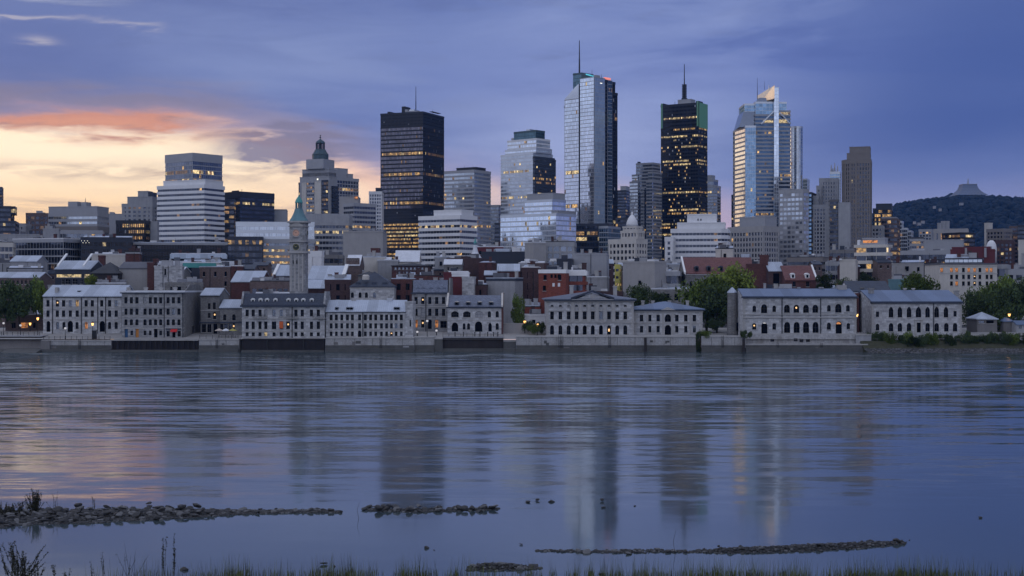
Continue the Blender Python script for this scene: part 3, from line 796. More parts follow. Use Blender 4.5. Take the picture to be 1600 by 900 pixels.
# ---------------------------------------------------------------- quay
def quay(label, p0, p1, top, mt, Y=408.0, bot=-1.5, cap='stone_trim', ledge=None, capw=.35, rib=None, dep=6.0):
    x0, x1, z1 = wx(p0, Y), wx(p1, Y), wz(top, Y)
    o = thing('quay_wall', label, 'wall', (x0, Y, 0)); w = x1 - x0
    mb = MB()
    if rib:
        n = max(2, int(w / rib)); pts = []
        for i in range(n):
            a = i * w / n; c_ = w / n; pts += [(a, 0), (a + c_ * .3, 0), (a + c_ * .42, .35), (a + c_ * .88, .35)]
        pts += [(w, 0), (w, dep), (0, dep)]; mb.prism(pts, bot, z1 - .3)
    else: mb.box(0, w, 0, dep, bot, z1 - .3)
    mb.build('wall', mt, o)
    mb = MB(); mb.box(-.02, w + .02, -.15, dep - .1, z1 - .3, z1, 0); mb.build('coping', cap, o)
    if mt in ('quay_concrete', 'concrete') and w > 8:
        RQ = random.Random(int(p0)); x = RQ.uniform(1, 4)
        while x < w - .6:
            mb = MB(); mb.box(x - .05, x + .05, -.035, -.0, bot, z1 - .32); mb.build('joint', 'quay_wet', o); x += RQ.uniform(3.5, 7)
        for i in range(max(1, int(w / 14))):
            x = RQ.uniform(1, w - 1); mb = MB()
            for s_ in (-.25, .25): mb.box(x + s_ - .04, x + s_ + .04, -.2, -.12, -.5, z1 + .3)
            for k_ in range(9): mb.box(x - .21, x + .21, -.19, -.13, .1 + k_ * .38, .16 + k_ * .38)
            mb.build('ladder', 'iron', o)
        for i in range(max(2, int(w / 5))):
            x = RQ.uniform(.3, w - 2.5); zz = RQ.uniform(.6, max(.8, z1 - 1.6)); mb = MB(); ww, hh = RQ.uniform(.6, 2.2), RQ.uniform(.3, 1.0)
            mb.box(x, x + ww, -.05 - .004 * (i % 7), .0, zz, zz + hh); mb.build('repair_patch', RQ.choice(['concrete', 'concrete_dark', 'quay_wet', 'stone_trim', 'beige']), o)
    if mt == 'quay_concrete':
        mb = MB(); mb.box(.05, w - .05, -.06, .0, bot, 1.9); mb.build('wet_band', 'quay_wet', o)
    if ledge:
        mb = MB(); mb.box(0, w, -1.0, -.01, bot, ledge); mb.build('footing', 'quay_wet', o)
    return o
quay('dark recessed quay wall at the far left under the trees', -120, 65, 524.5, 'rust_steel', 413, cap='concrete', ledge=.5)
o = quay('stained pale concrete quay wall at the left, before the long stone row', 65, 174, 531.3, 'quay_concrete', ledge=.8)
mb = MB(); mb.box(wx(65, 408) - wx(65, 408), 2.6, -.8, 0, -1.5, 3.3); mb.build('pier', 'concrete_dark', o)
o = MB(); o.xprism([(-9, -.4), (0, 1.0), (0, -1)], 0, 10); r = thing('slipway', 'low sloping concrete apron running into the water at the left', 'slipway', (wx(45, 408) - 6, 408.5, 0)); o.build('slab', 'quay_wet', r)
quay('ribbed dark steel quay wall below the four storey stone row', 174, 310, 530.6, 'rust_steel', rib=1.5, ledge=.6)
quay('stained pale quay wall below the terrace with parasols', 311, 373.5, 529.5, 'quay_concrete', ledge=.9)
o = quay('smooth dark steel quay wall below the slate mansard building', 378, 507, 529.6, 'rust_steel', ledge=.5, cap='rust_steel')
for px in (417.5, 474.5):
    mb = MB(); mb.box(wx(px, 408) - wx(378, 408) - .18, wx(px, 408) - wx(378, 408) + .18, -.3, 0, -1, wz(530, 408)); mb.build('post', 'iron', o)
quay('pale quay wall with a rough crumbled band below the row with pale dormers', 508.5, 647, 527.4, 'quay_concrete', ledge=1.0)
quay('short grey quay wall with a square drain hole', 647.3, 679, 526.2, 'quay_concrete', 409, ledge=.6)
quay('narrow dark quay buttress beside the timber faced wall', 679.2, 691.5, 528.5, 'quay_wet', 408.4)
quay('dark timber faced quay wall with a low sill, below the arched stone warehouse', 691.7, 786.5, 526.3, 'timber', 410, ledge=.9, cap='concrete')
quay('low weathered quay step between the timber wall and the concrete wall', 786.7, 806, 532.0, 'quay_wet', 408.6, ledge=1.0)
quay('long pale concrete quay wall with vertical stains, below the pedimented building', 806.3, 1087, 525.4, 'quay_concrete', 408, ledge=1.1)
quay('pale concrete quay wall below the garden and round turret', 1096, 1165, 525.2, 'quay_concrete', 408, ledge=1.2)
quay('low rough stone quay ledge below the round arched building', 1165, 1356, 537.5, 'quay_concrete', 407, ledge=1.2, dep=5)
quay('grey buttress wall with a dark opening beside the round arched building', 1337.5, 1361.5, 522.5, 'concrete', 409.5)
mb = MB(); mb.box(wx(-120, 412), wx(1362, 412), 412.2, 413, -1.6, 3.2); structure(mb.build('embankment', 'concrete_dark'))
for px, y0, label in ((1008.5, 528.5, 'dark timber mooring pile against the long concrete quay wall'), (1162, 529.5, 'dark timber mooring pile at the corner of the rough stone ledge')):
    r = thing('mooring_pile', label, 'pile', (wx(px, 406.3), 406.3, 0), 0)
    mb = MB(); mb.rod((0, 0, -2), (0, 0, wz(y0, 406.3)), .42, .4, 8); mb.build('post', 'timber', r)
    mb = MB(); mb.rod((0, 0, wz(y0, 406.3)), (0, 0, wz(y0, 406.3) + .25), .48, .3, 8); mb.build('pile_cap', 'iron', r)

# ---------------------------------------------------------------- trees
TREEV = []
def make_crown(seed, n, blobs, leaf):
    R_ = random.Random(seed); mb = MB()
    cs = [(R_.gauss(0, .42), R_.gauss(0, .42), R_.uniform(.05, 1.0), R_.uniform(.22, .42)) for _ in range(blobs)]
    cs = [c_ for c_ in cs if (c_[0] ** 2 + c_[1] ** 2) < 1.0 - (c_[2] - .4) ** 2 * .9]
    for i in range(n):
        bx, by, bz, br = R_.choice(cs)
        v = Vector((R_.gauss(0, 1), R_.gauss(0, 1), R_.gauss(0, .8))).normalized() * br * R_.uniform(.55, 1.08)
        c_ = Vector((bx, by, bz)) + v; u = Vector((R_.gauss(0, 1), R_.gauss(0, 1), R_.gauss(0, 1))).normalized(); w = u.orthogonal().normalized(); s_ = leaf * R_.uniform(.6, 1.4)
        mb.poly([tuple(c_ - u * s_), tuple(c_ + w * s_ * .7), tuple(c_ + u * s_), tuple(c_ - w * s_ * .7)])
    return mb
CROWN = {}
def crown_mesh(var, mt):
    if (var, mt) not in CROWN:
        CROWN[(var, mt)] = make_crown(var, 4200, 20, .05).mesh('crown', [mt])
    return CROWN[(var, mt)]
TRUNK = {}
def trunk_mesh(var):
    if var not in TRUNK:
        R_ = random.Random(var + 50); mb = MB(); mb.rod((0, 0, 0), (.02, 0, .45), .06, .042, 7)
        for i in range(5):
            a = R_.uniform(0, 6.28); e = (math.cos(a) * .45, math.sin(a) * .45, R_.uniform(.65, .9)); mb.rod((.02, 0, .38 + i * .015), e, .03, .01, 5)
        TRUNK[var] = mb.mesh('trunk', ['bark'])
    return TRUNK[var]
def tree(label, px, top, base, w, Y, mt, var, name='tree', group=None, cat='tree', crown0=.25):
    z0 = gz(Y) if base is None else wz(base, Y)
    hh = wz(top, Y) - z0; r = w * Y / K / 2
    o = thing(name, label, cat, (wx(px, Y), Y, z0), random.uniform(0, 6.28) , group)
    c_ = link('crown', crown_mesh(var, mt), o); c_.location = (0, 0, hh * crown0); c_.scale = (r, r, hh * (1 - crown0) / 1.2)
    k_ = link('trunk', trunk_mesh(var), o); k_.scale = (max(1.5, r * .9), max(1.5, r * .9), hh)
    return o
GT = 'trees behind the stone buildings by the river'
tree('broad dark green tree at the far left above the lit lamp', 30, 441, 514, 62, 436, 'leaf_dark', 1)
tree('lighter green tree beside the left end of the long stone row', 57, 435, 514, 46, 441, 'leaf_green', 2)
tree('dark tree cut by the left edge of the view', -6, 452, 514, 50, 432, 'leaf_dark', 3)
tree('small bright green tree before the house with the lit glass front', 143, 430, 462, 24, 488, 'leaf_bright', 4)
tree('narrow green tree beside the red brick end of the arched stone warehouse', 808, 463, 517, 24, 433, 'leaf_green', 5)
tree('dark round tree behind the right of the pedimented building', 997, 446, 490, 42, 456, 'leaf_dark', 6)
tree('low dark tree behind the annex of the pedimented building', 1034, 457, 492, 40, 452, 'leaf_dark', 1)
tree('tall bright green tree before the red brick gable', 1136, 414, 506, 84, 452, 'leaf_bright', 2)
tree('dark spreading tree left of the round turret', 1104, 434, 518, 80, 438, 'leaf_green', 3)
tree('deep green tree closest to the round turret', 1120, 446, 522, 62, 430, 'leaf_dark', 4)
tree('dark tree right of the red roof with two dormers', 1290, 428, 470, 40, 478, 'leaf_dark', 5)
tree('small dark tree beside the pale blank wall at the right', 1318, 436, 470, 30, 476, 'leaf_dark', 6)
tree('dark flat crowned tree below the banded apartment block', 1358, 428, 470, 44, 482, 'leaf_dark', 1)
tree('rounded green tree before the dark glass wall at the right', 1438, 427, 478, 58, 474, 'leaf_green', 2)
tree('green tree in front of the house with orange lit windows', 1545, 444, 517, 60, 452, 'leaf_green', 3)
tree('dark tree right of the stone building with pointed windows', 1519, 456, 517, 44, 446, 'leaf_dark', 4)
tree('wide dark tree over the small pavilion at the right', 1574, 448, 519, 62, 436, 'leaf_dark', 5)
tree('dark tree cut by the right edge of the view', 1606, 440, 519, 60, 440, 'leaf_dark', 6)
tree('tall dark tree behind the others at the right edge', 1583, 434, 510, 60, 470, 'leaf_green', 1)
def shrub(label, px, top, base, w, Y, mt='leaf_dark', var=1, group=None): return tree(label, px, top, base, w, Y, mt, var, 'shrub', group, 'shrub', .02)
shrub('rounded dark shrub beside the lit garden lamp', 826, 501, 518, 20, 424, 'leaf_dark', 2)
shrub('low green shrub in the garden left of the pedimented building', 835, 507, 520, 22, 420, 'leaf_green', 3)
shrub('small dark shrub by the second garden lamp', 845, 503, 519, 15, 423, 'leaf_dark', 4)
shrub('leafy bush hanging over the gap in the quay wall', 1091, 519, 550, 13, 408.5, 'leaf_dark', 5)
shrub('bush spilling over the top of the gap in the quay wall', 1101, 517, 528, 24, 409.5, 'leaf_green', 6)
shrub('round shrub at the left corner of the round arched building', 1161, 516, 528, 13, 407.5, 'leaf_dark', 1)
shrub('small round shrub second from the corner of the round arched building', 1172, 518, 528, 9, 407.8, 'leaf_dark', 2)
shrub('low dark hedge behind the garden wall left of the turret', 1115, 500, 514, 30, 428, 'leaf_dark', 3)
for i in range(24):
    px = 1364 + i * 10.4 + random.uniform(-4, 4)
    shrub('bushy growth on the bank between the stone shore and the buildings at the right', px, random.uniform(518, 526), random.uniform(538, 543), random.uniform(16, 30), random.uniform(407, 412), random.choice(['leaf_dark', 'leaf_dark', 'leaf_green']), 1 + i % 6, 'bushes on the right bank')
# stony shore at the right, sloping bank above it
mb = MB(); x0, x1 = wx(1350, 405), wx(1760, 405)
mb.xprism([(398.5, -.5), (404.5, 1.0), (410, 3.3), (412, -.5)], x0, x1); structure(mb.build('bank', 'bank'))
def pebble(mb, x, y, z, r, mi=0):
    k = len(mb.v); n = 5; a0 = random.random() * 6
    for q, zz in ((1, 0), (.75, .55)):
        for i in range(n):
            a = a0 + 2 * math.pi * i / n; rr = r * q * random.uniform(.8, 1.25); mb.v.append((x + rr * math.cos(a), y + rr * math.sin(a), z + r * (zz - .25)))
    for i in range(n):
        j = (i + 1) % n; mb.f.append((k + i, k + j, k + n + j, k + n + i)); mb.m.append(mi)
    mb.f.append(tuple(range(k + n, k + 2 * n))); mb.m.append(mi)
mb = MB()
for i in range(4200):
    u = random.random(); x = random.uniform(x0, x1 - 10); y = 398.4 + u * 6.5; pebble(mb, x, y, -.3 + u * 1.4, random.uniform(.12, .38), 0 if random.random() < .6 else 1)
o = mb.build('shore_stones', ['rock', 'rock_pale'], None, 'stuff'); o['label'] = 'grey stones along the right shore'

# ---------------------------------------------------------------- tall buildings, left to right
BLACK = S(fl=3.9, cw=1.5, pw=.34, sh=1.9, pd=.28, sd=.1, wall='black_metal', glass='glass_black', lit=.04, row=.3, run=.95, top=2.0, roof='roof_tar', blind=.03)
WHITEB = S(fl=4.0, cw=2.2, pw=.14, sh=2.1, pd=.04, sd=.35, wall='white_panel', glass='glass_dark', lit=.03, row=.06, run=.6, top=2.2, roof='roof_pale')
SILV = S(fl=3.7, cw=1.6, pw=.13, sh=1.3, pd=.1, sd=.07, wall='silver_metal', glass='glass_pale', lit=.02, row=.07, run=.7, top=1.6, core='glass_mid')
GREYB = S(fl=3.7, cw=2.0, pw=.2, sh=1.3, pd=.1, sd=.2, wall='grey_panel', glass='glass_mid', lit=.05, row=.08, top=2.0)
GRID = S(fl=3.6, cw=3.0, pw=1.15, sh=1.5, pd=.3, sd=.22, wall='beige', glass='glass_dark', lit=.05, row=.02, top=2.4)
BROWN = S(fl=3.6, cw=3.1, pw=1.2, sh=1.3, pd=.45, sd=.3, wall='concrete_brown', glass='glass_dark', lit=.035, row=.01, top=3.0, core='concrete_brown')
DARKC = S(fl=3.8, cw=1.8, pw=.14, sh=1.6, pd=.1, sd=.07, wall='dark_panel', glass='glass_dark', lit=.05, row=.12, top=1.6)
BLUEC = S(fl=3.8, cw=1.7, pw=.12, sh=.9, pd=.1, sd=.07, wall='silver_metal', glass='glass_blue', lit=.02, row=.06, top=1.5, core='glass_mid')
def v(base, **k): d = dict(base); d.update(k); return d

b = T('slim dark tower cut by the left edge of the view', -22, 3.5, 4.5, 292, 1250, v(DARKC, row=.2), depth=20)
b = Bld('dark rounded glass block with a lit corner balcony, at the left edge', -28, 24, 28, 850, name='office_block', depth=26)
b.tier(0, .86, 0, 1, 322, v(DARKC, row=.05)); b.tier(.86, 1, 0, 1, 345, v(DARKC, row=.1)); b.tier(.72, .98, .1, .6, 322, v(DARKC, row=.9, lits=('lit_gold',) * 3, pw=.3), yb=335)
T('low pale block just right of the rounded glass block', 28, 40, 42, 349, 900, v(GRID, wall='concrete', cw=2), depth=20, name='office_block')
T('brown office block with square windows at the left', 41, 76, 77, 333, 930, v(GRID, wall='brick_brown', cw=3.4, pw=1.0, fl=4.2, sh=1.7), depth=26, units=2, name='office_block')
b = Bld('wide grey office block with set back roof boxes at the left', 76, 152, 170, 880, name='office_block', ratio=.5)
b.tier(0, 1, 0, 1, 333, v(GREYB, wall='grey_panel', sh=2.0, fl=4.8, glass='glass_silver', lit=.06), yb=354); b.tier(0, 1, 0, 1, 353.5, v(GREYB, wall='concrete_brown', fl=4.4, glass='glass_mid', lit=.05, top=3.4))
b.tier(.0, 1, 0, 1, 322, plain('grey_panel'), yb=333.2); b.box('roof_unit', 'grey_panel', .35, .54, .2, .6, 314, 323); b.box('roof_unit', 'concrete', .62, .73, .2, .6, 315, 323); b.mast(.66, .4, 316, 308, .25)
T('small grey block with a white roof ball behind the gold lit glass block', 168, 190, 192, 334, 1000, plain('grey_panel'), depth=20, name='office_block', ph=[(.1, .4, .2, .7, 331, plain('grey_panel'))])
b = Bld('stepped concrete block left of the white banded tower', 191, 238, 247, 960, name='office_block', ratio=.5)
b.tier(0, 1, 0, 1, 318, v(GRID, wall='concrete', cw=4, pw=2.2, sh=1.9, lit=.12)); b.tier(.17, 1, 0, 1, 307, plain('concrete'), yb=318.2); b.tier(.5, .84, .1, .9, 298, plain('concrete'), yb=307.2); b.box('roof_unit', 'dark_panel', .84, .98, .1, .9, 300, 308)
T('dark glass block with rows of golden lit floors, below the stepped concrete block', 182, 226, 234, 344, 760, v(BLACK, row=.75, lit=.15, run=.9, cw=1.3, fl=4.2), ratio=.5, name='office_block')
T('narrow concrete stair block beside the gold lit glass block', 229, 246, 247, 346, 770, plain('concrete'), depth=15, name='office_block')
# white banded tower with the grey glass block over it
b = Bld('white tower with dark ribbon windows and a grey glass block on top', 246.5, 319, 350, 840, ratio=.55)
b.tier(0, 1, 0, 1, 288, v(WHITEB, lit=.06)); b.tier(.1, 1, .05, .95, 280, plain('white_panel', 'roof_pale'), yb=288.2)
T('grey glass tower with a chamfered crown behind the white banded tower', 258.5, 301, 347, 238.5, 905, v(GREYB, glass='glass_mid', wall='grey_panel', lit=.05, row=.14, sh=.7, top=5.5), ratio=.9)
T('low pale wing left of the white banded tower', 249, 259, 260, 293, 870, plain('white_panel', 'roof_pale'), depth=14, name='office_block')
b = T('dark glass office block with a pale left bay', 349, 375, 428.5, 299, 930, v(DARKC, row=.22, top=4, cw=2.4), ratio=1.6, name='office_block')
b.box('roof_unit', 'iron', .3, .7, .1, .12, 296.5, 299.4); b.mast(.9, .1, 300, 295, .2)
T('slim glass stair tower with a yellow lit top window', 350, 366, 367, 311, 880, v(DARKC, row=.2, cw=3, lit=.2), depth=14, name='office_block')
T('pale blank wall block right of the dark glass office block', 412, 448, 449, 327, 960, plain('grey_panel', 'roof_pale'), depth=24, name='office_block', ph=[(-.02, .15, -.02, .5, 334, plain('white_panel'))])
b = Bld('long silver banded building with lit lower floors behind the clock tower', 358, 491, 492, 640, name='office_block', depth=30)
b.tier(.08, 1, 0, 1, 347, v(GREYB, wall='silver_metal', glass='glass_silver', sh=1.9, row=.3, fl=3.6, cw=1.3, pw=.1, sd=.06, pd=.05, top=2.2), yb=375)
b.tier(.06, 1, -.08, 1, 374, v(GREYB, wall='grey_panel', glass='glass_mid', sh=2.1, row=.75, run=.85, fl=3.6, cw=1.4, sd=.2, pw=.12)); b.tier(0, .4, -.25, .3, 371, v(DARKC, sh=1.2, row=.1))
# the crowned tower
b = Bld('stone coloured tower with a stepped crown and copper cupola', 468.5, 514, 527, 1000, ratio=.45)
st = v(GRID, wall='beige', lit=.0, fl=0, top=1)
b.tier(0, 1, 0, 1, 275, plain('concrete')); b.tier(.07, .98, .05, 1, 263, plain('concrete'), yb=275.2); b.tier(.07, .98, .05, .95, 268, plain('concrete'), yb=275)
b.tier(.24, .5, -.02, .3, 281, v(DARKC, row=.6, lit=.25, fl=3.6, cw=2, wall='grey_panel')); b.tier(.76, .97, -.02, .3, 281, v(DARKC, row=.35, cw=2.2, lit=.2))
b.tier(.08, .235, -.05, .2, 284, plain('beige_pale')); b.tier(.52, .74, -.05, .2, 283, plain('beige_pale')); b.tier(-.1, 0, .2, .8, 283, v(DARKC, wall='brick_brown', row=.4, cw=2))
b.tier(.99, 1.06, .3, .9, 290, v(DARKC, cw=2))
b.box('lamp', 'white_glow', .6, .64, -.035, -.02, 278.5, 280.5)
cx, cy = .56 * b.a, .5 * b.b
mb = MB(); m_ = b.m; mb.loft(cx, cy, [(m_(16), b.z(263.2)), (m_(16), b.z(248))], 4); mb.build('crown_base', 'grey_panel', b.o)
mb = MB(); mb.loft(cx, cy, [(m_(13), b.z(248)), (m_(13), b.z(240.5)), (m_(13.4), b.z(240)), (m_(10.5), b.z(236)), (m_(8.2), b.z(231.5))], 8, 0, math.pi / 8); mb.build('drum', 'copper_dark', b.o)
for i in range(8):
    a = math.pi / 8 + i * math.pi / 4; mb = MB(); mb.rod((cx + m_(6.6) * math.cos(a), cy + m_(6.6) * math.sin(a), b.z(232)), (cx + m_(6.6) * math.cos(a), cy + m_(6.6) * math.sin(a), b.z(221.5)), m_(.75)); mb.build('column', 'dark_panel', b.o)
mb = MB(); mb.rod((cx, cy, b.z(232)), (cx, cy, b.z(221.5)), m_(2.6), n=8); mb.build('lantern_core', 'dark_panel', b.o)
mb = MB(); mb.loft(cx, cy, [(m_(7.6), b.z(222)), (m_(7.6), b.z(220.8)), (m_(6), b.z(218.5)), (m_(2), b.z(216)), (m_(.8), b.z(215))], 8, 0, math.pi / 8); mb.build('cupola', 'copper_dark', b.o)
mb = MB(); mb.rod((cx, cy, b.z(216)), (cx, cy, b.z(209)), m_(.55), m_(.3)); mb.loft(cx, cy, [(m_(.6), b.z(213.5)), (m_(1.9), b.z(212.6)), (m_(.6), b.z(211.6))], 6); mb.loft(cx, cy, [(m_(.3), b.z(210.2)), (m_(1.4), b.z(209.4)), (m_(.3), b.z(208.6))], 6); mb.build('finial', 'iron', b.o)
b = T('grey slab with a grid of pale window frames right of the crowned tower', 513, 526, 560, 277, 1080, v(GRID, wall='grey_panel', glass='glass_dark', cw=3.4, pw=.6, sh=.9, fl=3.6, lit=.01), ratio=2.2, ph=[(-.3, .9, .05, .55, 262, v(PLAIN, wall='grey_panel')), (.2, 1, .5, .75, 270, v(PLAIN, wall='grey_panel'))])
b = T('flat topped concrete parking block with a dark band right of the clock tower', 478, 545, 549, 334, 720, v(GREYB, wall='concrete', glass='glass_dark', row=.25, fl=3.6, sh=1.6, top=6), depth=30, name='office_block')
T('beige low roof block with an orange lamp glow', 530, 560, 562, 307, 900, plain('beige'), depth=20, name='office_block', ph=[(.8, .97, -.03, .1, 309, v(PLAIN, wall='lit_orange'))])
T('pale banded office block left of the black tower', 537, 553, 587, 317, 820, v(GREYB, wall='grey_panel', sh=1.7, cw=2.4, glass='glass_dark', sd=.3, lit=.01), ratio=1.5, name='office_block')
T('narrow pale slab tucked against the black tower', 577, 596, 597, 299, 1100, v(GRID, wall='white_panel', cw=2.4, pw=.8, sh=1.2, lit=.02), depth=30, ph=[(.5, 1, .1, .6, 293, plain('dark_panel'))])
b = T('blank beige stone office block below the pale banded block', 536, 598, 602, 361, 640, plain('beige', 'roof_pale'), depth=30, name='office_block', units=2)
# black tower
b = Bld('massive black tower with rows of lit floors', 595, 661, 693.5, 1150, ratio=1.0)
b.tier(0, 1, 0, 1, 345, v(BLACK, glass='glass_bronze', row=.9, lit=.2, lits=('lit_gold', 'lit_warm', 'lit_warm'))); b.tier(.01, .99, .01, .99, 327, v(BLACK, sh=3.8, lit=0, row=0, pd=.1), yb=345.2); b.tier(0, 1, 0, 1, 197, v(BLACK, top=.5, glass='glass_bronze', sh=1.5, fl=4.4), yb=327.2)
b.tier(0, 1, 0, 1, 174, v(BLACK, lit=0, row=0, sh=3.7, sd=.15, top=1.5), yb=197.2)
for q in ((.08, .14, 170, 'iron'), (.42, .5, 163, 'iron'), (.5, .56, 168, 'grey_panel'), (.45, .8, 171, 'grey_panel'), (.6, .72, 168.5, 'silver_metal')): b.box('roof_unit', q[3], q[0], q[1], .15, .4, q[2], 174.5)
b.mast(.68, .3, 172, 131, .45); b.mast(.98, .5, 174, 166, .15); b.box('roof_frame', 'iron', .9, .98, .5, .9, 169.5, 170.2)
# white banded pair
b = T('white banded office block in front of the black tower', 655, 718.5, 744.5, 336, 760, v(WHITEB, lit=.07, row=.08), ratio=.6, ph=[(.32, 1.0, .1, .8, 327, plain('white_panel', 'roof_pale'))])
b.mast(.3, .2, 336, 331, .15)
b = T('grey glass office tower right of the black tower', 694.5, 741, 766.5, 265, 1000, v(GREYB, wall='grey_panel', glass='glass_silver', sh=1.5, lit=.05, row=.12, sd=.2), ratio=.8, ph=[(.35, 1.0, .1, .7, 260.5, v(PLAIN, wall='black_metal', roof='roof_tar'))])
b.mast(.5, .3, 261, 256, .12); b.mast(.8, .3, 261, 258, .12)
T('narrow grey slab between the grey glass tower and the stepped glass tower', 766, 779, 783, 320, 1150, v(GREYB, wall='grey_panel', lit=.03), depth=22)
T('dark strip block with a column of lit windows in the gap', 773, 781, 784, 348, 950, v(DARKC, lit=.3, row=.3, cw=3), depth=18, name='office_block')
# stepped pale glass tower
b = Bld('stepped pale glass tower with a blue green crown', 782.5, 836, 870, 1080, ratio=.75)
b.tier(0, .94, 0, .9, 238, v(SILV, glass='glass_silver', lit=.04, row=.1)); b.tier(.94, 1, .0, .9, 244, v(DARKC)); b.tier(.1, .97, .35, 1, 246, v(DARKC, row=.15)); b.tier(-.03, .02, .3, .9, 246, v(DARKC))
b.tier(.08, .98, .08, .8, 230, v(SILV, row=.4), yb=238.2); b.tier(.12, .96, .12, .75, 215, v(SILV, lit=.02, wall='white_panel'), yb=230.2)
b.tier(.26, .9, .2, .6, 201.5, v(SILV, glass='glass_teal', lit=0, row=0, wall='teal_panel', sh=.3), yb=215.2); b.box('roof_unit', 'silver_metal', .55, .66, .3, .5, 198.5, 202); b.box('roof_unit', 'grey_panel', .18, .26, .2, .5, 211, 215.5)
b = T('low wide silver glass office block before the stepped glass tower', 782, 869, 900, 333, 800, v(SILV, glass='glass_pale', lit=.06, row=.15, sh=1.0), ratio=.5, name='office_block', ph=[(.88, 1.0, .1, 1, 328, plain('grey_panel', 'roof_pale'))])
T('glass roof pavilion catching a peach reflection, over the silver office block', 820, 863, 884, 311, 850, v(SILV, glass='glass_pale', lit=.02, fl=4, cw=3), ratio=.6, name='office_block', ph=[(.05, 1, .05, .95, 301, plain('grey_panel', 'roof_pale'))])
# tall glass tower
b = Bld('tallest pale glass tower with dark vertical grooves and a wedge crest', 881, 928.5, 965, 1120, ratio=.85)
PG = v(SILV, glass='glass_pale', fl=4.0, cw=1.7, pw=.12, sh=.5, lit=.01, row=.05, run=.7, wall='grey_panel', top=.6)
P2 = v(PG, glass='glass_blue', sd=.04)
b.tier(0, .47, .03, .5, 150, PG); b.tier(.54, .985, 0, .46, 119.5, PG); b.tier(.985, 1.0, .015, .455, 119.7, v(PG, glass='glass_side_pale', row=.04)); b.tier(.47, .54, .05, .5, 131, v(BLACK, pw=0, sd=.02, lit=.0, row=0))
b.tier(.9, 1.0, .46, .5, 122, v(BLACK, lit=0, row=0, pw=0)) ; b.tier(.9, 1.0, .5, .56, 122, v(BLACK, lit=0, row=0, pw=0)); b.tier(.9, 1.005, .56, .76, 121.5, v(P2, glass='glass_teal', sh=.5))
b.tier(.9, .99, .76, 1, 140, v(BLACK, row=.06, lit=.01, sh=.6)); b.tier(.9, .975, .76, .92, 123, v(BLACK, row=0, lit=0), yb=140.2)
mb = MB(); x0, x1 = 0, .47 * b.a; d0, d1 = .03 * b.b, .5 * b.b
mb.yprism([(x0, b.z(150)), (x1, b.z(150)), (x1, b.z(127)), (x1 * .75, b.z(131.5)), (x1 * .4, b.z(139.5)), (x0, b.z(148.5))], d0, d1); mb.build('sloped_shoulder', 'glass_silver', b.o)
b.tier(-.085, .2, .5, 1, 104.5, v(DARKC, glass='glass_teal', wall='teal_panel', lit=0, row=0, sh=.4)); b.tier(-.07, .0, .12, .5, 158, v(BLACK, lit=.04, row=0))
mb = MB(); y0, y1 = .5 * b.b, .58 * b.b
mb.yprism([(.2 * b.a, b.z(125)), (.98 * b.a, b.z(125)), (.98 * b.a, b.z(121)), (.2 * b.a, b.z(104.8))], y0, y1); mb.build('wedge_crest', 'teal_panel', b.o)
def strip(nm, mt, fa, ya, fb, yb_):
    mb = MB(); mb.rod((fa * b.a, y0 - .4, b.z(ya) - .2), (fb * b.a, y0 - .4, b.z(yb_) - .2), .55); mb.build(nm, mt, b.o)
strip('light_strip', 'cyan_glow', .36, 108.3, .6, 113); strip('light_strip', 'pink_glow', .63, 113.5, .88, 119)
b.box('light_strip', 'green_glow', -.085, .0, .495, .5, 103.9, 104.4)
b.tier(.92, .97, .5, .74, 117.5, v(PLAIN, wall='pink_glow', top=.4), yb=121.6)
b.box('floodlight', 'white_glow', 1.0, 1.006, .25, .33, 128, 129); b.box('roof_unit', 'grey_panel', .9, .96, .1, .3, 116, 120); b.mast(.93, .4, 119, 113, .2); b.mast(.62, .4, 119, 103.5, .2)
b.mast(-.03, .7, 105, 50, .72)
T('dark glass podium with golden lit floors under the tallest tower', 896, 951, 957, 349, 900, v(DARKC, row=.35, cw=2, fl=4.6), depth=30, name='office_block')
T('pale glass annex beside the golden lit podium', 936, 950, 956, 353, 880, v(BLUEC, lit=.06), depth=20, name='office_block')
T('thin dark tower behind the right of the tallest tower', 965, 978, 981, 297, 1350, v(DARKC, lit=.12, row=.1), depth=24, ph=[(.2, .9, .2, .8, 290, plain('grey_panel'))])
T('low dark block behind the domed stone building', 962, 980, 982, 340, 1000, v(DARKC, lit=.1), depth=20, name='office_block')
# stepped glass tower by the dark tower
b = Bld('stepped grey glass tower between the tallest tower and the black gold lit tower', 984, 1019, 1034, 1180, ratio=.75)
G2 = v(SILV, glass='glass_silver', lit=.03, row=.03, sh=1.4, wall='grey_panel')
b.tier(0, .36, 0, 1, 282, G2); b.tier(.36, .5, .08, 1, 300, v(DARKC, lit=.08)); b.tier(.5, .62, 0, .3, 292, G2); b.tier(.62, .74, .08, 1, 296, v(DARKC, lit=.08)); b.tier(.74, 1, 0, 1, 282, v(G2, glass='glass_pale'))
b.tier(.08, .34, .05, 1, 271, G2, yb=282.2); b.tier(.8, 1, .05, 1, 268, v(G2, glass='glass_pale'), yb=282.2); b.tier(.24, .98, .1, .9, 253.5, v(G2, glass='glass_mid', wall='grey_panel', row=0)); b.box('roof_unit', 'dark_panel', .3, .36, .1, .3, 251, 254)
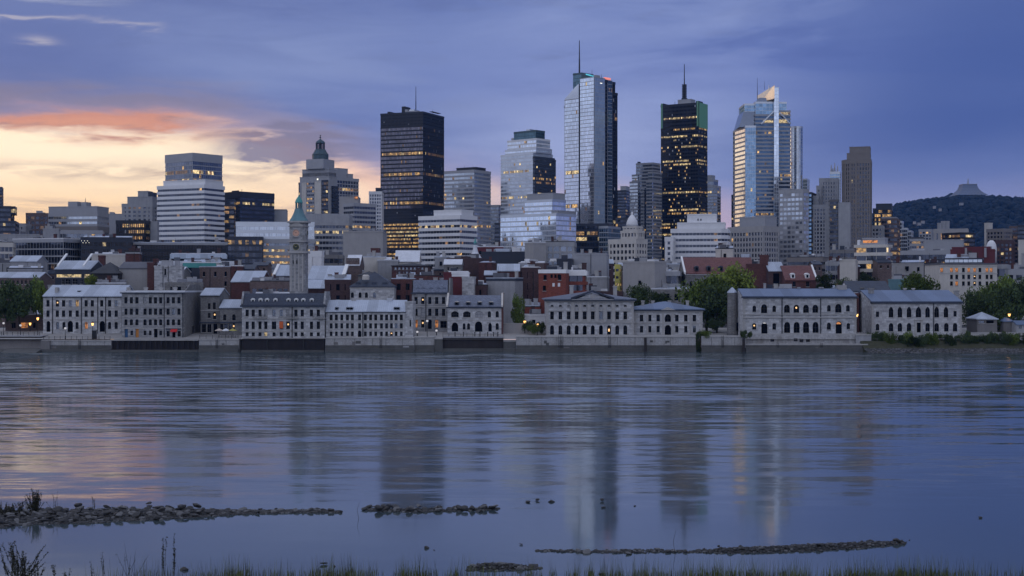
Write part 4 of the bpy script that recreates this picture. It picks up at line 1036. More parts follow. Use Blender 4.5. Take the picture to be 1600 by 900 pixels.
# black tower with gold windows
b = Bld('dark tower with gold lit windows and green lit top corners', 1033, 1091.5, 1105, 1200, ratio=.5)
b.tier(0, 1, 0, 1, 198, v(BLACK, row=.42, lit=.12, run=.85, cw=1.7, fl=4.0, top=.5, lits=('lit_gold', 'lit_gold', 'lit_warm'))); b.tier(0, 1, 0, 1, 160, v(BLACK, row=.06, lit=.01, fl=4, top=2.0), yb=198.2)
mb = MB(); mb.prism([(1.004 * b.a, .02 * b.b), (1.02 * b.a, .02 * b.b), (1.02 * b.a, .98 * b.b), (1.004 * b.a, .98 * b.b)], b.z(199), b.z(160)); mb.build('lit_crown_panel', 'green_glow', b.o)
for q in (0.0, .955): b.box('lit_corner_fin', 'green_glow', q, q + .045, -.02, -.008, 157.5, 197)
for q in (0.0, .93): b.box('crown_corner', 'black_metal', q, q + .07, 0, .5, 157.5, 160.4)
b.tier(.4, .75, .2, .7, 152.5, plain('grey_panel'), yb=160.2); b.box('roof_unit', 'dark_panel', .5, .6, .2, .5, 150.5, 153); b.mast(.53, .4, 153, 96, .72, rings=9); b.mast(.3, .3, 160, 154, .25)
# curved tower behind
b = Bld('grey rounded apartment tower right of the dark gold lit tower', 1098, 1119, 1126, 1300, ratio=.8)
b.tier(0, 1, 0, 1, 290, v(GREYB, lit=.05, wall='grey_panel'), poly=[(0, 0), (.8 * b.a, 0), (b.a, .25 * b.b), (b.a, b.b), (0, b.b)]); b.tier(.1, .8, 0, 1, 280, v(GREYB), yb=290.2); b.tier(.3, .62, .1, .9, 273, plain('grey_panel'), yb=280.2)
b = Bld('white office block with dark ribbon windows and a blank roof storey', 1049, 1139.5, 1140, 730, depth=30)
pl = [(0, 0), (.86 * b.a, 0), (.97 * b.a, .1 * b.b), (b.a, .35 * b.b), (b.a, b.b), (0, b.b)]
b.tier(0, 1, 0, 1, 357, v(WHITEB, fl=4.1, sh=2.3, lit=.05, row=.04), poly=pl); b.tier(.1, .93, 0.02, .9, 347, plain('white_panel', 'roof_pale'), yb=357.2); b.tier(.27, .78, .1, .7, 333.5, plain('white_panel', 'roof_pale'), yb=347.2)
for q in (.45, .5): b.box('window', 'glass_house', q, q + .018, .095, .1, 341, 344)
T('small white office block against the left of the white ribbon window block', 1039.5, 1051, 1052, 370, 720, v(GRID, wall='white_panel', cw=3, pw=1.4, lit=0), depth=18, name='office_block')
# domed old stone building
b = Bld('old pale stone office building with a domed corner turret', 951.5, 993.5, 1010.5, 690, name='stone_office', ratio=.6)
b.tier(0, 1, 0, 1, 373, v(GRID, wall='beige_pale', cw=2.6, pw=1.1, fl=3.9, sh=1.7, lit=.03, top=2.5))
b.tier(.42, 1.02, .1, .7, 360, v(GRID, wall='beige_pale', cw=2.2, pw=1.0, fl=3.6, top=1.2), yb=373.2); b.tier(.48, .96, .15, .65, 353, v(GRID, wall='beige_pale', cw=2.2, pw=.9, top=.9), yb=360.2)
cx, cy = .7 * b.a, .4 * b.b
mb = MB(); mb.loft(cx, cy, [(b.m(9), b.z(353.5)), (b.m(9.2), b.z(349)), (b.m(8), b.z(344)), (b.m(5.5), b.z(339)), (b.m(3), b.z(336)), (b.m(1.6), b.z(334.5))], 10); mb.build('dome', 'white_panel', b.o, None, True)
mb = MB(); mb.loft(cx, cy, [(b.m(1.7), b.z(334.6)), (b.m(1.7), b.z(332)), (b.m(.4), b.z(330)), (b.m(.2), b.z(328))], 8); mb.build('lantern', 'white_panel', b.o)
# beige block right of it
b = T('beige office block with a grid of dark windows and a roof storey', 1138, 1193, 1216, 353, 800, v(GRID, wall='beige', cw=2.5, pw=1.1, fl=3.9, lit=.05, top=3.5), ratio=.5, ph=[(.28, 1.0, .1, .9, 338, v(PLAIN, wall='grey_panel'))])
b.box('lit_sign', 'lit_orange', .02, .4, -.02, -.005, 356.0, 359.0)
T('slim dark tower left of the tower with the pale fin', 1143, 1156, 1158, 304, 1300, v(DARKC, lit=.06, row=.06), depth=20)
# tower with fin
b = Bld('tall blue glass tower with a pale vertical fin and a gold lit peak', 1165, 1235.5, 1235.6, 1100, th=0.0, depth=40)
bl = v(BLUEC, glass='glass_navy', sh=1.7, fl=4.0, lit=.05, row=.08, wall='grey_panel', sd=.35, pw=.06, pd=.05)
b.tier(0, .23, .02, 1, 196, v(SILV, glass='glass_blue', sh=.3, row=.04)); b.tier(.23, .63, .05, .9, 178, bl); b.tier(.735, 1, .05, .9, 172, bl)
b.tier(.63, .735, .0, .9, 136, v(SILV, glass='glass_pale', wall='silver_metal', sh=.25, cw=2.5, lit=0, row=0, top=.4))
b.tier(-.125, 0.0, .04, .8, 197.6, v(SILV, glass='glass_silver', sh=1.7, fl=4.6, row=0, lit=0, wall='grey_panel'), poly=[(-.125 * b.a, .62 * b.b), (0.002, .06 * b.b), (0.002, .8 * b.b), (-.125 * b.a, .85 * b.b)])
mb = MB(); mb.yprism([(-.12 * b.a, b.z(197.4)), (.23 * b.a, b.z(197.4)), (.23 * b.a, b.z(173)), (-.02 * b.a, b.z(173))], .12 * b.b, .8 * b.b); mb.build('sloped_shoulder', 'glass_mid', b.o)
b.tier(.0, .235, .12, .8, 160.5, v(BLUEC, row=0, lit=0, glass='glass_blue', sh=.3), yb=173.2); b.tier(.235, .63, .08, .8, 158, v(BLUEC, row=.0, lit=.02, sh=.3, cw=3), yb=178.2); b.tier(.735, .93, .1, .8, 158, v(BLUEC, lit=0, row=0, sh=.3), yb=172.2)
mb = MB(); mb.yprism([(.25 * b.a, b.z(158.2)), (.5 * b.a, b.z(158.2)), (.48 * b.a, b.z(151.5)), (.33 * b.a, b.z(151.5))], .12 * b.b, .7 * b.b); mb.build('upper_block', 'glass_mid', b.o)
P1, P2, P3 = (.43 * b.a, 1.0 * b.b), (.632 * b.a, -.04 * b.b), (.632 * b.a, 1.0 * b.b)
mb = MB(); A_, B_ = (*P1, b.z(158)), (*P2, b.z(158)); C_, D_ = (*P2, b.z(133.5)), (P1[0] + .03 * b.a, P1[1], b.z(138.5))
mb.poly([A_, B_, C_, D_]); mb.poly([A_, D_, (*P3, b.z(135)), (*P3, b.z(158))]); mb.poly([D_, C_, (*P3, b.z(135))]); mb.build('peak', 'peak_metal', b.o)
for fa, ya, fb, yb_ in ((.62, 174, .34, 194), (.745, 175, .98, 193)):
    mb = MB(); mb.rod((fa * b.a, -.6, b.z(ya)), (fb * b.a, -.6, b.z(yb_)), .6, n=4); mb.build('brace', 'silver_metal', b.o)
b.box('lit_floor', 'lit_gold', .4, .62, .035, .045, 187.5, 191); b.box('lit_floor', 'lit_gold', .74, .93, .035, .045, 186.5, 191.5)
b.mast(.34, .4, 152, 117, .25); b.mast(.6, .4, 134, 128, .5, 'silver_metal', 'finial'); b.mast(.5, .4, 135, 122, .15)
b = Bld('rounded pale glass tower right of the tower with the fin', 1236.5, 1256, 1256.1, 1160, th=0.0, depth=12)
n = 9; rr = b.a / 2
b.tier(0, 1, 0, 1, 197, v(SILV, glass='glass_silver', lit=.01, row=.0, sh=.4, cw=2.2), poly=[(rr + rr * math.cos(math.pi + math.pi * i / n), rr + rr * math.sin(math.pi + math.pi * i / n)) for i in range(n + 1)] + [(b.a, 14), (0, 14)])
T('narrow blue glass slab right of the rounded pale glass tower', 1252, 1261, 1262, 279, 1250, v(BLUEC, lit=.02), depth=20)
b = T('pale slab tower with rows of whitish window panels', 1217.5, 1255, 1263.5, 295, 820, v(GRID, wall='concrete', glass='glass_silver', cw=3.2, pw=.7, sh=1.5, blind=.4, lit=.01, sd=.1, pd=.06), ratio=.4)
T('dark glass slab behind the pale slab tower', 1255, 1268, 1270, 300, 1000, v(DARKC, glass='glass_blue', lit=.06), depth=30)
T('dark narrow tower with lit balconies left of the stepped grey tower', 1264, 1272, 1273, 316, 1050, v(DARKC, lit=.2), depth=20)
# stepped grey tower
b = Bld('stepped grey concrete tower with narrow windows', 1271, 1309, 1310, 1000, depth=26)
b.tier(.25, 1, .2, 1, 277, v(BROWN, cw=2.2, pw=1.3, lit=.01, wall='concrete')); b.tier(.14, .3, .1, .9, 289, v(BROWN, cw=2.2, lit=.01, wall='concrete')); b.tier(0, .2, 0, .8, 305, v(BROWN, cw=2.2, wall='concrete', lit=.03)); b.tier(0, .52, -.1, .4, 320, v(BROWN, cw=2.4, lit=.04, wall='concrete'))
b.tier(.68, 1.0, -.1, .3, 312, v(DARKC, wall='concrete_dark', sh=1.4, sd=.7, lit=.03, pw=0)); b.tier(.52, .68, -.12, .3, 316, plain('concrete'))
T('blank grey concrete slab before the tall brown tower', 1310, 1328, 1329, 316, 900, plain('concrete'), depth=16)
b = T('white steel service tower with pipes behind the stepped grey tower', 1297, 1312, 1313, 268, 1150, v(GREYB, wall='silver_metal', sh=1.0, fl=3.0, lit=0, row=0, glass='glass_blue'), depth=14, name='service_tower')
for q, y in ((.08, 257), (.25, 262), (.45, 254), (.75, 258)): b.mast(q, .3, 269, y, .9, 'silver_metal', 'pipe')
# tall brown tower
b = Bld('tall brown concrete tower with rounded corner and dark windows', 1315.5, 1360, 1361, 950, depth=26)
pl = [(0, .3 * b.b), (.12 * b.a, .12 * b.b), (.3 * b.a, .03 * b.b), (.5 * b.a, 0), (b.a, 0), (b.a, b.b), (0, b.b)]
b.tier(0, 1, 0, 1, 248, v(BROWN, cw=2.4, pw=1.0, pd=.5, sh=1.2, lit=.03), poly=pl); b.tier(.17, .99, .05, .95, 238, plain('concrete_brown'), yb=248.2); b.tier(.26, .985, .1, .9, 228, plain('concrete_brown'), yb=238.2); b.mast(.35, .5, 228, 224, .15); b.mast(.85, .5, 228, 224, .15)

# ---------------------------------------------------------------- right skyline
T('dark stepped office block with a lit floor right of the tall brown tower', 1364, 1393, 1394, 325, 1150, v(DARKC, row=.35, lit=.08, fl=4.5), depth=26, name='office_block', ph=[(.15, 1, .1, .9, 317.5, v(PLAIN, wall='dark_panel'))])
T('brown office block with orange lit windows below the dark stepped block', 1377, 1402, 1404, 341, 1000, v(DARKC, wall='brick_brown', row=.4, lit=.12, fl=4.2, cw=2.4), depth=24, name='office_block', ph=[(.0, .9, .1, .9, 338.5, plain('grey_panel', 'roof_pale'))])
T('pale concrete block left of the brown office block', 1362, 1379, 1380, 352, 980, v(GRID, wall='concrete', lit=.01), depth=20, name='office_block')
for px, w, y, lb in ((1406, 6, 345, 'slim pale slab standing before the hill, left of the yellow lit slab'), (1413, 9, 356, 'teal glass slab before the hill'), (1421, 5, 360, 'thin grey slab before the hill, right of the teal glass slab')):
    T(lb, px - w / 2, px + w / 2, px + w / 2 + .6, y, 1100, v(BLUEC, glass='glass_mid', lit=.03), depth=14, name='office_block')
T('low block with orange lit rows before the hill', 1421, 1443, 1444, 373, 900, v(DARKC, wall='concrete', row=.8, lit=.1, fl=4.0, sh=2.0), depth=20, name='office_block', ph=[(.05, .95, .1, .9, 370, v(PLAIN, wall='roof_tar'))])
T('small pale office cluster block with a few lit windows before the hill', 1436, 1456, 1457, 358, 1250, v(GRID, wall='grey_panel', lit=.2), depth=20, name='office_block')
T('violet grey hospital like block with white columns before the hill', 1459, 1512, 1513, 357, 1100, v(GRID, wall='beige', cw=5, pw=2.5, sh=1.0, fl=8, lit=.05, top=3.5), depth=30, name='office_block')
for i, px in enumerate((1468, 1474, 1480)):
    r = thing('silo', 'round concrete silo of the cluster on the block before the hill', 'silo', (wx(px, 1115), 1115, wz(358, 1115)), 0, 'silos on the block before the hill')
    mb = MB(); q = 1115 / K; mb.rod((0, 0, -6), (0, 0, (12 if i else 9) * q), 3.6 * q, n=12); mb.build('wall', 'concrete', r)
    mb = MB(); mb.rod((0, 0, (12 if i else 9) * q), (0, 0, (12.6 if i else 9.6) * q), 3.8 * q, n=12); mb.build('lid', 'grey_panel', r)
T('black office block with a lit row before the violet grey block', 1472, 1500, 1523, 363, 950, v(DARKC, row=.25, lit=.12, wall='black_metal'), ratio=.7, name='office_block')
T('wide grey blank warehouse before the hill', 1444, 1505, 1506, 374, 850, plain('grey_panel', 'roof_grey'), depth=30, name='warehouse')
T('slim tall pale slab near the right edge', 1538, 1545, 1551, 348, 1050, plain('beige_pale'), ratio=1, name='office_block')
T('grey brown apartment block with white balconies near the right edge', 1542, 1568, 1581, 357, 1000, v(GRID, wall='concrete_brown', lit=.06, cw=3), ratio=.7, name='apartment_block')
T('dark block with lit windows near the right edge', 1577, 1596, 1597, 353, 1050, v(DARKC, wall='brick_brown', lit=.15), depth=24, name='office_block')
T('dark office block cut by the right edge of the view', 1590, 1640, 1641, 351, 1020, v(DARKC, lit=.15, row=.1), depth=30, name='office_block')
T('brown brick block in front of the balcony apartments near the right edge', 1556, 1583, 1584, 375, 900, v(GRID, wall='brick_dark', lit=.1), depth=20, name='office_block')
T('pale block with a flat roof at the right edge', 1591, 1640, 1641, 374, 850, plain('beige_pale', 'roof_pale'), depth=20, name='office_block')
r = thing('dome', 'white dome shaped roof beside the slim pale slab at the right', 'dome', (wx(1549, 860), 860, wz(390, 860))); q = 860 / K
mb = MB(); mb.loft(0, 0, [(8 * q, -8), (8 * q, 2 * q), (7 * q, 8 * q), (5 * q, 12 * q), (2 * q, 14.5 * q)], 12); mb.build('shell', 'white_panel', r, None, True)
T('dark low office building with a pale roof edge left of the red panel block', 1407, 1486, 1487, 391, 720, v(DARKC, lit=.04, fl=4.5, top=2.2, cap='grey_panel', roof='roof_pale'), depth=40, units=4, name='office_block')
b = T('dark red panel block above the house with orange lit windows', 1485, 1554, 1555, 389, 640, plain('red_panel', 'roof_grey'), depth=24, name='warehouse', ph=[(.03, .9, .1, .9, 385, plain('red_panel'))])
for q in (.33, .77): b.box('roof_duct', 'concrete', q, q + .05, -.04, .0, 387, 402)
T('dark glass building right of the beige blank wall', 1443, 1470, 1471, 410, 600, v(BLACK, lit=.03, row=.0, fl=3.6), depth=26, name='office_block')
b = T('beige stone building with one small dark window left of the dark glass building', 1391, 1443, 1444, 411, 590, plain('beige', 'roof_grey'), depth=30, units=3, name='office_block'); b.box('window', 'glass_house', .45, .56, -.02, -.005, 416, 421)
b.box('roof_unit', 'white_panel', .86, .9, .2, .5, 400, 411)
hs = House('buff stone house with many orange lit windows at the right', 1468, 1558, 500, 18, 412.5, 411, [], wall='beige', roof='roof_grey', rt='flat', name='apartment_house', over=.2)
x8 = lambda *q: [1320 + a / 5.625 for a in q]
wl = []
lit8 = {(0, 0), (0, 1), (0, 2), (0, 4), (0, 5), (0, 7), (0, 8), (2, 2)}
bpy.data.objects.remove(hs.o.children[0]); bpy.data.objects.remove(hs.o.children[0]) if len(hs.o.children) else None; bpy.data.objects.remove(hs.o)
for r_, y in enumerate((421.8, 432.6, 443.0)):
    for c_, px in enumerate(x8(852, 938, 984, 1043, 1090, 1142, 1188, 1250, 1288)):
        if c_ == 0 and r_: continue
        wl.append((px, y, 4.3, 6.6, 'r', 'lit_orange' if (r_, c_) in lit8 else ('lit_dim' if (r_, c_) in ((1, 5),) else None)))
hs = House('buff stone house with many orange lit windows at the right', 1468, 1558, 500, 18, 413.5, 412, wl, wall='beige_pale', roof='roof_grey', rt='flat', name='apartment_house', over=.2, frame='iron')
hs.course(415.5); hs.course(427.5, .2)
T('dark rooftop storey with a row of white windows on the buff stone house', 1476, 1535, 1537, 403, 506, v(DARKC, lit=0, row=0, fl=3, cw=1.6, glass='glass_silver', top=.5, wall='dark_panel'), depth=10, name='roof_pavilion', base=wz(414, 506))
b = T('dark balcony block at the right of the buff stone house', 1558, 1570, 1571, 413, 503, v(DARKC, wall='concrete', sh=1.2, sd=.8, pw=0, lit=0, row=0), depth=14, name='apartment_block')
T('low grey building with orange lit strip near the right edge', 1572, 1640, 1641, 420, 560, v(GRID, wall='grey_panel', lit=.12), depth=20, name='office_block')
T('beige wall with a pale roof at the right edge behind trees', 1596, 1650, 1651, 395, 700, plain('beige'), depth=20, name='office_block')
b = T('banded apartment block with pale balconies and an orange lit top floor', 1338, 1385, 1391, 382, 560, v(WHITEB, wall='beige_pale', fl=3.3, sh=1.35, pw=.25, cw=4, sd=.7, lit=.06, glass='glass_dark', top=1.2, row=.05), ratio=.5, name='apartment_block', ph=[(.2, .95, .05, .8, 371, plain('grey_panel', 'roof_pale'))])
b.box('lit_floor', 'lit_orange', .22, .7, .03, .045, 375, 379); b.box('core_strip', 'dark_panel', .5, .54, -.06, -.03, 384, 430); b.box('roof_unit', 'white_panel', .02, .12, .1, .5, 374, 383); b.box('side_wall', 'brick_brown', -.06, .0, -.02, .9, 384, 440)
T('blank pale pinkish wall building left of the banded apartment block', 1312, 1337, 1338, 405, 540, plain('beige_pale', 'roof_pale'), depth=20, name='office_block', ph=[(0, .12, -.03, .02, 404, plain('white_panel'))])
T('low brown office building with dark ribbon windows, below the pale slab tower', 1231, 1284, 1293, 402, 620, v(GREYB, wall='concrete_brown', glass='glass_dark', fl=4.2, sh=2.2, lit=.01, row=0, sd=.4, pw=0), depth=24, name='office_block')
T('dark low building with balconies beside the blank pale wall', 1290, 1313, 1314, 409, 575, v(DARKC, wall='concrete', lit=.04), depth=22, name='office_block', units=2)
T('dark courtyard block with an orange glow left of the banded apartments', 1296, 1340, 1341, 390, 640, v(DARKC, wall='concrete_dark', lit=.15, fl=4), depth=22, name='office_block', units=2)
# ---------------------------------------------------------------- the old town roofscape between the towers and the river
RB = v(GRID, wall='brick_red', lit=.03, cw=3.2, pw=1.7, fl=3.6, sh=1.7, top=1.5, glass='glass_house', pd=.12, sd=.1)
b = House('grey stone house under a red brown mansard roof with a white gable edge', 1071, 1180, 500, 20, 428, 404, [(1080, 444, 4.5, 9, 'r'), (1092, 444, 4.5, 9, 'r'), (1104, 444, 4.5, 9, 'r')], wall='stone_dark', roof='slate_red', rt='gable', name='stone_house')
mb = MB(); q = b; mb.xprism([(-.4, b.ze), (-.4, b.ze + .7), (10, b.zr + .9), (10, b.zr)], -.5, .1); mb.build('gable_coping', 'white_paint', b.o); b.course(428.5, .4, mt='white_paint')
b.dormer((1089, 1108, 1127, 1146), 419, 6, 8, roof='slate', face='dark_panel')
T('white roof box with an awning on the red brown roof', 1118, 1145, 1146, 389, 520, plain('beige_pale', 'roof_pale'), depth=8, name='roof_house', base=wz(405, 520)); T('pale skylight box on the red brown roof', 1158, 1171, 1172, 397, 515, plain('roof_metal', 'roof_pale'), depth=6, name='roof_house', base=wz(408, 515))
b = T('tall bright red brick party wall right of the red brown roof', 1166, 1199.5, 1200.5, 412, 496, plain('brick_red'), depth=16, name='brick_house', ph=[(.62, 1, .05, .95, 398, plain('brick_red', 'roof_tar'))])
r = House('dark brick house with a pale curved gable right of the red party wall', 1201, 1226, 492, 14, 424, 411, [(1213, 436, 10, 18, 'r', 'glass_black')], wall='brick_dark', roof='roof_metal', name='brick_house', bars=False)
b = House('brick house with a dusky red roof and two white dormers', 1227, 1275, 486, 16, 438, 417, [(1241, 444, 5, 8, 'r'), (1262, 444, 5, 8, 'r')], wall='brick_red', roof='slate_red', name='brick_house'); b.dormer((1239.5, 1262), 430.5, 6.5, 8.5, face='white_paint', roof='white_paint')
mb = MB(); mb.xprism([(-.4, b.ze), (-.4, b.ze + .6), (8, b.zr + .8), (8, b.zr)], b.w - .1, b.w + .5); mb.build('gable_coping', 'white_paint', b.o)
b = T('large blank pale stone wall behind the garden trees', 973, 1023, 1041, 408, 485, plain('beige', 'roof_grey'), ratio=.7, name='stone_house', ph=[(.1, .5, .2, .5, 404, plain('white_panel'))]); b.box('window', 'glass_house', .5, .58, -.02, -.004, 438.5, 445); b.box('roof_unit', 'white_panel', .72, .95, .1, .5, 405, 408.5)
T('terraced glass and metal block stepping down right of the blank stone wall', 1023, 1058, 1060, 424, 492, v(DARKC, wall='grey_panel', sh=.9, sd=1.0, pw=.1, lit=.02, row=0, fl=3.4), depth=18, name='apartment_block', units=4)
T('low grey stone building behind the red brown house, with roof hatches', 1020, 1072, 1073, 413, 560, plain('grey_panel', 'roof_grey'), depth=20, name='office_block', units=4)
T('two grey windowless blocks behind the orange red brick block', 896, 948, 950, 396, 560, plain('grey_panel', 'roof_grey'), depth=24, name='warehouse', units=1)
T('dark roof hut with a white top beside the grey windowless blocks', 870, 894, 895, 404, 550, plain('dark_panel', 'roof_pale'), depth=14, name='warehouse', ph=[(-.45, -.02, .1, .8, 406, plain('white_panel', 'roof_pale'))])
T('low weathered stone building right of the orange red brick block', 908, 948, 950, 433, 505, plain('concrete', 'roof_grey'), depth=18, name='stone_house', units=3)
T('yellow lit scaffold stair on the blank pale stone wall', 961, 968, 969, 413, 500, v(DARKC, wall='gilt', lit=.6, cw=1.5, fl=2.6, pw=.3), depth=4, name='stair_tower')
b = T('orange red brick block with a white roof edge', 841.5, 884, 889, 421, 452, v(plain('brick_orange', 'roof_pale'), cap='white_paint', top=1.2), ratio=.5, name='brick_house')
for px, y in ((862, 431.5), (868, 431.5), (873, 431.5), (865, 445), (873.5, 445)): b.box('window', 'glass_house' if y < 440 else 'white_panel', (px - 1.8 - 841.5) / 42.5, (px + 1.8 - 841.5) / 42.5, -.012, -.003, y - 2.8, y + 2.8)
b = T('brick apartment wing with dark terraces beside the orange red block', 885, 914, 915, 423, 458, v(DARKC, wall='brick_orange', sh=1.1, sd=.6, pw=.8, cw=5, fl=3.2, lit=0, row=0, cap='white_paint', roof='roof_pale'), depth=12, name='apartment_block')
T('low red brick garden house behind the narrow tree', 820, 843, 844, 480, 446, plain('brick_orange'), depth=10, name='brick_house')
T('low white walled shed with a blue metal roof beside the garden', 818, 853, 854, 491, 434, plain('white_panel', 'roof_metal'), depth=8, name='shed')
T('dark brick block with a fire escape right of the pale grey party wall', 816, 841, 842, 418, 480, v(RB, wall='brick_dark'), depth=18, name='brick_house', units=2)
b = T('blank grey party wall with a dark roof edge, above the brick gable', 760, 805, 817, 435, 470, v(plain('concrete'), cap='slate', top=.8), ratio=.6, name='stone_house')
T('stone tower house with a notched white top left of the grey party wall', 722, 741, 742, 432, 462, plain('stone_pale', 'roof_pale'), depth=10, name='stone_house', ph=[(-.9, .5, .3, .9, 425, plain('white_panel', 'roof_pale'))])
T('dark gap house with white roof units left of the grey party wall', 741, 760, 761, 446, 468, v(RB, wall='brick_dark'), depth=12, name='brick_house', units=3)
b = T('large dark brick warehouse with a raised middle', 698, 750, 757, 403, 540, plain('brick_dark', 'roof_grey'), depth=24, name='brick_house', ph=[(.38, .58, .1, .8, 400, plain('brick_dark'))]); T('reddish brick wing stepping down right of the dark brick warehouse', 748, 768, 770, 410, 530, plain('brick_red', 'roof_pale'), depth=18, name='brick_house')
T('pale grey block left of the dark brick warehouse', 679, 700, 701, 402, 560, plain('concrete', 'roof_pale'), depth=20, name='office_block')
r = House('dark brick hall with an arched roof line and a row of small panes', 612, 671, 520, 20, 416, 412, grid([618 + i * 6 for i in range(9)], (419.5, 426), 3.4, 3.4, 'r', 'glass_mid'), wall='brick_dark', roof='roof_tar', rt='hip', name='brick_hall', bars=False)
r = House('white gabled barn shaped roof behind the dark brick hall', 617, 655, 560, 12, 409, 393, [], wall='beige_pale', roof='roof_pale', name='white_house')
T('red brick infill house with white rooftops behind the stone mansard house', 640, 690, 691, 431, 490, v(RB, wall='brick_red', roof='roof_pale'), depth=14, name='brick_house', units=4)
T('white rooftop block with a red wall behind the stone mansard house', 693, 733, 734, 425, 480, plain('red_panel', 'roof_pale'), depth=14, name='brick_house', ph=[(.2, .95, .1, .9, 423.5, plain('white_panel', 'roof_pale'))], units=2)
T('red and white low block under the white banded office', 742, 786, 787, 386, 640, plain('red_panel', 'roof_pale'), depth=16, name='office_block')
T('dark blue black low hall with a pale roof box', 752, 824, 826, 393, 620, plain('dark_panel', 'roof_grey'), depth=24, name='warehouse', ph=[(.66, .84, .1, .8, 386.5, plain('white_panel', 'roof_pale')), (.3, .62, .2, .9, 388, plain('roof_metal', 'roof_pale'))])
T('pale cream slab beside the grey frame of the silver office block', 820, 833, 853, 379, 600, plain('beige', 'roof_pale'), ratio=1, name='office_block')
T('grey framed glass block below the silver office block', 853, 897, 899, 378, 610, v(GREYB, wall='concrete', cw=4, pw=1.0, fl=4, lit=.02), depth=20, name='office_block')
T('long grey low roof behind the dark brick block', 811, 850, 851, 411, 540, plain('brick_brown', 'roof_metal'), depth=20, name='warehouse', units=2)
T('dark red brick block left of the orange red brick block', 800, 842, 843, 419, 510, v(RB, wall='brick_dark', roof='roof_grey'), depth=16, name='brick_house', units=3)
r = House('low brown hall with a pale ridge roof left of the orange red block', 777, 812, 505, 14, 424, 414, [], wall='brick_red', roof='roof_metal', name='brick_hall')
# church spire
sp_ = thing('church_spire', 'pale flared church spire with a green tip among the roofs', 'church', (wx(742.5, 570), 570, gz(570))); q = 570 / K; zq = lambda py: wz(py, 570) - gz(570)
mb = MB(); mb.box(-6 * q, 6 * q, -6 * q, 6 * q, 0, zq(401)); mb.build('tower', 'stone', sp_)
mb = MB(); mb.loft(0, 0, [(10 * q, zq(403)), (7.5 * q, zq(399)), (4.6 * q, zq(394)), (3.3 * q, zq(388)), (2.8 * q, zq(383))], 8); mb.build('flared_roof', 'roof_pale', sp_)
mb = MB(); mb.loft(0, 0, [(2.5 * q, zq(383)), (2.5 * q, zq(379.5))], 8); mb.build('belfry', 'copper', sp_)
mb = MB(); mb.loft(0, 0, [(2.9 * q, zq(379.5)), (1.6 * q, zq(377)), (.5 * q, zq(373)), (.1 * q, zq(370.5))], 8); mb.build('spire', 'copper_bright', sp_)
# middle: mansard house, market roofs
ms = House('stone house with a steep dark slate roof and arched windows, behind the river row', 547, 616, 462, 16, 449, 426, grid((550.5, 562.5, 572.5, 585), (461,), 4.6, 8.5, 'a'), wall='stone_pale', roof='slate', rt='hip', name='stone_house')
ms.course(450.5, .5); mb = MB(); mb.loft(ms.x(571), 1.2, [(1.2, ms.z(437)), (1.2, ms.z(431)), (.7, ms.z(429))], 8); mb.build('dormer', 'beige_pale', ms.o)
for px in (559, 584, 601):
    mb = MB(); mb.box(ms.x(px) - .8, ms.x(px) + .8, 1.0, 4.5, ms.z(447), ms.z(441)); mb.build('dormer', 'slate', ms.o)
b = House('market hall with a wide pale metal roof, right of the clock tower', 480, 533, 505, 26, 437, 417, [], wall='brick_dark', roof='roof_metal', name='market_hall'); mb = MB(); mb.xprism([(-.6, b.ze), (-.6, b.ze + .8), (13, b.zr + 1.0), (13, b.zr)], b.w - .1, b.w + 1.2); mb.build('gable_coping', 'white_paint', b.o)
mb = MB(); mb.poly([(-.5, -2.6, b.ze - .5), (b.w - 1, -2.6, b.ze - .5), (b.w - 1, -.2, b.ze - .1), (-.5, -.2, b.ze - .1)]); 
b2 = House('lower metal roof in front of the market hall', 447, 532, 490, 12, 451, 439, [], wall='brick_dark', roof='roof_metal', name='market_hall')
b = House('market wing with a pale seamed roof left of the clock tower', 430, 453, 500, 20, 431.5, 416, [], wall='brick_dark', roof='roof_metal', name='market_hall'); mb = MB(); mb.xprism([(-.6, b.ze), (-.6, b.ze + .7), (10, b.zr + .9), (10, b.zr)], -.9, .1); mb.build('gable_coping', 'white_paint', b.o)
T('brown timber gallery building with a dark roof left of the clock tower', 392, 452, 453, 440, 478, v(GRID, wall='brick_brown', cw=2.2, pw=.5, fl=4, sh=1.5, glass='glass_dark', lit=.05, roof='roof_grey'), depth=12, name='gallery')
b = House('house with a pale sloping metal roof behind the gallery', 361, 408, 486, 22, 441, 425, [], wall='brick_red', roof='roof_metal', name='brick_house')
T('low brown stone house with a flat roof and pipes', 312, 360, 378, 417, 505, plain('brick_brown', 'roof_grey'), ratio=.4, name='stone_house', units=2); T('red brick side house right of the low brown stone house', 361, 379, 380, 416, 502, plain('brick_red', 'roof_tar'), depth=14, name='brick_house')
T('small white house with dark windows right of the clock tower', 482, 502, 505, 392, 560, v(GRID, wall='white_panel', cw=3.2, pw=2.0, sh=2.0, fl=3.8, glass='glass_house', lit=0), ratio=.5, name='white_house')
T('dark low block with roof plant behind the small white house', 500, 536, 537, 398, 590, v(DARKC, wall='concrete_dark', lit=.06), depth=18, name='office_block', units=3)
b = House('brown barn like house with a white gable edge left of the slate roof', 541, 562, 525, 16, 415, 400, grid([544 + i * 3.6 for i in range(5)], (404.5,), 1.6, 2.6, 'r'), wall='brick_brown', roof='roof_pale', name='brick_house', bars=False)
T('red brick chimney block above the slate roofed house', 579.5, 592, 593, 387.5, 560, plain('brick_red'), depth=8, name='chimney_block'); T('pale low block right of the red brick chimney block', 566, 602, 603, 402, 545, plain('beige_pale', 'roof_pale'), depth=14, name='white_house', units=2)
T('grey blank block right of the pale low block', 590, 622, 623, 407, 540, plain('concrete', 'roof_grey'), depth=16, name='office_block', units=1)
T('dark courtyard house behind the mansard row', 508, 548, 549, 437, 476, v(RB, wall='brick_dark'), depth=12, name='brick_house', units=2)
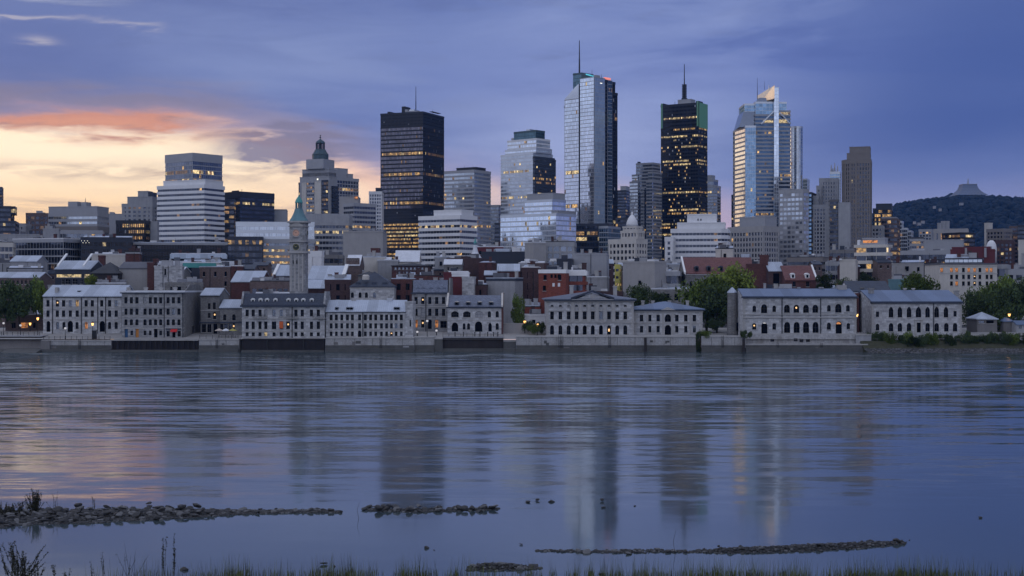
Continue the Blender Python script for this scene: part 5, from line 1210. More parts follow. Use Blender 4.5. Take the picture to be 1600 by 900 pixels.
T('dark brick house behind the row with pale dormers', 612, 648, 649, 436, 470, v(RB, wall='brick_red'), depth=12, name='brick_house', units=2)
# left: arena roofs, dark glass block, stone box
T('long low pale edged roof with dark openings, left of the silver building', 268, 352, 353, 397, 600, v(GREYB, wall='roof_metal', glass='glass_black', fl=3.2, sh=1.2, lit=.03, sd=.6, pw=0), depth=30, name='arena', units=3)
T('low green roofed pavilion below the long pale edged roof', 240, 372, 373, 408, 575, v(plain('roof_pale', 'copper'), cap='roof_pale', top=1.4), depth=26, name='pavilion', units=4)
T('teal panelled low wall with posts before the pavilion', 286, 345, 346, 411, 545, v(plain('dark_panel'), cap='copper_bright', top=1.8), depth=10, name='pavilion')
T('dark long flat roofed building with a thin pale roof line', 200, 369, 370, 380, 680, v(BLACK, fl=4.2, sh=1.6, lit=.03, row=0, cap='grey_panel', top=1.0), depth=40, name='office_block')
T('dark glass end block right of the long pale edged roof', 353, 370, 372, 384, 640, plain('dark_panel'), depth=20, name='office_block')
b = T('long dark blue glass office block with pale floor lines at the left', 20, 99, 127, 373, 640, v(DARKC, glass='glass_dark', wall='grey_panel', cw=1.9, fl=4.4, sh=.8, sd=.15, lit=.01, row=0, roof='roof_grey'), ratio=.5, name='office_block', units=3)
b = T('dark glass wing with a cluster of white lamps right of the long blue glass block', 127, 205, 207, 372, 650, v(BLACK, cw=2.2, fl=4.6, lit=.03, row=0, wall='dark_panel', roof='roof_grey'), depth=30, name='office_block', units=2)
for i in range(6): b.box('ceiling_lamp', 'white_glow', .0 + .03 * i, .01 + .03 * i, -.02, -.012, 376.5 + (i % 2) * 3, 377.3 + (i % 2) * 3)
T('concrete plant block on the long blue glass office block', 67, 92, 93, 357, 680, plain('concrete'), depth=16, name='office_block'); T('grey low office wing behind the long blue glass block', 92, 160, 162, 360, 720, v(GREYB, glass='glass_mid', wall='grey_panel', fl=4), depth=24, name='office_block')
T('low pale roofed block at the far left behind the trees', -30, 20, 21, 379, 620, v(GREYB, wall='beige_pale', roof='roof_pale', glass='glass_dark', fl=4), depth=24, name='office_block'); T('grey low wing at the far left under the rounded glass block', -30, 62, 63, 366, 720, v(plain('concrete', 'roof_grey')), depth=24, name='office_block', units=2)
b = House('house with a glass front full of golden light, at the left', 86, 142, 500, 18, 421, 409, [(107.5, 431, 39, 5, 'r', 'lit_gold'), (136, 431, 9, 5.5, 'r', 'lit_gold'), (98, 440, 4, 8, 'r'), (106, 440, 8, 8, 'r'), (117, 440, 8, 8, 'r'), (127, 440, 4, 8, 'r')], wall='dark_panel', roof='roof_metal', name='glass_house', bars=True, frame='concrete')
for px in (91, 131):
    mb = MB(); mb.xprism([(-1, b.ze + 1), (-1, b.ze + 1.5), (9, b.zr + 3), (9, b.zr + 2.4)], b.x(px) - .2, b.x(px) + .5); mb.build('roof_fin', 'white_paint', b.o)
b = House('dark hipped house right of the golden lit glass front', 142, 182, 498, 16, 428, 411, [], wall='timber', roof='roof_tar', rt='hip', name='dark_house')
b = House('long low house with two pale metal roofs at the far left', -10, 62, 478, 12, 434.5, 427, grid([2 + i * 6.4 for i in range(9)], (441,), 3, 6, 'r'), wall='brick_brown', roof='roof_metal', name='brick_house')
T('low stone block behind the long low house at the far left', 12, 66, 68, 420, 500, plain('concrete', 'roof_grey'), depth=14, name='stone_house', units=2); r = House('pale metal roofed shed above the low stone block at the left', 16, 58, 530, 12, 409, 401, [], wall='concrete', roof='roof_metal', name='shed')
T('flat pale roof at the far left below the blue glass block', -20, 24, 25, 411, 540, plain('concrete', 'roof_pale'), depth=14, name='stone_house')
T('white curved wall with a pale round patch behind the brick chimney', 143, 195, 196, 397.5, 560, plain('beige_pale', 'roof_pale'), depth=12, name='white_house'); b = T('small brick chimney block before the white curved wall', 153.5, 163, 164, 399, 545, plain('brick_red'), depth=5, name='chimney_block')
T('dark red brick chimney tower at the left', 196, 218, 220, 394, 540, v(plain('brick_red'), cap='concrete'), depth=9, name='chimney_block')
b = House('blank buff stone house with a lean roof below the brick chimney tower', 186, 231, 505, 14, 420, 411, [], wall='beige', roof='roof_grey', name='stone_house')
T('red brick party wall strip right of the blank buff house', 230, 241, 242, 410, 500, plain('brick_red'), depth=12, name='brick_house', ph=[(.8, 1.4, .1, .6, 404, plain('brick_red'))]); b = T('blank grey stone house with a dark seam right of the brick strip', 241, 285, 287, 415, 500, plain('stone_pale', 'roof_pale'), depth=14, name='stone_house', units=3); b.box('window', 'glass_house', .36, .42, -.02, -.005, 420, 430); b.box('downpipe', 'iron', .49, .505, -.02, -.004, 415, 450)
T('pale rooftops with chimneys behind the four storey stone row', 258, 316, 317, 441, 470, v(RB, wall='stone_dark', roof='roof_pale'), depth=16, name='stone_house', units=4)
T('grey house with roof hatches behind the long stone row', 150, 196, 197, 443, 470, plain('stone_dark', 'roof_pale'), depth=16, name='stone_house', units=5)
T('low red brick cafe with orange lit windows behind the left trees', 10, 66, 67, 492, 446, v(GRID, wall='brick_brown', cw=3.2, pw=1.6, fl=4, lit=.25, lits=('lit_orange',) * 3, glass='glass_house'), depth=10, name='cafe')
for i, (px, py, Y) in enumerate(((430, 460, 470), (600, 452, 480), (660, 445, 482), (940, 455, 480), (1050, 452, 478), (1220, 452, 476), (1330, 452, 476))):
    T(['dark flat roofed house behind the slate mansard building', 'grey flat roofed house behind the slate roofed house', 'grey flat roofed house behind the stone mansard house', 'dark low house behind the pedimented building', 'dark low house left of the red brown roof', 'pale roofed low house behind the round arched building', 'dark blue roofed house behind the stone building with pointed windows'][i],
      px - 32, px + 32, px + 33, py, Y, v(RB, wall=['stone_dark', 'concrete', 'stone_dark', 'brick_dark', 'stone_dark', 'stone', 'dark_panel'][i], roof=['roof_grey', 'roof_grey', 'roof_pale', 'roof_tar', 'roof_grey', 'roof_pale', 'roof_metal'][i]), depth=14, name='flat_house', units=3)

# packed small roofs filling the old town
RF = random.Random(3)
KINDS = [('small brick house under a pale sloping roof, packed among the old town roofs', 'brick_dark', 'roof_metal'), ('small grey stone house under a white roof, packed among the old town roofs', 'stone_dark', 'roof_pale'),
         ('small brown house under a dark slate roof, packed among the old town roofs', 'brick_brown', 'slate'), ('small dark house under a black tar roof, packed among the old town roofs', 'concrete_dark', 'roof_tar')]
for i in range(46):
    px = 20 + i * 33 + RF.uniform(-10, 10); Y = RF.uniform(500, 640); w = RF.uniform(13, 30); top = RF.uniform(404, 428)
    if 86 < px < 185 or 440 < px < 545 or px > 1460: top += 16
    lb, wl_, rf = RF.choice(KINDS); k_ = RF.uniform(3.5, 8)
    hs = House(lb, px - w / 2, px + w / 2, Y, RF.uniform(8, 14), top + k_, top, [(px - w / 4, top + k_ + 6, 2.6, 5, 'r'), (px + w / 4, top + k_ + 6, 2.6, 5, 'r')], wall=wl_, roof=rf, rt=RF.choice(['gable', 'gable', 'hip']), name='small_house', bars=False)
    hs.o['group'] = 'small houses of the old town'; hs.chimney(px + RF.uniform(-.4, .4) * w, top - RF.uniform(1, 4), 2.6, .5, RF.choice(['brick_red', 'brick_dark', 'concrete']))
# ---------------------------------------------------------------- clock tower
b = Bld('tall stone clock tower with two dials and a copper roof', 451.5, 476.5, 482.2, 452, name='clock_tower', ratio=1.0, cat='tower')
a_, d_ = b.a, b.b
mb = MB(); ch = .12
def oct_(e, c_=.14): return [(c_ * a_ - e, -e), (a_ - c_ * a_ + e, -e), (a_ + e, c_ * d_ - e), (a_ + e, d_ - c_ * d_ + e), (a_ - c_ * a_ + e, d_ + e), (c_ * a_ - e, d_ + e), (-e, d_ - c_ * d_ + e), (-e, c_ * d_ - e)]
mb.prism(oct_(0), 0, b.z(394)); mb.build('shaft', 'stone', b.o)
for fx in (.14, .38, .62, .86):
    mb = MB(); mb.box(fx * a_ - .22, fx * a_ + .22, -.16, .1, b.z(455), b.z(397)); mb.build('pilaster', 'stone_trim', b.o)
for fx in (.27, .5): b.box('slit_window', 'glass_house', fx - .022, fx + .022, -.03, -.005, 406.5, 412)
mb = MB(); mb.prism(oct_(.02), b.z(394), b.z(346)); mb.build('clock_stage', 'stone', b.o)
for y, e, h in ((394, .55, .35), (392.6, .35, .3), (376.5, .45, .3), (353, .3, .22), (345.8, .75, .4)):
    mb = MB(); mb.prism(oct_(e), b.z(y) - h, b.z(y) + h * .3); mb.build('cornice', 'stone_trim', b.o)
def dial(cx, py, r, face, side):
    z = b.z(py); mb = MB(); n = 24; f = lambda ang, q: ((cx + q * math.cos(ang), z + q * math.sin(ang)))
    def P(u, zz, o): return (u, -.16 - o, zz) if side == 0 else (a_ + .16 + o, u, zz)
    mb.poly([P(*f(2 * math.pi * i / n, r), 0.0) for i in range(n)]); d = mb.build('clock_dial', face, b.o)
    mb = MB()
    for i in range(n):
        t0, t1 = 2 * math.pi * i / n, 2 * math.pi * (i + 1) / n; A_, B_, C_, D_ = f(t0, r), f(t1, r), f(t1, r * 1.22), f(t0, r * 1.22)
        mb.poly([P(*A_, .12), P(*B_, .12), P(*C_, .12), P(*D_, .12)]); mb.poly([P(*C_, .12), P(*D_, .12), P(*D_, -.2), P(*C_, -.2)]); mb.poly([P(*A_, .12), P(*B_, .12), P(*B_, -.02), P(*A_, -.02)])
    mb.build('dial_ring', 'stone_trim', b.o)
    mb = MB()
    for i in range(12):
        t0 = math.pi * i / 6; u, w_ = math.cos(t0), math.sin(t0); q0, q1, k_ = r * .74, r * .93, .05
        mb.poly([P(cx + u * q0 - w_ * k_, z + w_ * q0 + u * k_, .03), P(cx + u * q0 + w_ * k_, z + w_ * q0 - u * k_, .03), P(cx + u * q1 + w_ * k_, z + w_ * q1 - u * k_, .03), P(cx + u * q1 - w_ * k_, z + w_ * q1 + u * k_, .03)])
    mb.build('hour_marks', 'gilt' if face == 'dial_dark' else 'iron', d, 'stuff')
    for ang, L_ in ((.9, .5), (2.5, .75)):
        mb = MB(); u, w_ = math.cos(ang), math.sin(ang); mb.poly([P(cx - w_ * .07, z + u * .07, .05), P(cx + w_ * .07, z - u * .07, .05), P(cx + u * r * L_, z + w_ * r * L_, .05)]); mb.build('hand', 'gilt' if face == 'dial_dark' else 'iron', d)
dial(.45 * a_, 364, b.m(5.4), 'dial', 0); dial(.45 * a_, 386, b.m(5.2), 'dial_dark', 0); dial(.5 * d_, 364, b.m(4.6), 'dial_dark', 1); dial(.5 * d_, 386, b.m(4.6), 'dial_dark', 1)
mb = MB(); mb.yprism([(.05 * a_, b.z(353)), (.95 * a_, b.z(353)), (.72 * a_, b.z(349.5)), (.5 * a_, b.z(346.5)), (.28 * a_, b.z(349.5))], -.35, .3); mb.build('pediment', 'stone_trim', b.o)
cx, cy = a_ / 2, d_ / 2
mb = MB(); mb.loft(cx, cy, [(b.m(15.2), b.z(345.4)), (b.m(14.6), b.z(343.5)), (b.m(11.5), b.z(339)), (b.m(8.5), b.z(333)), (b.m(7), b.z(328.5)), (b.m(6.4), b.z(326))], 8, 0, math.pi / 8); mb.build('copper_roof', 'copper', b.o)
for i in range(8):
    a = math.pi / 8 + i * math.pi / 4; mb = MB(); x, y = cx + b.m(4.9) * math.cos(a), cy + b.m(4.9) * math.sin(a); mb.rod((x, y, b.z(326.3)), (x, y, b.z(315.5)), b.m(.75)); mb.build('lantern_post', 'copper', b.o)
mb = MB(); mb.loft(cx, cy, [(b.m(5.6), b.z(326.2)), (b.m(5.6), b.z(324.6))], 8, 0, math.pi / 8); mb.rod((cx, cy, b.z(326)), (cx, cy, b.z(315)), b.m(1.4)); mb.build('lantern_floor', 'copper', b.o)
mb = MB(); mb.loft(cx, cy, [(b.m(6.4), b.z(316)), (b.m(6.2), b.z(315)), (b.m(4.8), b.z(311.5)), (b.m(2.6), b.z(308)), (b.m(1), b.z(305.8)), (b.m(.5), b.z(303.5))], 8, 0, math.pi / 8); mb.build('dome_cap', 'copper_bright', b.o)

# ---------------------------------------------------------------- the stone front along the quay
s4 = 4.7375
c2 = lambda *q: [a / s4 for a in q]; c4 = lambda *q: [300 + a / s4 for a in q]; c6 = lambda *q: [600 + a / s4 for a in q]
c5 = lambda *q: [840 + a / 5 for a in q]; cB = lambda *q: [1100 + a / 5 for a in q]; c8 = lambda *q: [1320 + a / 5.625 for a in q]
# long stone row
X = c2(355, 424, 470, 520, 571, 637, 683, 753, 811, 860)
w = grid(X, (474,), 5, 10) + grid(X, (490,), 5, 10)
w[1] = w[1][:5] + ('lit_dim',); w[4] = w[4][:5] + ('lit_warm',)
w += [(x, 508.5, 4.8, 11, 's') for x in c2(427, 473, 570, 811, 860)] + [(c2(638)[0], 508.5, 4.8, 11, 's', 'lit_orange')]
w += [(c2(358)[0], 510, 6, 17, 'a', 'glass_black', 'door'), (c2(520)[0], 510, 8.2, 17.5, 'a', 'glass_black', 'door'), (c2(757)[0], 510, 8.4, 17, 'a', 'glass_black', 'door')]
b = House('long three storey stone row with a pale blue metal roof, at the left', 67.5, 189.8, 425, 18, 463.5, 447.5, w, wall='stone_pale', roof='roof_metal', zbase=3.6)
b.pipe(*c2(389, 603, 724, 782)); b.course(463.8, .35, .3, 'iron', 'gutter'); b.course(482.3, .2); b.course(499.5, .28)
for px, wd in ((79, 7), (94, 5), (147, 7), (157, 10)): b.chimney(px, 447 if px > 80 else 445, wd, .5 if px > 100 else .55)
mb = MB(); mb.box(b.x(82), b.x(86), 2.2, 4.2, b.ze + .6, b.ze + 2.8); mb.build('chimney', 'stone_trim', b.o); mb = MB(); mb.box(b.x(116), b.x(121), 3.0, 4.2, b.ze + .9, b.ze + 1.8); mb.build('skylight', 'iron', b.o)
# four storey row
X1, X2, X3 = c2(932, 972, 1013), c2(1073, 1112, 1151, 1189), c2(1244, 1283, 1324)
w = grid(X1 + X2 + X3, (469.3,), 4.8, 10) + grid(X1 + X2 + X3, (487,), 4.8, 10) + grid(X1 + X2 + X3, (503.6,), 4.8, 9.6, 's')
w += [(x, 520.3, 4.2, 7.5, 'r') for x in c2(975, 1073, 1112, 1189)] + [(c2(935)[0], 520.5, 5, 13, 'r', 'blue_door', 'door'), (c2(1015)[0], 520, 5.2, 14, 'r', 'orange_door', 'door'), (c2(1153)[0], 520.5, 5.4, 14, 'r', 'glass_black', 'door')]
w += [(x, 521.5, 5, 9, 'r', 'glass_black') for x in c2(1244, 1326)] + [(c2(1287)[0], 522, 5, 12, 'r', 'glass_black', 'door')]
b = House('flat topped four storey stone row with a red shop awning', 190.2, 287, 414, 24, 457, 455, w, wall='stone', roof='roof_pale', rt='flat', zbase=3.4, over=.5)
b.pipe(*c2(1216, 1354)); b.course(457.2, .5, .45, 'slate', 'cornice'); b.course(478.5, .2); b.course(495, .25); b.course(513, .25)
mb = MB(); mb.xprism([(-.05, 0), (-1.5, -.9), (-1.5, -1.0), (-.05, -.15)], b.x(c2(1268)[0]), b.x(c2(1316)[0])); mb.build('awning', 'red_cloth', b.o, loc=(0, 0, b.z(513.2))); mb = MB(); mb.box(b.x(c2(1228)[0]), b.x(c2(1342)[0]), -.35, -.05, b.z(515), b.z(513)); mb.build('shop_fascia', 'dark_panel', b.o)
for px in (201, 228, 252, 274): b.chimney(px, 449, 5, .3 + .2 * (px % 2), 'stone_trim')
mb = MB(); mb.box(b.w - .1, b.w + .28, .2, 24.2, 0, b.ze); mb.yprism([(-.1, 0), (.28, 0), (.28, 2.2), (-.1, 2.2)], 4, 20); p_ = [(.2, b.ze), (24.2, b.ze), (20, b.ze + 2.6), (8, b.ze + 2.6)]
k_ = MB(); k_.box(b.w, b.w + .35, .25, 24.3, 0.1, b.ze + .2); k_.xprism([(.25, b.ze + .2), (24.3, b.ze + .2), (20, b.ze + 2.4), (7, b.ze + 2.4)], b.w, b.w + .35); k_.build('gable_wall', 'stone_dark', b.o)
k_ = MB(); k_.box(b.w + .34, b.w + .4, 9.5, 11, .5, 3.6); k_.build('door', 'glass_black', b.o)
# recessed house and annex on the terrace
b = House('dark recessed stone house above the terrace, right of the blank gable', 313.5, 343, 424, 14, 462, 452, [(c4(127)[0], 478.5, 4, 9.5, 'r'), (c4(165)[0], 478, 4.5, 11, 'r'), (c4(127)[0], 493, 4, 8, 'r'), (c4(167)[0], 493, 4.8, 12, 'a', 'lit_dim'), (318.5, 513, 6.5, 13, 'r', 'glass_black'), (327, 513, 6, 13, 'r', 'glass_black'), (336.5, 513, 6, 14, 'r', 'glass_black', 'door')], wall='stone_dark', roof='roof_metal', zbase=4.2)
b.course(504, .4, .25, 'slate'); b.course(485, .2); b.course(462.3, .3, .3, 'iron', 'gutter')
b = House('low stone annex with a pale metal roof and glass shopfront by the terrace', 343.3, 377.6, 421, 12, 481.5, 470, [(c4(242)[0], 496, 4.8, 10, 'a'), (c4(310)[0], 496, 5.4, 10, 'a'), (346.5, 512, 5.2, 12, 'r', 'glass_black'), (353, 512, 5.6, 12, 'r', 'glass_dark'), (359.8, 512, 5, 12, 'r', 'glass_dark', 'door'), (365, 511, 3.6, 12, 'r', 'lit_dim')], wall='stone_dark', roof='roof_metal', zbase=4.2)
b.course(503.7, .4, .25, 'slate'); b.course(481.8, .3, .3, 'iron', 'gutter')
# slate mansard
X = c4(408, 453, 503, 546, 607, 661, 711, 769, 816, 884, 935)
w = grid(X, (489,), 5, 10.5) + grid([x for i, x in enumerate(X) if i not in (4, 6)], (508.3,), 4.9, 11.8) + [(X[4], 508.3, 7, 12, 'r'), (X[6], 508.3, 6, 12, 'r')] + grid(X, (522.3,), 4.8, 6, 'r')
w[-8] = w[-8][:5] + ('lit_gold',)
b = House('stone building with a dark slate mansard roof and eight white dormers', 378, 507, 413, 13, 477.8, 459.5, w, wall='stone_pale', roof='slate', rt='mansard', zbase=3.2)
b.course(478.2, .55, .5, 'slate', 'cornice'); b.course(498, .25); b.course(517.5, .3); b.pipe(456.5)
b.dormer(c4(448, 505, 553, 615, 712, 769, 822, 884), 470, 6.2, 8.6, face='white_paint', roof='white_paint')
for px in (c4(505)[0], c4(740)[0], c4(945)[0]):
    mb = MB(); wd = 1.9; x = b.x(px); mb.box(x - wd, x + wd, -1.0, 0, b.z(497.6), b.z(496.6)); mb.build('balcony_slab', 'stone_trim', b.o)
    mb = MB(); mb.box(x - wd, x + wd, -1.0, -.94, b.z(496.6) + .85, b.z(496.6) + .93)
    for i in range(13): xx = x - wd + i * wd / 6; mb.box(xx - .03, xx + .03, -1, -.95, b.z(496.6), b.z(496.6) + .86)
    mb.build('balcony_railing', 'iron', b.o)
k_ = MB(); k_.xprism([(0, b.ze), (-.4, b.ze + .6), (2.2, b.zr + .8), (10.8, b.zr + .8), (13.3, b.ze)], b.w - .3, b.w + .25); k_.build('gable_coping', 'stone', b.o)
k_ = MB(); k_.xprism([(0, b.ze), (-.4, b.ze + .6), (2.2, b.zr + .8), (10.8, b.zr + .8), (13.3, b.ze)], -.25, .3); k_.build('gable_coping', 'stone', b.o)
r = thing('hanging_flag', 'orange red flag hanging at a middle window of the slate mansard building', 'flag', (wx(c4(661)[0], 412.6), 412.6, wz(513, 412.6))); mb = MB(); mb.box(-.55, .55, -.12, -.06, 0, 2.0); mb.box(-.3, .5, -.16, -.12, .2, 1.4); mb.build('cloth', 'orange_cloth', r); mb = MB(); mb.rod((-.6, -.1, 2.05), (.6, -.1, 2.05), .05); mb.build('rod', 'iron', r)
# pale dormer row
X = [517.4, 525.5, 534, 542.8, 550.6, 561.8, 570.8, 579, 587, 596, 604, 611.6, 619, 627]
w = grid(X, (496,), 4.6, 9) + grid(X, (509.2,), 4.4, 8.2) + grid(X[:5] + X[6:], (521.6,), 4.2, 7) + [(X[5], 521.5, 5.4, 10, 'a', 'glass_black', 'door')]
b = House('stone row with a pale blue metal roof and small dark dormers', 509.3, 633, 414, 13, 487.3, 471, w, wall='stone_pale', roof='roof_metal', zbase=3.2)
b.course(487.6, .35, .3, 'iron', 'gutter'); b.course(502.8, .2); b.course(515.4, .22); b.pipe(567)
b.dormer((525.5, 543, 548.5, 617.5, 621.5), 481.5, 4.4, 5.4, face='iron', roof='roof_metal'); b.chimney(528, 468, 5, .55, 'stone_trim'); b.chimney(553, 468, 6, .5, 'stone_trim'); b.chimney(609, 466, 8, .5, 'roof_pale')
b = T('tall narrow stone end wall right of the row with pale dormers', 633.2, 645, 646, 471, 414, plain('stone_pale', 'stone_trim'), depth=10, name='stone_pier', base=3.4); b.box('slit_window', 'glass_house', .6, .75, -.02, -.005, 500, 510)
# stone mansard house
X = c6(237, 287, 339, 390, 441)
w = grid(X, (469.6,), 5, 11) + grid(X, (488,), 5, 11.5) + [(X[0], 506, 5, 12, 'r', 'lit_orange'), (X[1], 506, 5, 12, 'r', 'lit_dim'), (X[2], 506.5, 6, 15, 'a', 'glass_black', 'door'), (X[3], 506, 5, 12, 'r', 'lit_orange'), (X[4], 507, 10, 11, 'r', 'glass_black')]
b = House('three storey stone house with a slate grey mansard roof and blank right gable', 643.5, 701, 440, 22, 457.8, 438.5, w, wall='stone', roof='slate_grey', rt='mansard', zbase=4.4)
b.course(458.2, .45, .4, 'slate', 'cornice'); b.course(479, .25); b.course(498.5, .3); b.pipe(c6(310)[0]); b.dormer(c6(253, 290, 348, 405, 445), 452.5, 5.6, 8, face='dark_panel', roof='slate_grey')
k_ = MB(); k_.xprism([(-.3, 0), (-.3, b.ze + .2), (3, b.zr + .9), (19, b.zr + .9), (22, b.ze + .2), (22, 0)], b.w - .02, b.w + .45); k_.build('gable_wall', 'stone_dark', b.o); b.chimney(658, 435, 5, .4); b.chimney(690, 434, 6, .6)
# arched warehouse with brick gable
w = [(x, 491, 11.6, 9.4, 's') for x in c6(525, 613, 703)] + [(x, 491, 5, 9.8, 'a') for x in c6(780, 838)]
w += [(c6(525)[0], 511, 10.2, 14, 'a', 'glass_black', 'door'), (c6(700)[0], 510.3, 11.6, 16, 'a', 'glass_black', 'door'), (c6(593)[0], 510, 4.2, 10, 'a'), (c6(626)[0], 510, 4.4, 10, 'a'), (c6(785)[0], 511, 5.4, 14, 'p', 'glass_black', 'door'), (c6(838)[0], 510, 4.8, 10.5, 'a')]
b = House('arched stone warehouse with four small dormers and a dark red brick right end', 699.3, 783.6, 424, 17, 480, 463.5, w, wall='stone_pale', roof='slate_grey', zbase=4.0)
b.course(480.4, .35, .35, 'slate', 'gutter'); b.course(500.5, .2); b.dormer(c6(537, 622, 707, 792), 473.5, 6.5, 6, face='slate', roof='beige_pale')
k_ = MB(); k_.xprism([(-.2, 0), (-.2, b.ze), (8.5, b.zr + .5), (17.2, b.ze), (17.2, 0)], b.w, b.w + .5); k_.build('brick_gable', 'brick_red', b.o)
for x in (-.45, b.w - .1):
    k_ = MB(); k_.xprism([(-.5, b.ze + .1), (-.5, b.ze + .6), (8.5, b.zr + 1.2), (8.5, b.zr + .5)], x, x + .6); k_.build('gable_coping', 'beige_pale', b.o)
b.chimney(785.5, 458, 3.5, .5, 'brick_red')
# pedimented building
X = c5(113, 178, 243, 305, 368, 431, 495, 558, 622, 685)
w = grid(X, (477.8,), 4.6, 3, 's') + grid(X, (493,), 5.6, 12) + [(x, 516, 6, 15.4, 'a') for i, x in enumerate(X) if i not in (3, 4, 5, 6, 7)]
w += [(X[i], 516.8, 6, 17, 'a', 'glass_black', 'door') for i in (3, 4, 5, 6)] + [(X[7], 516.8, 6, 17, 'a', 'lit_dim', 'door')]
b = House('broad stone building with a central pediment and pilasters on the quay', 854, 990, 416, 26, 468.5, 456.8, w, wall='stone_pale', roof='slate_grey', rt='hip', zbase=3.2, over=.9)
b.course(468.9, .5, .85, 'slate', 'cornice'); b.course(471, .3, .35); b.course(503.5, .35, .25); b.course(500.8, .2, .15); b.course(524, .5, .3); b.quoins()
for px in c5(275, 335, 400, 465, 527, 590):
    mb = MB(); x = b.x(px); mb.box(x - .5, x + .5, -.32, .05, b.z(503), b.z(474)); mb.box(x - .68, x + .68, -.42, .05, b.z(474.2), b.z(472.6)); mb.box(x - .65, x + .65, -.4, .05, b.z(503), b.z(501.8)); mb.build('pilaster', 'stone_trim', b.o)
xl, xr, xm = b.x(893), b.x(958.5), b.x(926)
k_ = MB(); k_.yprism([(xl + 1, b.z(467.6)), (xr - 1, b.z(467.6)), (xm, b.z(458))], -.55, 6); k_.build('pediment', 'stone_pale', b.o)
for p, q in (((xl - .2, b.z(467.8)), (xm, b.z(456.2))), ((xm, b.z(456.2)), (xr + .2, b.z(467.8)))):
    k_ = MB(); k_.yprism([p, q, (q[0], q[1] + .55), (p[0], p[1] + .55)], -1.1, 6.5); k_.build('raking_cornice', 'slate', b.o)
k_ = MB(); k_.box(xl, xr, -1.0, -.9, b.z(468.6), b.z(467.6)); k_.build('cornice', 'stone_trim', b.o)
mb = MB(); mb.rod((xm, -.62, b.z(463.5)), (xm, -.5, b.z(463.5)), .75, n=10); mb.build('emblem', 'stone_trim', b.o)
b.chimney(893, 445.5, 6, .5, 'stone_trim'); b.chimney(961, 447, 6, .5, 'stone_trim')
for i, px in enumerate(X):
    mb = MB(); x = b.x(px); mb.box(x - 1.0, x + 1.0, -.3, .02, b.z(486), b.z(485)); mb.build('lintel', 'stone_trim', b.o)
# annex
X = c5(812, 876, 942, 1088, 1158, 1225)
w = grid(X, (497,), 5.4, 10.4) + grid(X, (514.4,), 5, 10.2) + [(c5(1018)[0], 497, 9.6, 12, 'a', 'glass_black'), (c5(1018)[0], 516.5, 10, 17.5, 'a', 'glass_black', 'door')]
b = House('two storey stone annex with a small gable over its arched door', 990.4, 1097.5, 419, 20, 484, 472.5, w, wall='stone_pale', roof='roof_blue', rt='hip', zbase=3.4, over=.7)
b.course(484.3, .45, .65, 'slate', 'cornice'); b.course(487, .25, .25); b.course(504.8, .3, .2); b.course(524.5, .5, .25); b.quoins()
xm = b.x(1043.6); k_ = MB(); k_.yprism([(xm - 2.3, b.z(484.6)), (xm + 2.3, b.z(484.6)), (xm, b.z(480))], -.8, 2.4); k_.build('pediment', 'stone_trim', b.o)
for px in (1004.5, 1020, 1046, 1074): b.chimney(px, 469.5, 4.5, .5, 'stone_trim')
for px in (1011.5, 1036, 1051, 1079): 
    mb = MB(); x = b.x(px); mb.box(x - .3, x + .3, -.16, .05, b.z(524), b.z(487)); mb.build('pilaster', 'stone_trim', b.o)
# turret
r = thing('turret', 'round rough stone turret with a pale conical cap', 'tower', (wx(1144, 421), 421, 3.6)); q = 421 / K
mb = MB(); mb.loft(0, 0, [(8.6 * q, 0), (7.7 * q, wz(505, 421) - 3.6), (7.3 * q, wz(457.5, 421) - 3.6)], 18); mb.build('wall', 'stone_dark', r)
mb = MB(); mb.loft(0, 0, [(8.3 * q, wz(457.6, 421) - 3.6), (8.0 * q, wz(456.6, 421) - 3.6), (3.5 * q, wz(451.5, 421) - 3.6), (.3 * q, wz(448.6, 421) - 3.6)], 18); mb.build('cone_roof', 'roof_metal', r)
mb = MB(); mb.box(1.1, 1.9, -1.45, -1.2, 2.2, 4.6); mb.build('window', 'glass_house', r); mb = MB(); mb.rod((0, 0, wz(449, 421) - 3.6), (0, 0, wz(446.5, 421) - 3.6), .08); mb.build('finial', 'iron', r)
# round arched building
w = [(cB(393)[0], 482.4, 5.6, 10, 'a'), (cB(470)[0], 482.4, 9.6, 14, 'a'), (cB(549)[0], 482.4, 5.8, 10, 'a')] + [(x, 482.4, 9, 12.6, 'a') for x in cB(648, 722, 797, 870)] + [(cB(976)[0], 481.6, 5.6, 10, 'a'), (cB(1050)[0], 481.6, 10, 13.6, 'a'), (cB(1125)[0], 481.6, 5.8, 10, 'a')]
w[4] = w[4][:5] + ('lit_dim',)
w += [(cB(393)[0], 510, 6.2, 10, 's'), (cB(472)[0], 513, 9.6, 19, 'a', 'glass_black', 'door'), (cB(549)[0], 510, 5.8, 10, 's')] + [(x, 511.6, 9.4, 17, 'a', 'glass_black') for x in cB(650, 724, 798, 872)] + [(cB(976)[0], 509.5, 6.2, 11, 'a'), (cB(1053)[0], 512.6, 9.6, 21, 'a', 'glass_black', 'door'), (cB(1128)[0], 509.6, 5.2, 9.6, 's')]
b = House('stone building with rows of round arches right at the water', 1161, 1338, 411, 17, 464.3, 453.2, w, wall='stone_pale', roof='roof_blue', zbase=2.2)
b.course(464.6, .5, .5, 'slate', 'gutter'); b.course(491.2, .3, .22); b.course(496.2, .35, .25); b.course(522, .3, .3); b.pipe(*cB(609, 911)); b.quoins()
mb = MB(); mb.box(-.3, b.w + .3, -.7, .0, 0, b.z(522.4)); mb.build('plinth', 'quay_concrete', b.o)
for px, py in zip(cB(530, 712, 757, 808), (531, 530.5, 532, 531.5)):
    mb = MB(); x = b.x(px); mb.box(x - .55, x + .55, -.73, -.69, b.z(py + 2.6), b.z(py - 2)); mb.build('drain_opening', 'glass_black', b.o)
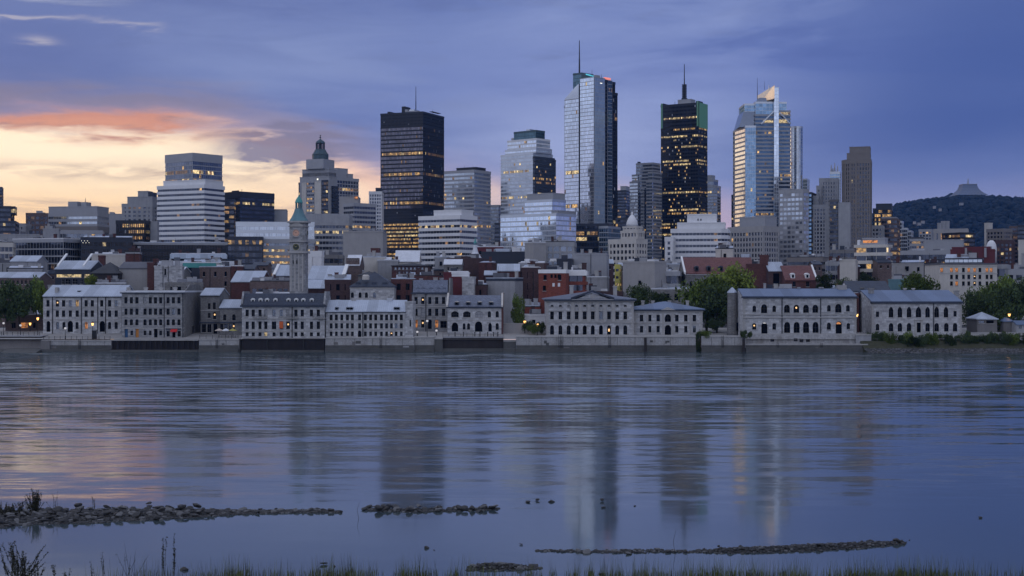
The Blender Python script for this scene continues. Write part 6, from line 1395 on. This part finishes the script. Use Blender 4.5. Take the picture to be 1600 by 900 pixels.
for px, py, r_ in ((cB(470)[0], 476.5, 7), (cB(1050)[0], 476.5, 7)):
    k_ = MB(); n = 12
    for i in range(n):
        t0, t1 = math.pi * i / n, math.pi * (i + 1) / n; R0, R1 = r_ * b.k, (r_ + 1.3) * b.k; cx, cz = b.x(px), b.z(py + 3)
        k_.yprism([(cx + R0 * math.cos(t0), cz + R0 * math.sin(t0)), (cx + R0 * math.cos(t1), cz + R0 * math.sin(t1)), (cx + R1 * math.cos(t1), cz + R1 * math.sin(t1)), (cx + R1 * math.cos(t0), cz + R1 * math.sin(t0))], -.14, .02)
    k_.build('hood_mould', 'stone_trim', b.o)
mb = MB(); x, w_ = b.x(cB(1053)[0]), 3.4 * b.k; z = b.z(506.5); mb.yprism([(x - w_, z), (x + w_, z), (x + w_ * .8, z + 2.2 * b.k), (x, z + 3.6 * b.k), (x - w_ * .8, z + 2.2 * b.k)], .22, .28); mb.build('fanlight', 'lit_orange', b.o)
mb = MB(); x = b.x(cB(475)[0]); z = b.z(505.5); mb.box(x - .5, x + .5, .22, .28, z, z + .8); mb.build('fanlight', 'lamp_white', b.o)
for px, yt, wd in ((1213, 451, 5), (1248, 448.5, 4), (1283, 448.5, 6), (1313, 452.5, 5)): b.chimney(px, yt, wd, .5, 'stone')
mb = MB(); mb.box(wx(1313, 421) - b.X0 - 1.2, wx(1313, 421) - b.X0 + 1.2, 7, 10, b.zr - 1, b.zr + 1.5); mb.build('roof_hatch', 'beige', b.o)
# pointed window building
w = [(c8(288)[0], 491, 5, 8.4, 'r')] + [(x, 487.4, 7.2, 17, 'p') for x in c8(407, 485, 565, 728, 808, 890)] + [(c8(648)[0], 487.4, 8.6, 17, 'p'), (c8(970)[0], 490.2, 5, 8.6, 'r')]
w += [(c8(288)[0], 511, 5.4, 10.6, 'a')] + [(x, 511.3, 7, 13.2, 'a') for x in c8(407, 485, 565, 728, 808, 893, 970)] + [(c8(650)[0], 511.8, 10, 15.4, 'r', 'glass_black', 'door')]
b = House('stone hall with tall pointed windows and a blue grey roof at the right', 1362, 1502.5, 420, 26, 472.3, 455.5, w, wall='stone_pale', roof='roof_blue', zbase=3.2)
b.course(472.8, .6, .45, 'slate', 'gutter'); b.pipe(c8(780)[0]); b.quoins()
x0, x1 = b.x(c8(608)[0]), b.x(c8(690)[0])
mb = MB(); mb.box(x0, x1, -.35, .0, b.z(500.6), b.z(499)); mb.box(x0 + .2, x0 + .8, -.2, 0, .5, b.z(500.6)); mb.box(x1 - .8, x1 - .2, -.2, 0, .5, b.z(500.6)); mb.build('door_surround', 'stone_trim', b.o)
mb = MB(); mb.box(x0 + .2, x1 - .2, -1.2, -.01, 0, .75); mb.build('door_step', 'stone_trim', b.o)
b.chimney(1361, 450, 8, .35, 'stone'); b.chimney(1494.5, 454, 7, .5, 'stone')
for px in (1414, 1427): b.chimney(px, 450, 4, .5, 'stone_trim')
hs = House('low house with a dark blue roof behind the stone hall with pointed windows', 1327, 1392, 446, 14, 456, 441, [], wall='white_panel', roof='slate', name='stone_house'); hs.chimney(1347, 449, 5, .1, 'stone_dark')
T('teal panelled shed right of the low house with a dark blue roof', 1388, 1428, 1429, 436, 480, plain('copper', 'roof_metal'), depth=10, name='shed')
T('dark red infill wall in the alley left of the stone hall', 1336, 1342, 1343, 458, 432, plain('brick_red'), depth=12, name='brick_house')
# pavilion at the right
b = House('small pavilion with a pale blue hipped roof under the right trees', 1527, 1558, 424, 10, 499.5, 489, [(1534, 503, 9, 4, 'r', 'glass_mid'), (1547, 503, 12, 5, 'r', 'glass_black')], wall='concrete_dark', roof='roof_metal', rt='hip', name='pavilion', zbase=3.8, bars=False)
b = House('small kiosk with a pointed blue grey roof right of the pavilion', 1568, 1582, 428, 6, 503, 496, [], wall='concrete_dark', roof='roof_blue', rt='hip', name='kiosk', zbase=3.8)
b = House('low grey shelter cut by the right edge of the view', 1588, 1630, 424, 6, 508, 503, grid((1594, 1604), (511,), 5, 5, 'r', 'glass_mid'), wall='concrete', roof='roof_blue', name='shelter', zbase=3.8)
r = thing('garden_wall', 'long low pale wall in front of the pavilion at the right', 'wall', (wx(1507, 416), 416, 3.6)); mb = MB(); mb.box(0, 26, 0, .5, 0, 1.6); mb.build('wall', 'stone_trim', r); mb = MB(); mb.box(-.1, 26.1, -.1, .6, 1.6, 1.78); mb.build('coping', 'stone_trim', r)
r = thing('garden_wall', 'low retaining wall left of the pedimented building', 'wall', (wx(787, 427), 427, 4.4)); mb = MB(); mb.box(0, 12, 0, .6, 0, 3.2); mb.build('wall', 'beige', r); mb = MB(); mb.box(-.1, 12.1, -.1, .7, 3.2, 3.4); mb.build('coping', 'stone_trim', r)

# ---------------------------------------------------------------- lamps, railings, terrace
def lamp(label, px, py, Y, kind, base=None):
    zb = gz(Y) if base is None else base; z = wz(py, Y) - zb
    o = thing('street_lamp', label, 'street lamp', (wx(px, Y), Y, zb)); mb = MB(); mb.rod((0, 0, 0), (0, 0, .9), .16, .11); mb.rod((0, 0, .9), (0, 0, z - .25), .09, .06); mb.build('post', 'iron', o)
    if kind == 'globe':
        mb = MB(); mb.loft(0, 0, [(.14, z - .3), (.33, z - .12), (.36, z + .05), (.2, z + .28)], 8); mb.build('globe', 'lamp_white', o)  # faint glow given to every globe, unlit ones too
    else:
        mb = MB(); mb.loft(0, 0, [(.22, z - .42), (.4, z + .32)], 6); mb.build('lantern_glass', 'lamp_glow', o); mb = MB(); mb.loft(0, 0, [(.5, z + .32), (.42, z + .45), (.1, z + .8)], 6); mb.build('lantern_cap', 'iron', o)
    return o
lamp('unlit white globe lamp at the far left of the promenade', 5.5, 505, 420, 'globe'); lamp('unlit small globe lamp second from the far left of the promenade', 32, 508.5, 418, 'globe')
lamp('orange lit street lamp below the left trees', 59, 498, 418, 'lantern'); lamp('unlit pale globe lamp before the arched doors of the long stone row', 102, 513, 409.6, 'globe'); lamp('lit yellow lantern on a dark post before the long stone row', 144.6, 506.5, 409.5, 'lantern')
lamp('orange lit garden lamp beside the narrow tree', 820, 503, 426, 'lantern'); lamp('small lit garden lamp close to the pedimented building', 839.5, 507.5, 421, 'lantern'); lamp('orange lamp in the alley left of the stone hall', 1339, 492.5, 416, 'lantern')
lamp('white globe lamp on the promenade before the stone mansard house', 682, 516.5, 420, 'globe'); lamp('low white globe lamp left on the promenade before the stone mansard house', 652, 518.5, 418, 'globe'); lamp('tall dark lamp post before the downpipe of the stone mansard house', 667.5, 501.5, 411, 'globe')
lamp('red orange lamp among the trees at the right edge', 1577, 492, 430, 'lantern'); lamp('orange lamp by the cafe behind the left trees', 47, 506, 440, 'lantern')
def railing(label, p0, p1, py, Y, h=1.1, step=1.6):
    x0, x1 = wx(p0, Y), wx(p1, Y); z = wz(py, Y); o = thing('railing', label, 'railing', (x0, Y, z)); n = max(2, int((x1 - x0) / step)); me = None
    for i in range(n + 1):
        if me is None: mb = MB(); mb.box(-.05, .05, -.05, .05, 0, h); me = mb.mesh('post', ['iron'])
        link('post', me, o, None, (i * (x1 - x0) / n, 0, 0))
    for zz in (h - .05, h * .55, h * .15):
        mb = MB(); mb.box(.03, x1 - x0 - .03, -.025, .025, zz - .03, zz + .03); mb.build('rail', 'iron', o)
railing('dark iron railing on the promenade before the long stone row', 68, 172, 531, 409.2); railing('iron railing along the terrace with parasols', 312, 372, 529.3, 408.6); railing('iron railing above the dark timber quay wall', 692, 786, 526.2, 411); railing('iron railing at the far left promenade', -40, 62, 524.3, 414.5)
for i, px in enumerate((711, 724, 742, 750, 762, 771, 778)):
    Y = 412.2; o = thing('bollard', 'short dark post standing before the arched stone warehouse', 'bollard', (wx(px, Y), Y, gz(Y)), 0, 'posts before the arched warehouse'); mb = MB(); mb.rod((0, 0, 0), (0, 0, 1.6), .14, .12, 8); mb.build('post', 'iron', o); mb = MB(); mb.loft(0, 0, [(.18, 1.6), (.2, 1.72), (.08, 1.85)], 8); mb.build('cap', 'iron', o)
for i, (px, mt, lb) in enumerate(((342.5, 'tan_cloth', 'red and tan open parasol on the terrace'), (353, 'white_cloth', 'white open parasol on the terrace'), (364, 'gilt', 'yellow parasol at the right end of the terrace'))):
    Y = 414; o = thing('parasol', lb, 'parasol', (wx(px, Y), Y, gz(Y))); mb = MB(); mb.rod((0, 0, 0), (0, 0, 2.5), .05); mb.build('pole', 'iron', o); mb = MB(); mb.loft(0, 0, [(1.35, 2.0), (1.3, 2.08), (.1, 2.65)], 8); mb.build('canopy', mt, o)
    mb = MB(); mb.rod((0, 0, .0), (0, 0, .06), .35, n=8); mb.build('base', 'concrete', o)
    t_ = thing('cafe_table', ['round cafe table under the red and tan parasol', 'round cafe table under the white parasol', 'round cafe table under the yellow parasol'][i], 'table', (wx(px, Y) + .9, Y - .8, gz(Y))); mb = MB(); mb.rod((0, 0, .72), (0, 0, .76), .45, n=10); mb.build('tabletop', 'white_paint', t_); mb = MB(); mb.rod((0, 0, 0), (0, 0, .72), .05); mb.build('leg', 'iron', t_)
r = thing('container', 'dark metal bin standing by the lit yellow lantern', 'bin', (wx(147.5, 410), 410, gz(410))); mb = MB(); mb.box(-.6, .6, -.4, .4, 0, 2.4); mb.build('body', 'iron', r); mb = MB(); mb.box(-.65, .65, -.45, .45, 2.4, 2.5); mb.build('lid', 'dark_panel', r)

# ---------------------------------------------------------------- stones in the shallows
def gy(py, z=0.0): return (H - z) * K / (py - HY)
R3 = random.Random(5)
def rockmesh(seed):
    bm_v = []; R_ = random.Random(seed); mb = MB()
    import bmesh
    bm = bmesh.new(); bmesh.ops.create_icosphere(bm, subdivisions=2, radius=1.0)
    sx, sy, sz = R_.uniform(.8, 1.25), R_.uniform(.75, 1.1), R_.uniform(.38, .66)
    cuts = [(Vector((R_.gauss(0, 1), R_.gauss(0, 1), R_.gauss(.3, 1))).normalized(), R_.uniform(.38, .8)) for _ in range(9)]
    for vtx in bm.verts:
        p = vtx.co.copy()
        for n, d in cuts:
            e = p.dot(n) - d
            if e > 0: p -= n * e
        p *= 1 + .14 * mnoise.noise(p * 1.7 + Vector((seed * 3.1, 0, 0)))
        vtx.co = Vector((p.x * sx, p.y * sy, p.z * sz))
    me = bpy.data.meshes.new('rock'); bm.to_mesh(me); bm.free(); return me
RM = []
for i in range(10):
    for mt in ('rock', 'rock', 'rock_pale'):
        me = rockmesh(i); me.materials.append(M[mt]); RM.append(me)
def rock(px, py, wpx, label, group=None, lift=0.15, pale=None, base=0.0):
    Y = gy(py); r = wpx * Y / K / 2; me = R3.choice(RM) if pale is None else RM[R3.randrange(10) * 3 + (2 if pale else 0)]
    o = link('rock', me, None, None, (wx(px, Y), Y, base + r * lift)); o.scale = (r, r * R3.uniform(.7, 1.0), r * R3.uniform(.7, 1.05)); o.rotation_euler = (R3.uniform(-.3, .3), R3.uniform(-.3, .3), R3.uniform(0, 6.28))
    tag(o, label, 'rock', group); return o
def band(tab, x):
    for (a, u0, l0), (b, u1, l1) in zip(tab, tab[1:]):
        if x <= b: f = max(0, (x - a) / (b - a)); return u0 + (u1 - u0) * f, l0 + (l1 - l0) * f
    return tab[-1][1:]
SPL = [(-160, 800, 836), (0, 798, 825), (60, 797, 820), (140, 796, 818), (260, 795.5, 812), (340, 797, 806), (400, 798, 803), (470, 797, 801), (500, 798.5, 801), (533, 799.5, 801)]
SPC = [(566, 794, 797), (590, 795, 799), (640, 795, 801), (700, 795, 799.5), (750, 795, 798), (779, 794, 795.5)]
SPR = [(838, 859.5, 861.5), (920, 860, 864), (1000, 859, 864.5), (1055, 860, 863), (1085, 861, 864), (1140, 856, 866), (1200, 854, 865), (1260, 851, 863), (1330, 848, 859), (1390, 846, 854), (1416, 846, 850)]
SPB = [(727, 886, 892), (760, 880, 893), (800, 881, 892), (830, 885, 890), (847, 887, 889)]

def mh(tab, px, f, h):
    u, l = band(tab, px); e = min(1.0, (px - tab[0][0]) / 25 + .15, (tab[-1][0] - px) / 25 + .05)
    return h * math.sin(math.pi * min(1, max(0, f))) ** .8 * min(1, (l - u) / 12) * max(0, e) - .13
def mound(name, tab, h):
    mb = MB(); k = []; n = 150; a0, a1 = tab[0][0], tab[-1][0]
    for i in range(n + 1):
        px = a0 + (a1 - a0) * i / n; u, l = band(tab, px); row = []
        for j in range(9):
            f = j / 8; Y = gy(l + (u - l) * f); row.append(len(mb.v)); mb.v.append((wx(px, Y), Y, mh(tab, px, f, h) + (R3.uniform(-.08, .06) if 0 < j < 8 else -.05)))
        k.append(row)
    for i in range(n):
        for j in range(8): mb.f.append((k[i][j], k[i + 1][j], k[i + 1][j + 1], k[i][j + 1])); mb.m.append(0)
    mb.build(name, 'gravel')['kind'] = 'structure'
HB = {id(SPL): .3, id(SPC): .22, id(SPR): .3, id(SPB): .3}
for q in (SPL, SPC, SPR, SPB): mound('gravel_bar', q, HB[id(q)])
def pile(tab, n, a0, a1, w0, w1, label, group, lift=(.1, .6)):
    for i in range(n):
        px = R3.uniform(a0, a1); u, l = band(tab, px); f = R3.random(); py = l + (u - l) * f
        rock(px, py, R3.uniform(w0, w1) * (.75 + .4 * R3.random()), label, group, R3.uniform(*lift) * .6, None, max(0, mh(tab, px, f, HB[id(tab)])))
pile(SPL, 132, 0, 335, 10, 20, 'dark wet rock heaped on the long stone bar at the left', 'rocks of the long left bar', (.3, 1.35)); pile(SPL, 42, 325, 532, 8, 15, 'dark rock at the thin right tail of the long left bar', 'rocks of the tail of the left bar', (.35, 1.0))
pile(SPC, 46, 570, 776, 10, 18, 'dark rock of the short bar in the middle of the shallows', 'rocks of the middle bar', (.3, 1.2)); pile(SPR, 60, 900, 1414, 7, 13, 'small flat rock of the long low bar at the right', 'rocks of the right bar', (.3, .8)); pile(SPB, 16, 735, 842, 8, 16, 'flat rock of the small bar at the bottom middle', 'rocks of the bottom bar', (.0, .3))
for px, py, w, lb, lf in ((232, 796.5, 13, 'tall dark rock standing highest on the back of the long left bar', 1.6), (122, 799, 15, 'large rounded rock near the middle of the long left bar', 1.3), (569.5, 797, 11, 'dark pointed rock at the left tip of the middle bar', .5), (748, 800, 17, 'big flat dark rock at the lower right of the middle bar', .2), (655, 796, 15, 'pale flat topped rock in the middle bar', .8), (775, 796, 10, 'last small rock off the right tip of the middle bar', .2),
    (1403, 849, 20, 'large black angular rock at the right tip of the long right bar', .5), (1123, 857, 9, 'rounded dark rock at the left of the thick part of the right bar', .9), (916, 864, 18, 'pale flat slab in the low left part of the right bar', .2), (983, 866, 13, 'pale slab at the lower edge of the right bar, below its middle', .2), (789, 884, 26, 'broad pale boulder in the small bottom bar', .25), (811, 890, 18, 'second pale boulder right in the small bottom bar', .2),
    (824.5, 785, 11, 'leftmost lone rock of the three right of the middle bar', .3), (839, 782.5, 9, 'middle lone rock of the three right of the middle bar', .5), (862, 784.5, 14, 'rightmost lone rock of the three right of the middle bar', .2), (940.5, 783.5, 9, 'round lone rock standing in open water right of the three', .7), (942, 793.5, 11, 'low lone rock just nearer than the round lone rock', .2),
    (666, 856.5, 11, 'lone rock low in the shallows below the middle bar', .3), (678, 860, 4, 'tiny rock beside the lone rock below the middle bar', .3), (814.5, 851.5, 8, 'lone dark rock left of the long right bar', .4), (1531.5, 809.5, 8, 'lone dark rock in open water at the right', .3), (992, 791, 5, 'tiny dark rock in open water right of the low lone rock', .3), (506, 882.5, 12, 'dark rock among the reeds left of the bottom middle', .5), (523, 885.5, 9, 'flat dark rock right of the rock among the reeds', .2), (940, 897, 12, 'flat rock half under water among the reeds right of the bottom bar', .1), (288, 891, 20, 'dark flat rock at the foot of the tall weeds at the left', .2), (497, 799, 9, 'squat dark rock near the end of the left bar tail', .9), (1421, 844, 4, 'tiny rock off the right tip of the long right bar', .2)):
    rock(px, py, w, lb, None, lf, pale='pale' in lb)
mb = MB()
for tab, n, a0, a1, r0, r1 in ((SPL, 2800, -150, 533, .1, .3), (SPC, 700, 567, 779, .06, .2), (SPR, 1500, 838, 1416, .04, .15), (SPB, 420, 727, 847, .04, .14)):
    for i in range(n):
        px = R3.uniform(a0, a1); u, l = band(tab, px); f = R3.random(); Y = gy(l + (u - l) * f); pebble(mb, wx(px, Y), Y, max(-.02, mh(tab, px, f, HB[id(tab)])) + R3.uniform(-.02, .08), R3.uniform(r0, r1), 1 if R3.random() < .12 else 0)
o = mb.build('stones', ['rock', 'rock_pale'], None, 'stuff'); o['label'] = 'small stones filling the gravel bars'

# ---------------------------------------------------------------- near bank and reeds
mb = MB(); k = []
n = 80
for i in range(n + 1):
    x = -60 + i * 1.5; row = []
    for j, (y, z) in enumerate(((70, .6), (84, .35), (88.5, .12), (90.6, -.15))): row.append(len(mb.v)); mb.v.append((x, y + (mnoise.noise(Vector((x * .25, 0, 0))) * 1.3 if j > 1 else 0), z))
    k.append(row)
for i in range(n):
    for j in range(3): mb.f.append((k[i][j], k[i + 1][j], k[i + 1][j + 1], k[i][j + 1])); mb.m.append(0)
o = mb.build('near_bank', 'bank'); o['kind'] = 'structure'
def blade(mb, x, y, z, h, w, mi=0):
    a = R3.uniform(0, 6.28); lx, ly = R3.gauss(0, .09) * h, R3.gauss(0, .09) * h; dx_, dy_ = math.cos(a) * w, math.sin(a) * w * .3; k = len(mb.v)
    mb.v += [(x - dx_, y - dy_, z), (x + dx_, y + dy_, z), (x + dx_ * .7 + lx * .4, y + ly * .4, z + h * .55), (x - dx_ * .7 + lx * .4, y + ly * .4, z + h * .55), (x + lx, y + ly, z + h)]
    mb.f += [(k, k + 1, k + 2, k + 3), (k + 3, k + 2, k + 4)]; mb.m += [mi, mi]
mb = MB()
for i in range(21000):
    x = R3.uniform(-38, 38); px = 800 + x * K / 89
    q = mnoise.noise(Vector((x * .55, 3.3, 0))) * .6 + mnoise.noise(Vector((x * 2.1, 9, 0))) * .5
    den = max(0.0, .32 + q) * (1.0 if px > 290 else .12 if px < 200 else .35) * (1.1 if px > 380 else 1) * (.35 if 715 < px < 860 else 1)
    if R3.random() > den: continue
    y = R3.uniform(87.6, 91.2); tall = R3.random() < .3
    h = R3.uniform(.9, 2.0) * (.8 + q * .5) if tall else R3.uniform(.3, .75) * (1 + q * .5)
    blade(mb, x, y, -.05, max(.15, h + (90 - y) * .1), .009 if tall else .017, 1 if R3.random() < .35 else 0)
o = mb.build('reeds', ['reed', 'reed_dark'], None, 'stuff'); o['label'] = 'thin reeds and grass along the near water edge'
def weed(label, px, top, base, n, leafy, spread=.12, mt='reed_dark', group=None):
    Y = gy(base) if base < 900 else 89.0; z0 = 0.0 if base < 900 else wz(base, 89.0)
    o = thing('weed', label, 'weed', (wx(px, Y), Y, max(z0, -.3))); h0 = wz(top, Y) - max(z0, -.3); st, lf = MB(), MB()
    for i in range(n):
        a = R3.uniform(-1, 1); h = h0 * (1 if i == 0 else R3.uniform(.5, .98)); bx = R3.gauss(0, spread * .35); tx = bx + R3.gauss(0, spread); by = R3.gauss(0, spread * .5)
        st.rod((bx, by, 0), (bx * .4 + tx * .6, by, h * .6), .014, .01, 4); st.rod((bx * .4 + tx * .6, by, h * .6), (tx, by, h), .01, .004, 4)
        for j in range(leafy):
            f = R3.uniform(.25, 1); x, z = bx + (tx - bx) * f, h * f; s_ = R3.uniform(.035, .085); u = Vector((R3.gauss(0, 1), R3.gauss(0, 1), R3.uniform(.2, 1))).normalized() * s_ * 1.6; w = u.orthogonal().normalized() * s_ * .6; c_ = Vector((x + R3.gauss(0, .03), by + R3.gauss(0, .03), z))
            lf.poly([tuple(c_ - w), tuple(c_ + u * .5 + w * .2), tuple(c_ + u), tuple(c_ - u * .1 + w)])
    st.build('stem', mt, o, None); lf.build('leaves', mt, o, 'stuff')
    return o
weed('leafy bush at the bottom left corner', 30, 846, 925, 36, 80, .8); weed('low leafy weed right of the corner bush', 58, 880, 925, 6, 40, .35)
weed('tall seeding weed pair, the right and tallest of the stalks at the left', 272, 833, 900, 4, 45, .1); weed('tall seeding stalk just left of the tallest pair', 256, 838, 900, 4, 40, .12)
weed('bare branching stalks left of the tall seeding weeds', 200, 846, 905, 7, 3, .5); weed('thin bent weed with small leaves in the left shallows', 163, 862, 905, 4, 12, .25); weed('short leafy weed between the corner bush and the thin stalks', 85, 881, 905, 3, 25, .15); weed('small leafy stalk at the bottom left', 106, 888, 908, 3, 18, .12); weed('thin upright stalk right of the small leafy stalk', 143, 876, 908, 3, 8, .08)
weed('dark bush on the left end of the long stone bar', 54, 763, 805, 44, 50, .36); weed('leafy growth at the very left of the stone bar', 8, 782, 808, 20, 45, .9); weed('low weed between the growth and the dark bush on the stone bar', 30, 782, 806, 18, 40, .6); weed('sparse stalks right of the dark bush on the stone bar', 88, 768, 803, 6, 8, .45); weed('small pair of weeds on the back of the stone bar', 148, 776, 800, 4, 14, .25)
for px, y0, y1, lb in ((1053, 822, 878, 'thin bent twig standing in the water at the left of the thick right bar'), (559, 780, 822, 'thin curved twig in the gap between the left and middle bars')):
    Y = gy(y1 - 12); o = thing('twig', lb, 'twig', (wx(px, Y), Y, -.1)); hh = wz(y0, Y); mb = MB(); mb.rod((.1, 0, 0), (-.05, 0, hh * .5), .018, .015, 4); mb.rod((-.05, 0, hh * .5), (.18, 0, hh), .015, .006, 4); mb.build('stem', 'timber', o)

# ---------------------------------------------------------------- the air between
hz_m = bpy.data.materials.new('haze'); hz_m.use_nodes = True; t = hz_m.node_tree; t.nodes.clear()
pv = t.nodes.new('ShaderNodeVolumePrincipled'); pv.inputs['Color'].default_value = (0.12, 0.38, 1.0, 1); pv.inputs['Density'].default_value = 0.00004; pv.inputs['Anisotropy'].default_value = 0.0
ou = t.nodes.new('ShaderNodeOutputMaterial'); t.links.new(pv.outputs[0], ou.inputs['Volume'])
mb = MB(); mb.box(-4700, 4700, -400, 4800, -1.8, 330)
hz = mb.build('haze', [], None, 'stuff'); hz.data.materials.append(hz_m); hz['label'] = 'thin blue evening haze over the town'
